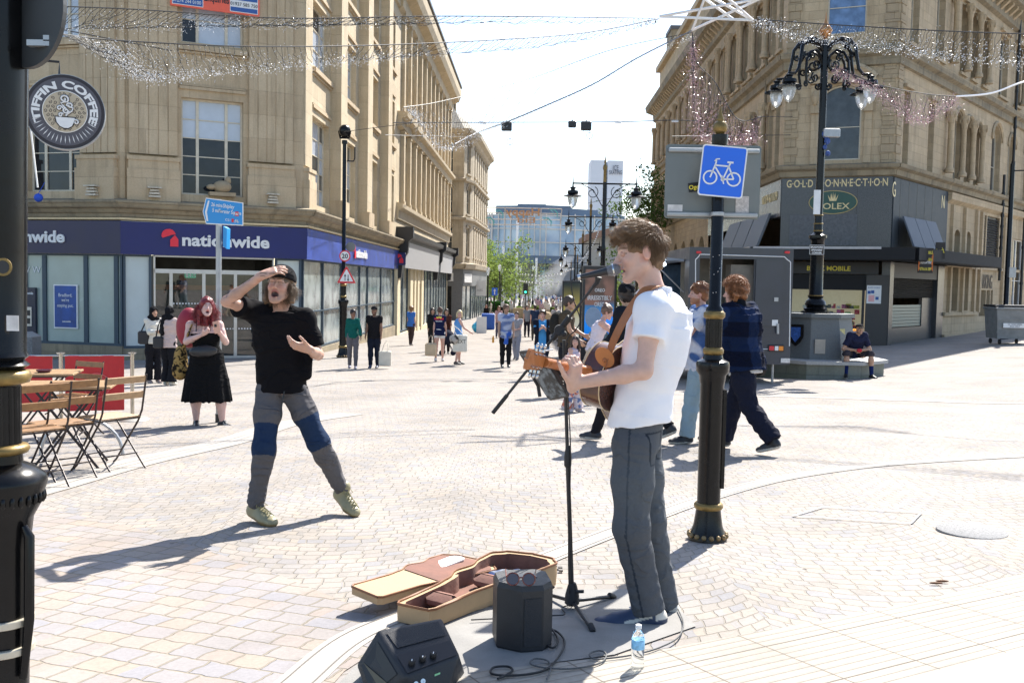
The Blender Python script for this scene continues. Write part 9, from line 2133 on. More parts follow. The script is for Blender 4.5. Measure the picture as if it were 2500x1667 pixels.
def folding_table(label,x,y,rz,w=.70,d=.60):
 t=thing('folding_table',label,'table',(x,y,gz(x,y)),rz,'slatted folding cafe tables');R=Matrix.Rotation(rz,3,'Z');o=Vector((x,y,gz(x,y)));q=lambda a,b,c:o+R@Vector((a,b,c))
 mb=MB()
 for i in range(8):mb.box(q(0,-d/2+.0375+i*d/8,.735),(w,d/8-.008,.022),R,.003)
 mb.build('table_top',m_oaks,t,smooth=0)
 for sy in(-.22,.22):
  for s in(-1,1):mb=MB();mb.tube([q(s*.28,sy,0),q(-s*.24,sy,.715)],.012,6);mb.build('leg',m_chm,t,smooth=60)
 mb=MB();mb.box(q(0,0,.712),(w*.8,d*.8,.02),R);mb.build('frame',m_chm,t,smooth=0);mb=MB();mb.tube([q(.1,-.22,.3),q(.1,.22,.3)],.008,5);mb.build('stretcher',m_chm,t,smooth=60)
 return t
def at(px,py):g=G(px,py);return g.x,g.y
g=GP(268,8.5);folding_chair('folding chair on its own at the right end of the front table',g.x,g.y,radians(-122),m_oaks)
g=GP(148,7.95);folding_chair('folding chair drawn up to the front table, backrest before the tabletop',g.x,g.y,radians(-128))
g=GP(76,7.5);folding_chair('folding chair nearest the camera beside the black column',g.x,g.y,radians(-130),m_oak)
g=GP(180,10.9);folding_chair('folding chair behind the far table against the red barrier',g.x,g.y,radians(-22),m_oak)
g=GP(168,8.6);folding_table('front slatted folding table before the red barrier',g.x,g.y,radians(14),.78,.60)
g=GP(95,10.6);folding_table('rear slatted folding table with dark ashtrays, partly behind the black column',g.x,g.y,radians(14),.80,.60)
for i,(px,py)in enumerate(((118,920),(60,928))):
 tpos=Vector((P(px,py,10.6).x,10.5-.1*i,gz(P(95,900,10.6).x,10.6)+.748));mb=MB();mb.lathe(tpos,[(.05,0),(.075,.012),(.08,.03),(.06,.03)],18);o=mb.build('ashtray',mat('plum_glass',(.06,.01,.03),.2),base=tuple(tpos));tag(o,('dark red glass ashtray near the edge of the rear cafe table','dark red glass ashtray farther left on the rear cafe table')[i],'ashtray')
m_barr=mat('red_canvas',(.52,.028,.03),.7,var=.08,nscale=5,bump=.2,bscale=200);m_barp=mat('canvas_print',(.60,.10,.10),.7,var=0)
YK=12.4
pts_=[GP(-120,12.0),GP(147,12.35),GP(322,12.6)]
for i in range(2):
 A_,B_=pts_[i],pts_[i+1];d=(B_-A_);d.z=0;L_2=d.length;d.normalize();n_=Vector((d.y,-d.x,0));u0,u1=.05,L_2-.10
 t=thing('cafe_barrier',('red canvas cafe barrier left of the chairs, mostly behind the column','red canvas cafe barrier with faded round print behind the chairs')[i],'barrier',tuple((A_+B_)/2),0,'red canvas cafe barriers')
 z0,z1=max(A_.z,B_.z)+.14,max(A_.z,B_.z)+.86;mb=MB()
 for j in range(12):
  ua,ub=u0+(u1-u0)*j/12,u0+(u1-u0)*(j+1)/12;wa,wb=.012*sin(j*.9),.012*sin((j+1)*.9);mb.hexa([A_+d*ua+n_*(wa+.003)+Z_*(z0-A_.z),A_+d*ub+n_*(wb+.003)+Z_*(z0-A_.z),A_+d*ub+n_*(wb-.003)+Z_*(z0-A_.z),A_+d*ua+n_*(wa-.003)+Z_*(z0-A_.z),A_+d*ua+n_*(wa+.003)+Z_*(z1-A_.z),A_+d*ub+n_*(wb+.003)+Z_*(z1-A_.z),A_+d*ub+n_*(wb-.003)+Z_*(z1-A_.z),A_+d*ua+n_*(wa-.003)+Z_*(z1-A_.z)])
 cv=mb.build('canvas',m_barr,t,smooth=60)
 if i==1:
  c_=A_+d*(L_2*.50)+n_*.022;c_.z=(z0+z1)/2-.03
  for r0,r1 in((.165,.150),(.09,.08)):
   mb=MB();V=[];m_=40
   for j in range(m_):a=2*pi*j/m_;V+=[c_+d*cos(a)*r0+Z_*sin(a)*r0,c_+d*cos(a)*r1+Z_*sin(a)*r1]
   mb.add(V,[[2*j,2*j+1,(2*j+3)%(2*m_),(2*j+2)%(2*m_)]for j in range(m_)]);mb.build('print',m_barp,cv,smooth=0)
  text('print','TIFFIN COFFEE',m_barp,cv,c_+n_*.001,d*-1,Z_,.05,bold=.02,ext=.001,arc=.098,width=.098*4.2)
  mb=MB()
  for j in range(14):a=pi*1.12+j*pi*.76/13;e=d*cos(a)+Z_*sin(a);mb.tube([c_+e*.1,c_+e*.14],.003,4)
  mb.tube([c_+d*x+Z_*z for x,z in scroll(0,.02,.05,1.5,0,1)],.005,4);mb.build('print',m_barp,cv,smooth=0)
 mb=MB();mb.tube([A_+Z_*(z1-A_.z+.0),B_+Z_*(z1-B_.z)],.010,8);mb.build('rail',m_chr,t,smooth=60)
m_chp=mat('polished_post',(.55,.50,.42),.22,.9,var=.1)
for i,p_ in enumerate(pts_[1:]):
 t=thing('barrier_post',('chrome barrier post between the two red canvases','chrome barrier post at the right end of the red canvas')[i],'post',tuple(p_),0,'chrome posts of the cafe barrier');mb=MB();mb.lathe(p_,[(.22,0),(.22,.015),(.19,.035),(.06,.045),(.03,.05)],30);mb.build('base',mat('pale_base',(.45,.43,.38),.4,.5),t,smooth=40)
 mb=MB();mb.tube([p_+Z_*.04,p_+Z_*.88],.025,14);mb.build('pole',m_chp,t,smooth=60);mb=MB();mb.lathe(p_+Z_*.88,[(.03,0),(.055,.008),(.055,.02),(.02,.03)],16);mb.build('cap',m_chr,t,smooth=40)
q=G(200,1110);mb=MB();mb.tube([q+Vector((.38*cos(a),.05*cos(a),.36*sin(a)))for a in[pi*i/16 for i in range(17)]],.018,8);o=mb.build('steel_hoop',m_galv,base=tuple(q));tag(o,'low curved grey steel hoop standing among the cafe chairs','hoop')
# busking gear
m_csout=mat('tan_case_nylon',(.42,.285,.155),.75,var=.1,nscale=6,bump=.25,bscale=180);m_csin=mat('brown_plush',(.20,.10,.075),.95,var=.25,nscale=9,bump=.4,bscale=60);m_pipe=mat('brown_piping',(.22,.09,.035),.6)
case=thing('guitar_case','open tan soft guitar case with brown plush lining lying on the setts','guitar case',tuple(G(1150,1480)))
e0=G(1008,1530);e1=G(1300,1408);ca=(e1-e0);ca.z=0;CL_=ca.length;ca.normalize();cw=Vector((-ca.y,ca.x,0))
def case_out(sc=1.,g=0.):
 prof=[(0,.085),(.03,.10),(.30,.105),(.42,.12),(.55,.165),(.66,.150),(.78,.185),(.90,.195),(.97,.14),(1.,.0)]
 P_=[];
 for i in range(len(prof)-1):
  for t in(0,.25,.5,.75):
   a,b_=prof[i],prof[i+1];tt=t*t*(3-2*t);P_.append((a[0]+(b_[0]-a[0])*t,a[1]+(b_[1]-a[1])*tt))
 P_.append(prof[-1]);up_=[(u*CL_+(g if u>.5 else-g),(w_+g)*sc)for u,w_ in P_];dn_=[(u,-w_)for u,w_ in up_[::-1][1:]];return up_+dn_
OL=case_out();IL=case_out(1.,-.022)
n_=len(OL);H_=lambda u:.085+.035*max(0,min(1,u/CL_))
zg=lambda p:gz(p.x,p.y)
mb=MB();V=[];mi=MB()
def cpt(u,w_,z):p=e0+ca*u+cw*w_;return Vector((p.x,p.y,gz(p.x,p.y)+z))
Vo=[cpt(u,w_,.01)for u,w_ in OL]+[cpt(u*1.0,w_*1.03,H_(u)*.6)for u,w_ in OL]+[cpt(u,w_,H_(u))for u,w_ in OL]+[cpt(u,w_,H_(u))for u,w_ in IL]
mb.add(Vo,[[i,(i+1)%n_,n_+(i+1)%n_,n_+i]for i in range(n_)]+[[n_+i,n_+(i+1)%n_,2*n_+(i+1)%n_,2*n_+i]for i in range(n_)]+[[2*n_+i,2*n_+(i+1)%n_,3*n_+(i+1)%n_,3*n_+i]for i in range(n_)]);mb.build('case_shell',m_csout,case,smooth=50)
Vi=[cpt(u,w_,H_(u)-.002)for u,w_ in IL]+[cpt(u,w_*.97,.025)for u,w_ in IL]
mi.add(Vi,[[i,n_+i,n_+(i+1)%n_,(i+1)%n_]for i in range(n_)]);mi.add([cpt(u,w_*.97,.026)for u,w_ in IL],[list(range(n_))]);mi.build('lining',m_csin,case,smooth=40)
mb=MB();rim=[cpt(u,w_*1.01,H_(u)+.003)for u,w_ in OL];mb.tube(rim+[rim[0]],.006,6,cap=False);mb.build('piping',m_pipe,case,smooth=60)
for u_,a_ in((.22*CL_,.03),(.60*CL_,.05)):
 mb=MB();mb.box(cpt(u_,0,.06)+Vector((0,0,.0)),(.09,.17,.07),Matrix((ca,cw,Z_)).transposed(),.025);mb.build('neck_support',m_csin,case,smooth=40)
Lo=[(u,w_)for u,w_ in case_out(1.0)];Vl=[]
for z_ in(.0,.035):
 for u,w_ in Lo:
  q=e0+ca*(u*.90+.01)+cw*(.285-w_*.88);lift=.05+.06*max(0,1-abs(w_+.19)/.38);Vl.append(Vector((q.x,q.y,gz(q.x,q.y)+lift*.9*(1-.5*u/CL_)+z_)))
mb=MB();mb.add(Vl,[list(range(n_))[::-1],[n_+i for i in range(n_)]]+[[i,(i+1)%n_,n_+(i+1)%n_,n_+i]for i in range(n_)]);mb.build('lid',m_csout,case,smooth=30)
mb=MB();mb.add([v+Z_*.004 for v in[Vl[n_+i]*.93+sum((Vl[n_+j]for j in range(n_)),Vector())/n_*.07 for i in range(n_)if OL[i][0]>CL_*.42]],[list(range(sum(1 for i in range(n_)if OL[i][0]>CL_*.42)))]);mb.build('lid_lining',m_csin,case,smooth=0)
mb=MB();mb.tube([v+Z_*.0 for v in Vl[n_:2*n_]]+[Vl[n_]],.006,6,cap=False);mb.build('piping',m_pipe,case,smooth=60)
q=e0+ca*(.72*CL_)+cw*.34;mb=MB();mb.prism(rrect(.22,.09,.04),Vector((q.x,q.y,gz(q.x,q.y)+.085)),ca,cw,(0,0,.008));o=mb.build('lid_pocket',m_white,case,smooth=0)
S=SDF(cpt(.8*CL_,.0,.06)-Vector((.2,.2,.1)),cpt(.8*CL_,.0,.06)+Vector((.2,.2,.1)),.008);S.ell(cpt(.78*CL_,.02,.05),(.10,.07,.03));S.ell(cpt(.70*CL_,.03,.045),(.08,.05,.02));S.noise(.008,60,3)
o=sdf_build(S,'folded_cloth',m_cloth,None,blobs((.02,.04,.12),(.35,.38,.42),60,2));tag(o,'crumpled dark blue cloth lying inside the open guitar case','cloth')
YA=3.95;q0=G(1282,1592);sb_=thing('box_speaker','black battery speaker box standing upright beside the guitar case','speaker',tuple(q0));s_=YA/F_PX
pt_=[P(1209,1420,q0.y),P(1348,1420,q0.y)];w_=pt_[1].x-pt_[0].x;cx=(pt_[0].x+pt_[1].x)/2;hS=HZ(1282,1432,q0.y-.02)-q0.z
R=Matrix.Rotation(radians(8),3,'Z');pl=[(-.5,.35),(-.5,-.20),(-.10,-.50),(.30,-.46),(.5,-.22),(.5,.35),(.3,.5),(-.3,.5)];dpt=.24
o_=Vector((cx,q0.y+.10,q0.z));ex_,ey_=R@X_,R@Vector((0,1,0))
mb=MB();lv_=[(0,.94),(.012,1.),(hS-.02,1.),(hS,.93)];V=[]
for z,k_ in lv_:
 for a,b_ in pl:V.append(o_+ex_*a*w_*k_+ey_*b_*dpt*k_+Z_*z)
m_=len(pl);F_=[list(range(m_))[::-1],[3*m_+i for i in range(m_)]]+[[r*m_+i,r*m_+(i+1)%m_,(r+1)*m_+(i+1)%m_,(r+1)*m_+i]for r in range(3)for i in range(m_)]
m_cab=mat('black_cabinet',(.020,.021,.024),.5,var=.15,nscale=30,bump=.35,bscale=320);mb.add(V,F_);mb.build('cabinet',m_cab,sb_,smooth=20)
mb=MB();mb.box(o_+Z_*(hS+.001)+ey_*.02,(w_*.5,.05,.004),R);mb.build('handle_slot',m_black,sb_,smooth=0)
mb=MB();fa,fb=Vector((o_+ex_*-.10*w_+ey_*-.5*dpt)),Vector((o_+ex_*.30*w_+ey_*-.46*dpt));fd=(fb-fa).normalized();fn=Vector((fd.y,-fd.x,0));mb.prism([(.01,.03),(w_*.36,.03),(w_*.36,hS-.05),(.01,hS-.05)],fa+fn*.001,fd,Z_,fn*.003);mb.build('grille',mat('speaker_grille',(.025,.026,.03),.6,bump=1.,bscale=500),sb_,smooth=0)
sg_=thing('sunglasses','tortoiseshell sunglasses resting on top of the upright speaker','sunglasses',tuple(o_+Z_*hS));m_tort=mat('tortoiseshell',(.18,.05,.035),.25,var=.6,nscale=90);zt_=q0.z+hS
for i,(px,ang)in enumerate(((1252,-.25),(1291,.1))):
 c_=P(px,1418,q0.y-.01);c_.z=zt_+.028;Rl=Matrix.Rotation(ang*.3,3,'Z')@Matrix.Rotation(-.35,3,'X')
 mb=MB();rg=[c_+Rl@Vector((.025*cos(a),0,.024*sin(a)))for a in[2*pi*j/24 for j in range(25)]];mb.tube(rg,.0028,6,cap=False);mb.build('rim',m_tort,sg_,smooth=60)
 mb=MB();mb.prism(circ(.0245,24),c_,Rl@X_,Rl@Z_,Rl@Vector((0,.001,0)));mb.build('lens',mat('smoked_lens',(.05,.03,.03),.08,spec=1.),sg_,smooth=0)
 mb=MB();mb.tube([c_+Vector(((-.026,.026)[i],0,.01)),c_+Vector(((-.03,.03)[i],.09,.012)),c_+Vector(((-.028,.028)[i],.115,-.01))],.0022,6);mb.build('temple',m_tort,sg_,smooth=60)
c0_,c1_=P(1252,1418,q0.y-.01),P(1291,1418,q0.y-.01);mb=MB();mb.tube([Vector((c0_.x+.024,c0_.y,zt_+.032)),Vector(((c0_.x+c1_.x)/2,c0_.y,zt_+.036)),Vector((c1_.x-.024,c1_.y,zt_+.032))],.0026,6);mb.build('bridge',m_tort,sg_,smooth=60)
YM=3.42;am=thing('stage_amplifier','black amplifier tilted back on the ground with control knobs facing up','amplifier',tuple(G(1000,1667)))
pA,pB,pC,pD=P(922,1538,3.42),P(1078,1508,3.50),P(1122,1600,3.36),P(990,1650,3.26)
pE,pF=P(870,1622,3.40),P(905,1720,3.30);pG=P(1085,1720,3.28);pH=P(1000,1760,3.22)
up_=Vector((0,0,0))
bk1,bk2,bk3,bk4=pA+Vector((.02,.24,-.12)),pB+Vector((.0,.22,-.14)),pE+Vector((.03,.22,-.12)),pC+Vector((.02,.25,-.2))
mb=MB()
V=[pA,pB,pC,pD,pE,pF,pG,bk1,bk2,bk3,bk4,pF+Vector((.03,.24,-.10)),pG+Vector((.02,.24,-.1))]
def hull(name,pts,m,parent,bev=.0):
 bm_=bpy.data.meshes.new('h');import bmesh;b_=bmesh.new()
 for p in pts:b_.verts.new(p)
 bmesh.ops.convex_hull(b_,input=b_.verts);bmesh.ops.dissolve_limit(b_,angle_limit=.05,verts=b_.verts,edges=b_.edges)
 if bev:bmesh.ops.bevel(b_,geom=list(b_.edges),offset=bev,segments=2,affect='EDGES',profile=.6)
 b_.verts.ensure_lookup_table();V=[v.co.copy()for v in b_.verts];F_=[[v.index for v in f.verts]for f in b_.faces];b_.free();bpy.data.meshes.remove(bm_);return finish(name,V,F_,m,parent,smooth=35)
hull('cabinet',V,m_cab,am,.010)
nT=(pB-pA).cross(pD-pA).normalized();
if nT.z<0:nT=-nT
nT2=(pC-pD).cross(pG-pD).normalized();
if nT2.y>0:nT2=-nT2
tp=lambda u,v:pA*(1-u)*(1-v)+pB*u*(1-v)+pD*(1-u)*v+pC*u*v
mb=MB();mb.add([tp(.10,.08)+nT*.004,tp(.92,.08)+nT*.004,tp(.94,.45)+nT*.004,tp(.12,.45)+nT*.004],[[0,1,2,3]]);mb.build('top_grille',mat('speaker_grille',(.05,.05,.055),.7),am,smooth=0)
mb=MB();mb.add([tp(.05,.60)+nT*.004,tp(.95,.60)+nT*.004,tp(.97,.97)+nT*.004,tp(.05,.97)+nT*.004],[[0,1,2,3]]);mb.build('control_panel',mat('panel_black',(.012,.012,.014),.35),am,smooth=0)
fq=lambda u,v:pD*(1-u)*(1-v)+pC*u*(1-v)+pF*0+(pH*(1-u)+pG*u)*v
for i in range(3):
 c_=tp(.20+.19*i,.82)+nT*.005;mb=MB();mb.lathe(c_,[(.012,0),(.0125,.012),(.010,.018)],14,axis=tuple(nT));kn=mb.build('knob',m_rub,am,smooth=40);mb=MB();mb.box(c_+nT*.018,(.003,.018,.003));mb.build('knob_mark',m_white,kn,smooth=0)
for i in range(4):
 c_=fq(.18+.14*(i%2),.25+.3*(i//2))+nT2*.002;mb=MB();mb.lathe(c_,[(.009,0),(.009,.004),(.004,.004),(.004,.001)],14,axis=tuple(nT2));mb.build('socket',m_chr,am,smooth=40)
mb=MB();c_=fq(.55,.2)+nT2*.003;mb.add([c_,c_+(pC-pD).normalized()*.022,c_+(pC-pD).normalized()*.022-Z_*.045,c_-Z_*.045],[[0,1,2,3]]);mb.build('green_label',mat('green_label',(.25,.55,.30),.5),am,smooth=0)
mb=MB();a_,b_,c_,d_=pA*.9+pE*.1,pE,pF*.5+pE*.5,pD*.5+pF*.5
ctr=(pA+pE+pF+pD)/4;nL=(pE-pA).cross(pF-pA).normalized();nL=nL if nL.y<0 else-nL
mb.add([ctr+(p-ctr)*.72+nL*.004 for p in(pA,pE,pF,pD)],[[0,1,2,3]]);mb.build('side_recess',m_black,am,smooth=0)
mb=MB();mb.add([ctr+(pA-ctr)*.1+(pE-ctr)*.62+nL*.006,ctr+(pA-ctr)*.0+(pE-ctr)*.38+nL*.006,ctr+(pD-ctr)*.45+(pF-ctr)*.3+nL*.006,ctr+(pD-ctr)*.3+(pF-ctr)*.55+nL*.006],[[0,1,2,3]]);mb.build('side_bar',mat('olive_bar',(.10,.09,.06),.5),am,smooth=0)
o=cable('black_cable',gcable([(1348,1545),(1362,1570),(1352,1590),(1335,1585),(1332,1565),(1352,1548),(1376,1570),(1372,1600),(1340,1640),(1300,1655),(1240,1660),(1200,1655),(1205,1640),(1240,1638),(1250,1650),(1215,1668)],.0045),.0045,m_rub,n=8,base=tuple(G(1350,1600)));tag(o,'thick black cable looping from the upright speaker towards the bottom edge','cable')
o=cable('braided_cable',gcable([(1655,1495),(1668,1530),(1655,1565),(1610,1590),(1560,1605),(1500,1615),(1450,1618),(1440,1605),(1465,1598),(1480,1608),(1465,1628),(1400,1642),(1330,1640),(1295,1630),(1305,1618),(1335,1622),(1345,1640),(1335,1668)],.0035),.0035,mat('braided_grey',(.10,.10,.10),.7,var=.6,nscale=200),n=8,base=tuple(G(1500,1600)));tag(o,'grey braided cable winding past the water bottle to the amplifier','cable')
k=N('pet_plastic');k.p(Base_Color=(.93,.97,1.),Roughness=.06,Transmission_Weight=1.,IOR=1.25);m_pet=k.m
k=N('bottle_water');k.p(Base_Color=(.95,.98,1.),Roughness=.02,Transmission_Weight=1.,IOR=1.2);m_wat=k.m
q=G(1556,1636);wb=thing('water_bottle','clear plastic water bottle with pale blue label beside the singer\'s shoes','bottle',tuple(q));hB=.21*1.0
kB=(HZ(1562,1524,q.y)-q.z)/.235
mb=MB();mb.lathe(q,[(r*kB,z*kB)for r,z in((.025,0),(.032,.006),(.033,.02),(.030,.03),(.033,.04),(.030,.052),(.033,.062),(.030,.075),(.033,.085),(.033,.15),(.032,.17),(.022,.195),(.013,.208),(.013,.216))],24);mb.build('bottle_body',m_pet,wb,smooth=40)
mb=MB();mb.lathe(q+Z_*.215*kB,[(.0155*kB,0),(.0155*kB,.018*kB),(.014*kB,.02*kB)],18);mb.build('cap',m_white,wb,smooth=40)
mb=MB();mb.lathe(q+Z_*.115*kB,[(.0335*kB,0),(.0338*kB,.001),(.0338*kB,.046*kB),(.0335*kB,.047*kB)],24);mb.build('label',mat('pale_blue_label',(.22,.50,.75),.4,var=.3,nscale=50),wb,smooth=40)
# overhead lights and wires
m_wire=mat('dark_wire',(.03,.03,.03),.6,var=0);m_bulb=mat('clear_bulb',(.92,.93,.95),.35,var=0,spec=.8);m_pinkb=mat('pink_bulb',(.55,.32,.36),.25,var=.3,nscale=3,spec=1.);m_alu=mat('white_tube',(.72,.73,.74),.4,.2,var=.05)
def catmull(pts,n=12):
 pl=[];pts=[np.array(p,float)for p in pts]
 for i in range(len(pts)-1):
  a,b_,c,d=pts[max(i-1,0)],pts[i],pts[i+1],pts[min(i+2,len(pts)-1)]
  for t in np.linspace(0,1,n,endpoint=False):pl.append(.5*((2*b_)+(c-a)*t+(2*a-5*b_+4*c-d)*t*t+(3*b_-a-3*c+d)*t**3))
 return np.array(pl+[pts[-1]])
def net(label,top,bot,nst,seed,rb=.010,mb_=m_bulb,slant=0.,per=14,rw=.0035,spray=.0,dens=1.,wig=.04):
 """fairy-light curtain between a carrying cable (top) and its sagging lower edge (bot)"""
 rs=np.random.RandomState(seed);T,B_=catmull(top),catmull(bot);t=thing('fairy_light_net',label,'string lights',tuple(T[len(T)//2]));
 mb=MB();mb.tube(T,rw*2.2,4,cap=False);mb.build('carrying_cable',m_wire,t,smooth=60)
 S_=MB();bulbs=[]
 def at_(A,u):u=min(max(u,0),1)*(len(A)-1);i=min(int(u),len(A)-2);return A[i]+(A[i+1]-A[i])*(u-i)
 for i in range(nst):
  u=(i+rs.rand()*.5)/nst;u2=min(1,max(0,u+slant*(.7+.6*rs.rand())));a,b_=at_(T,u),at_(B_,u2);pts=[]
  for j in range(7):
   v=j/6;pts.append(a+(b_-a)*v+rs.normal(size=3)*wig*sin(pi*v)*.5+np.array([0,0,-.05*sin(pi*v)]))
  if rs.rand()<dens:S_.tube(pts,rw,3,cap=False)
  for j in range(per):v=rs.rand()**(.6);p_=a+(b_-a)*v+rs.normal(size=3)*.045;bulbs.append((p_,rs.normal(size=3)))
  for j in range(int(per*spray)):p_=b_+rs.normal(size=3)*np.array([.12,.06,.035]);bulbs.append((p_,rs.normal(size=3)))
 S_.build('curtain_wires',m_wire,t,smooth=0)['kind']='stuff'
 bb=MB()
 for p_,d in bulbs:
  d=nrm(d)*rb*2.2;x,y,_=orth(d);x,y=np.array(x)*rb*.5,np.array(y)*rb*.5;bb.add([p_+x,p_-x*.5+y,p_-x*.5-y,p_+d],[[0,1,3],[1,2,3],[2,0,3],[0,2,1]])
 bb.build('bulbs',mb_,t,smooth=0)['kind']='stuff';return t
Yn=14.
net('uppermost fairy-light net, from the left column across to the star frame',[P(-60,10,12),P(300,22,13),P(700,45,14),P(1100,40,15),P(1600,45,16.5)],[P(-60,70,12),P(200,72,12.6),P(600,62,13.6),P(1000,58,14.6),P(1590,50,16.5)],120,1,spray=1.0,rb=.0075,per=7)
net('second fairy-light net, sagging in a long swag before the bank building',[P(150,84,11),P(300,100,11.6),P(620,114,12.4),P(1000,108,14),P(1400,84,16),P(1610,46,17)],[P(270,96,11),P(340,188,11.5),P(480,182,12),P(760,158,13),P(1000,138,14),P(1350,110,16),P(1600,52,17)],140,2,spray=1.5,slant=.03,per=10,rb=.0075)
net('fairy-light net hanging low before the pilastered building',[P(985,262,22),P(1090,245,24),P(1300,190,28),P(1500,120,30),P(1690,80,30)],[P(1010,275,22),P(1060,350,23),P(1110,362,24),P(1180,330,26),P(1330,270,28),P(1530,170,30),P(1690,90,30)],90,3,rb=.012,per=14,spray=.8,rw=.004)
mb=MB();mb.tube(catmull([P(1110,352,24),P(1170,322,26),P(1240,297,27),P(1340,255,28),P(1450,205,29),P(1560,140,30),P(1690,75,30)]),.02,4,cap=False)
o=mb.build('light_cable',mat('grey_rope',(.2,.2,.22),.7),base=tuple(P(1340,255,28)));tag(o,'thick rope of bunched fairy lights climbing right across the open sky','string lights')
net('fairy-light net stretching from the star frame to the right edge',[P(1850,48,15),P(2050,62,14),P(2300,76,13),P(2560,85,12)],[P(1850,55,15),P(1960,95,14.4),P(2150,118,13.5),P(2330,142,12.8),P(2560,162,12)],90,4,rb=.0085,per=10,spray=1.0)
net('pinkish fairy-light bundle hanging steeply under the star frame',[P(1690,80,16),P(1700,150,16),P(1745,200,16),P(1800,290,16),P(1862,285,16)],[P(1692,120,16),P(1695,300,16),P(1740,345,16),P(1790,362,16),P(1840,335,16)],80,5,rb=.0085,mb_=m_pinkb,per=34,spray=.6,dens=.6)
net('pinkish fairy-light swag right of the ornate lamp',[P(2030,160,17),P(2140,205,16.6),P(2250,228,16),P(2335,236,15.6)],[P(2040,180,17),P(2150,232,16.6),P(2215,285,16.3),P(2260,295,16),P(2335,250,15.6)],60,6,rb=.0085,mb_=m_pinkb,per=34,spray=.5,dens=.7)
mb=MB();mb.tube(catmull([P(2335,236,15.6),P(2420,228,15.2),P(2500,200,15),P(2600,180,15)]),.014,4,cap=False);o=mb.build('light_cable',m_bulb,base=tuple(P(2420,228,15.2)));tag(o,'white light cable rising to the right edge from the pink swag','string lights')
st=thing('star_frame','star-shaped frame of thin white tubes slung overhead near the top edge','light frame',tuple(P(1730,30,16)))
pt={k_:P(x,y,Y)for k_,(x,y,Y)in dict(a=(1610,41,16.2),b=(1855,-2,15.7),c=(1690,74,16.3),d=(1735,-40,15.5),e=(1838,50,15.9),f=(1640,-60,16),g=(1790,48,16),h=(1700,0,16)).items()}
for i,(u,v)in enumerate((('a','b'),('b','c'),('c','d'),('d','e'),('e','a'),('f','e'),('f','g'))):
 mb=MB();mb.tube([pt[u],pt[v]],.022,6);mb.build('tube',m_alu,st,smooth=60)
wr=catmull([P(960,300,26),P(1240,299,27),P(1500,298,27),P(1640,294,26),P(1720,297,25)]);mb=MB();mb.tube(wr,.012,4,cap=False);o=mb.build('span_wire',m_wire,base=tuple(wr[10]));tag(o,'thin black wire spanning the street below the fairy lights','wire')
for i,(px,py,w_,h_,lb)in enumerate(((1237,309,.29,.24,'black flood box hung alone on the left of the span wire'),(1397,304,.22,.17,'smaller black flood box hung in the middle of the span wire'),(1431,308,.29,.24,'black flood box hung right of the smaller one'))):
 c_=P(px,py,27);t=thing('hanging_floodlight',lb,'floodlight',tuple(c_),0,'black boxes hung on the street wire');mb=MB();mb.box(c_,(w_,.18,h_),bev=.02);mb.tube([c_+Z_*h_*.5,c_+Z_*(h_*.5+.04)],.02,6);mb.build('casing',m_black,t,smooth=0)
 if i!=1:
  mb=MB();
  for dx in(-.07,.10):mb.tube([c_+Vector((dx,0,-h_/2)),c_+Vector((dx,0,-h_/2-.62))],.005,4)
  r0=c_+Vector((.10,0,-h_/2-(.30 if i==0 else .14)));mb.tube([r0+Vector((.085*cos(a),0,.085*sin(a)))for a in[2*pi*j/20 for j in range(21)]],.008,5);mb.build('hanger',m_wire,t,smooth=60)
for i,(px,py)in enumerate(((1180,300),(1509,298),(1648,296))):
 c_=P(px,py,26.5);mb=MB();mb.box(c_,(.18,.08,.06),bev=.01);o=mb.build('connector_box',m_alu,base=tuple(c_));tag(o,('white connector box at the left on the span wire','white connector box between the flood boxes and the right building','white connector box near the right building on the span wire')[i],'connector')
for i,(a,b,rr_)in enumerate((((60,55,12),(420,125,12),.006),((840,322,30),(1010,300,26),.008),((1640,333,26),(1930,330,36),.01),((1850,285,30),(1935,285,38),.01),((940,330,36),(1180,335,90),.012))):
 mb=MB();mb.tube([P(*a),P(*b)],rr_,4,cap=False);o=mb.build('thin_wire',m_wire,base=tuple(P(*a)));tag(o,('thin wire before the top left stone piers','thin wire from the camera pole towards the street','thin wire from the street to the right building','short wire beside the ornate lamp','thin wire running up the street by the left eaves')[i],'wire')
# festive frame (seen from behind) at the far end
YE=105;ef=thing('festive_light_frame','overhead festive greeting frame seen from behind with orange and turquoise tubes','light frame',tuple(P(1280,530,YE)))
def epx(x,y):return P(x,y,YE)
m_otube=mat('orange_tube',(.45,.25,.13),.4,emit=((1,.4,.1),.03),var=0);m_ttube=mat('turquoise_tube',(.12,.40,.42),.4,emit=((.1,.8,.8),.02),var=0);m_ftube=mat('pale_frame_tube',(.62,.55,.48),.4,var=0)
mb=MB()
for a,b in(((1188,507),(1372,510)),((1188,507),(1190,548)),((1372,510),(1368,548)),((1190,520),(1370,522)),((1192,535),(1368,537)),((1192,548),(1368,550)),((1233,507),(1233,550)),((1321,508),(1321,550)),((1296,528),(1296,550))):mb.tube([epx(*a),epx(*b)],.05,4)
mb.build('frame',m_ftube,ef,smooth=0)
text('lettering','Happy',m_otube,ef,epx(1277,526),(-1,0,0),(0,0,1),1.15,bold=.02,width=3.7,ext=.04);text('lettering','Eid',m_otube,ef,epx(1285,544),(-1,0,0),(0,0,1),.85,bold=.01,width=1.9,ext=.04)
for cx,cy,sg in((1222,522,1),(1355,520,-1),(1200,540,1),(1340,541,-1)):mb=MB();mb.tube([epx(cx-14,cy-9),epx(cx-2,cy-8),epx(cx+6,cy),epx(cx+5,cy+12)],[.03,.08,.08,.03],5);mb.tube([epx(cx-14,cy-9),epx(cx-6,cy-3),epx(cx,cy+6)],.03,4);mb.build('tube_swirl',m_ttube,ef,smooth=60)
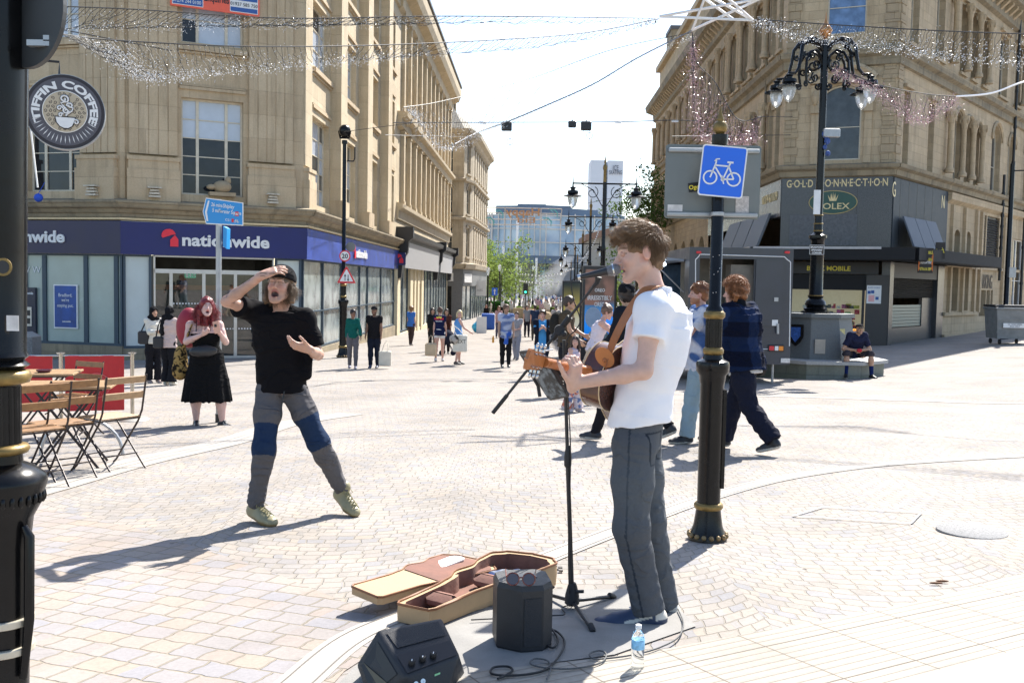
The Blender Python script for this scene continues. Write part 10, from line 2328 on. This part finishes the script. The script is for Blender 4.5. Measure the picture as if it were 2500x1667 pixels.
mb=MB();mb.tube([epx(1188,507),P(1160,500,100)],.02,4);mb.tube([epx(1372,510),P(1560,470,95)],.02,4);mb.build('guy_wire',m_wire,ef,smooth=0)
for i,(a,b,c,Y)in enumerate((((1265,668),(1340,672),(1400,655),120),((1270,685),(1350,692),(1520,690),115),((1415,640),(1450,590),(1466,545),45),((1414,628),(1430,625),(1442,600),50))):
 cc_=catmull([P(*a,Y),P(*b,Y),P(*c,Y)],20);mb=MB();mb.tube(cc_,.012*Y/60,4,cap=False);t=thing('bulb_garland',('upper bulb garland in the park before the glass building','lower bulb garland in the park before the glass building','bulb garland climbing the second twin-arm lamp','short bulb garland between the middle twin-arm lamps')[i],'string lights',tuple(cc_[0]));mb.build('cable',m_wire,t,smooth=0)
 mb=MB();
 for p_ in cc_[::2]:mb.ball(p_-np.array([0,0,.06]),.06*Y/70,6,4)
 mb.build('bulbs',m_whiteg,t,smooth=60)['kind']='stuff'
# trees
def tree(name,label,base,H,R,cz,col,seed,n=2600,leaf=.12,trunkr=.12,dens=1.,squash=1.,group=None,bare=0.):
 rs=np.random.RandomState(seed);b=np.array(base,float);t=thing(name,label,'tree',tuple(base),0,group);tips=[]
 mb=MB();top=b+np.array([rs.normal()*.1,rs.normal()*.1,H*.5]);mb.tube([b,b+np.array([0,0,H*.2]),top],[trunkr,trunkr*.8,trunkr*.5],8)
 for i in range(16):
  a=rs.rand()*6.28;s=b+(top-b)*(.5+.5*rs.rand());e=b+np.array([cos(a)*R*(.5+.5*rs.rand()),sin(a)*R*(.5+.5*rs.rand()),cz+(rs.rand()*2-.9)*R*squash*.8]);m=(s+e)/2+rs.normal(size=3)*R*.08+np.array([0,0,R*.1]);mb.tube([s,m,e],[trunkr*.35,trunkr*.2,trunkr*.06],5);tips+=[e,m]
  for j in range(3):q=e+rs.normal(size=3)*R*.28;mb.tube([e*.6+m*.4,q],[trunkr*.12,trunkr*.03],4);tips.append(q)
 mb.build('trunk',mat('tree_bark',(.09,.07,.05),.9,var=.3),t,smooth=60)
 tips=np.array(tips);c=tips[rs.randint(len(tips),size=n)]+rs.normal(size=(n,3))*R*np.array([.17,.17,.15]);d=rs.normal(size=(n,3));d/=np.linalg.norm(d,axis=1)[:,None];e=np.cross(d,rs.normal(size=(n,3)));e/=np.linalg.norm(e,axis=1)[:,None];f=np.cross(d,e)
 L=leaf*(.6+.8*rs.rand(n))[:,None];V=np.stack([c-e*L,c-f*L*.5+d*L*.2,c+e*L,c+f*L*.5+d*L*.2],1).reshape(-1,3);F_=np.arange(4*n).reshape(-1,4)
 C=np.array(col)[None]*(.65+.8*rs.rand(n))[:,None];C=np.repeat(C,4,0);k_='leaf_cloth'
 if k_ not in _MC:
  k=N(k_);a=k.n('VertexColor',layer_name='Col');df=k.n('BsdfDiffuse',{'Color':a.outputs[0]});tr=k.n('BsdfTranslucent',{'Color':a.outputs[0]});mx=k.n('MixShader',{0:.45});k.t.links.new(df.outputs[0],mx.inputs[1]);k.t.links.new(tr.outputs[0],mx.inputs[2]);k.t.links.new(mx.outputs[0],k.o.inputs[0]);_MC[k_]=k.m
 finish('crown',V,F_,_MC[k_],t,smooth=0,col=C);return t
tree('leafy_tree','bright green spring tree beside the chimney building at the left of the park',GP(1205,118),8.2,3.4,5.2,(.17,.23,.06),1,3600,.18)
tree('leafy_tree','second bright green tree half hidden at the left end of the park',GP(1180,140),9,3.8,6,(.15,.21,.06),2,3000,.2)
tree('sparse_tree','thin pale spring tree just breaking into leaf before the glass building',GP(1255,132),6.6,3.6,4.6,(.17,.21,.09),3,1300,.13)
tree('sparse_tree','sparser pale tree right of the first one in the park',GP(1290,150),6.0,3.0,4.0,(.17,.21,.09),4,900,.13)
tree('leafy_tree','green tree against the right-hand buildings beyond the singer\'s head',GP(1552,78),8.5,2.1,7.6,(.08,.13,.035),5,3200,.12,squash=1.3)
tree('leafy_tree','second green tree higher up against the right-hand building edge',GP(1580,70),10,1.6,9.3,(.08,.14,.035),6,2400,.11,squash=1.3)
tree('leafy_tree','low bright green tree glimpsed behind the advertising screens',GP(1520,90),4.6,2.0,2.8,(.15,.21,.06),7,1800,.14)
for i,(px,w_,Y,lb)in enumerate(((1190,5.0,110,'clipped hedge at the left end of the park'),(1310,4.5,108,'low flower bed planting in the middle of the park'))):
 g=GP(px,Y);rs=np.random.RandomState(i);n=2500;c=np.stack([g.x+(rs.rand(n)-.5)*w_,g.y+(rs.rand(n)-.5)*1.2,g.z+rs.rand(n)*(1.2 if i==0 else .6)+.2],1);d=rs.normal(size=(n,3))*.09;e=rs.normal(size=(n,3))*.07;V=np.stack([c-d,c-e,c+d,c+e],1).reshape(-1,3)
 C=np.repeat(np.array([.03,.09,.02]if i==0 else[.16,.22,.06])[None]*(.6+.8*rs.rand(n))[:,None],4,0);o=finish('hedge',V,np.arange(4*n).reshape(-1,4),_MC['leaf_cloth'],None,tuple(g),smooth=0,col=C);tag(o,lb,'hedge')
pw=thing('park_wall','long low stone retaining wall curving along the park edge','wall',tuple(GP(1330,75)));mb=MB();q=[GP(1368,62),GP(1345,78),GP(1300,92),GP(1250,100)]
for i in range(3):a,b=q[i],q[i+1];d=(b-a).normalized();n_=Vector((-d.y,d.x,0))*.2;mb.hexa([a-n_-Z_*.3,b-n_-Z_*.3,b+n_-Z_*.3,a+n_-Z_*.3,a-n_+Z_*1.0,b-n_+Z_*.9,b+n_+Z_*.9,a+n_+Z_*1.0][::1])
mb.build('wall',m_sand,pw,uv=True,smooth=0)
k=N('water_spray');k.t.nodes.remove(k.b);vol=k.n('VolumePrincipled',{'Color':(1,1,1),'Density':.06});tcn=k.n('TexCoord');n_=k.n('TexNoise',{'Vector':tcn.outputs['Object'],'Scale':.28,'Detail':4.});k.set(vol.inputs['Density'],k.math('MULTIPLY',k.ramp(n_.outputs['Fac'],[(.42,0.),(.7,1.)]),.09));k.t.links.new(vol.outputs[0],k.o.inputs['Volume'])
S=SDF((-10,225,-6),(28,262,14),1.2);
for px,py,r_ in((1395,690,7),(1380,705,8),(1350,715,6),(1320,716,5),(1290,718,4),(1400,660,4)):S.ell(P(px,py,243),(r_,8,r_*.8),None,2.)
o=sdf_build(S,'fountain_spray',k.m,None);tag(o,'white water spray drifting from the city fountain before the glass building','fountain',kind='stuff')
g=GP(1282,86);t=thing('traffic_light','small traffic light showing green among the crowd at the street end','traffic light',tuple(g));zc2=HZ(1272,705,86);mb=MB();mb.tube([g,(g.x,86,zc2)],.06,6);mb.build('pole',m_black,t);mb=MB();mb.box((g.x,86,zc2),(.42,.25,.95));mb.build('head',m_black,t,smooth=0)
for i in range(3):mb=MB();mb.prism(circ(.1,12),(g.x,85.86,zc2+.28-.28*i),X_,Z_,(0,-.02,0));mb.build('lamp',mat('signal_green',(.02,.5,.3),.4,emit=((.05,.9,.5),1.5),var=0)if i==2 else m_sat,t,smooth=0)
g=GP(1207,78);t=thing('one_way_sign','blue square sign with a white upward arrow at the far left of the crowd','sign',tuple(g));zc2=HZ(1207,712,78);mb=MB();mb.tube([g,(g.x,78,zc2)],.04,6);mb.build('pole',m_black,t);mb=MB();mb.box((g.x,77.9,zc2),(.46,.03,.62));mb.build('plate',m_sblue,t,smooth=0);mb=MB();mb.prism([(-.04,-.24),(.04,-.24),(.04,.06),(.12,.06),(0,.24),(-.12,.06),(-.04,.06)],(g.x,77.88,zc2),X_,Z_,(0,-.01,0));mb.build('arrow',m_white,t,smooth=0)
g=GP(1165,60);S=SDF(g-Vector((.5,.5,0)),g+Vector((.5,.5,.8)),.03);S.ell(g+Vector((0,0,.3)),(.3,.28,.33));S.ell(g+Vector((0,0,.62)),(.08,.08,.12));S.noise(.02,14,3,ridge=True);o=sdf_build(S,'rubbish_bag',mat('turquoise_plastic',(.03,.35,.60),.35),None);tag(o,'knotted turquoise rubbish bag at the foot of the left shopfronts','rubbish bag')
g=GP(1192,66);mb=MB();mb.box(g+Vector((0,0,.55)),(.9,.6,1.1),bev=.05);o=mb.build('blue_stall_cover',mat('blue_tarp',(.02,.10,.45),.6),base=tuple(g));tag(o,'bright blue covered stall box behind the woman in the long black dress','stall')
g=GP(1176,58);t=thing('pavement_board','white A-frame pavement board outside the left shopfronts','sign',tuple(g));mb=MB();mb.prism([(-.3,0),(.3,0),(.3,1.0),(-.3,1.0)],g,X_,Vector((0,.15,1)).normalized(),(0,.02,0));mb.prism([(-.3,0),(.3,0),(.3,1.0),(-.3,1.0)],g+Vector((0,.4,0)),X_,Vector((0,-.15,1)).normalized(),(0,.02,0));mb.build('board',m_white,t,smooth=0)
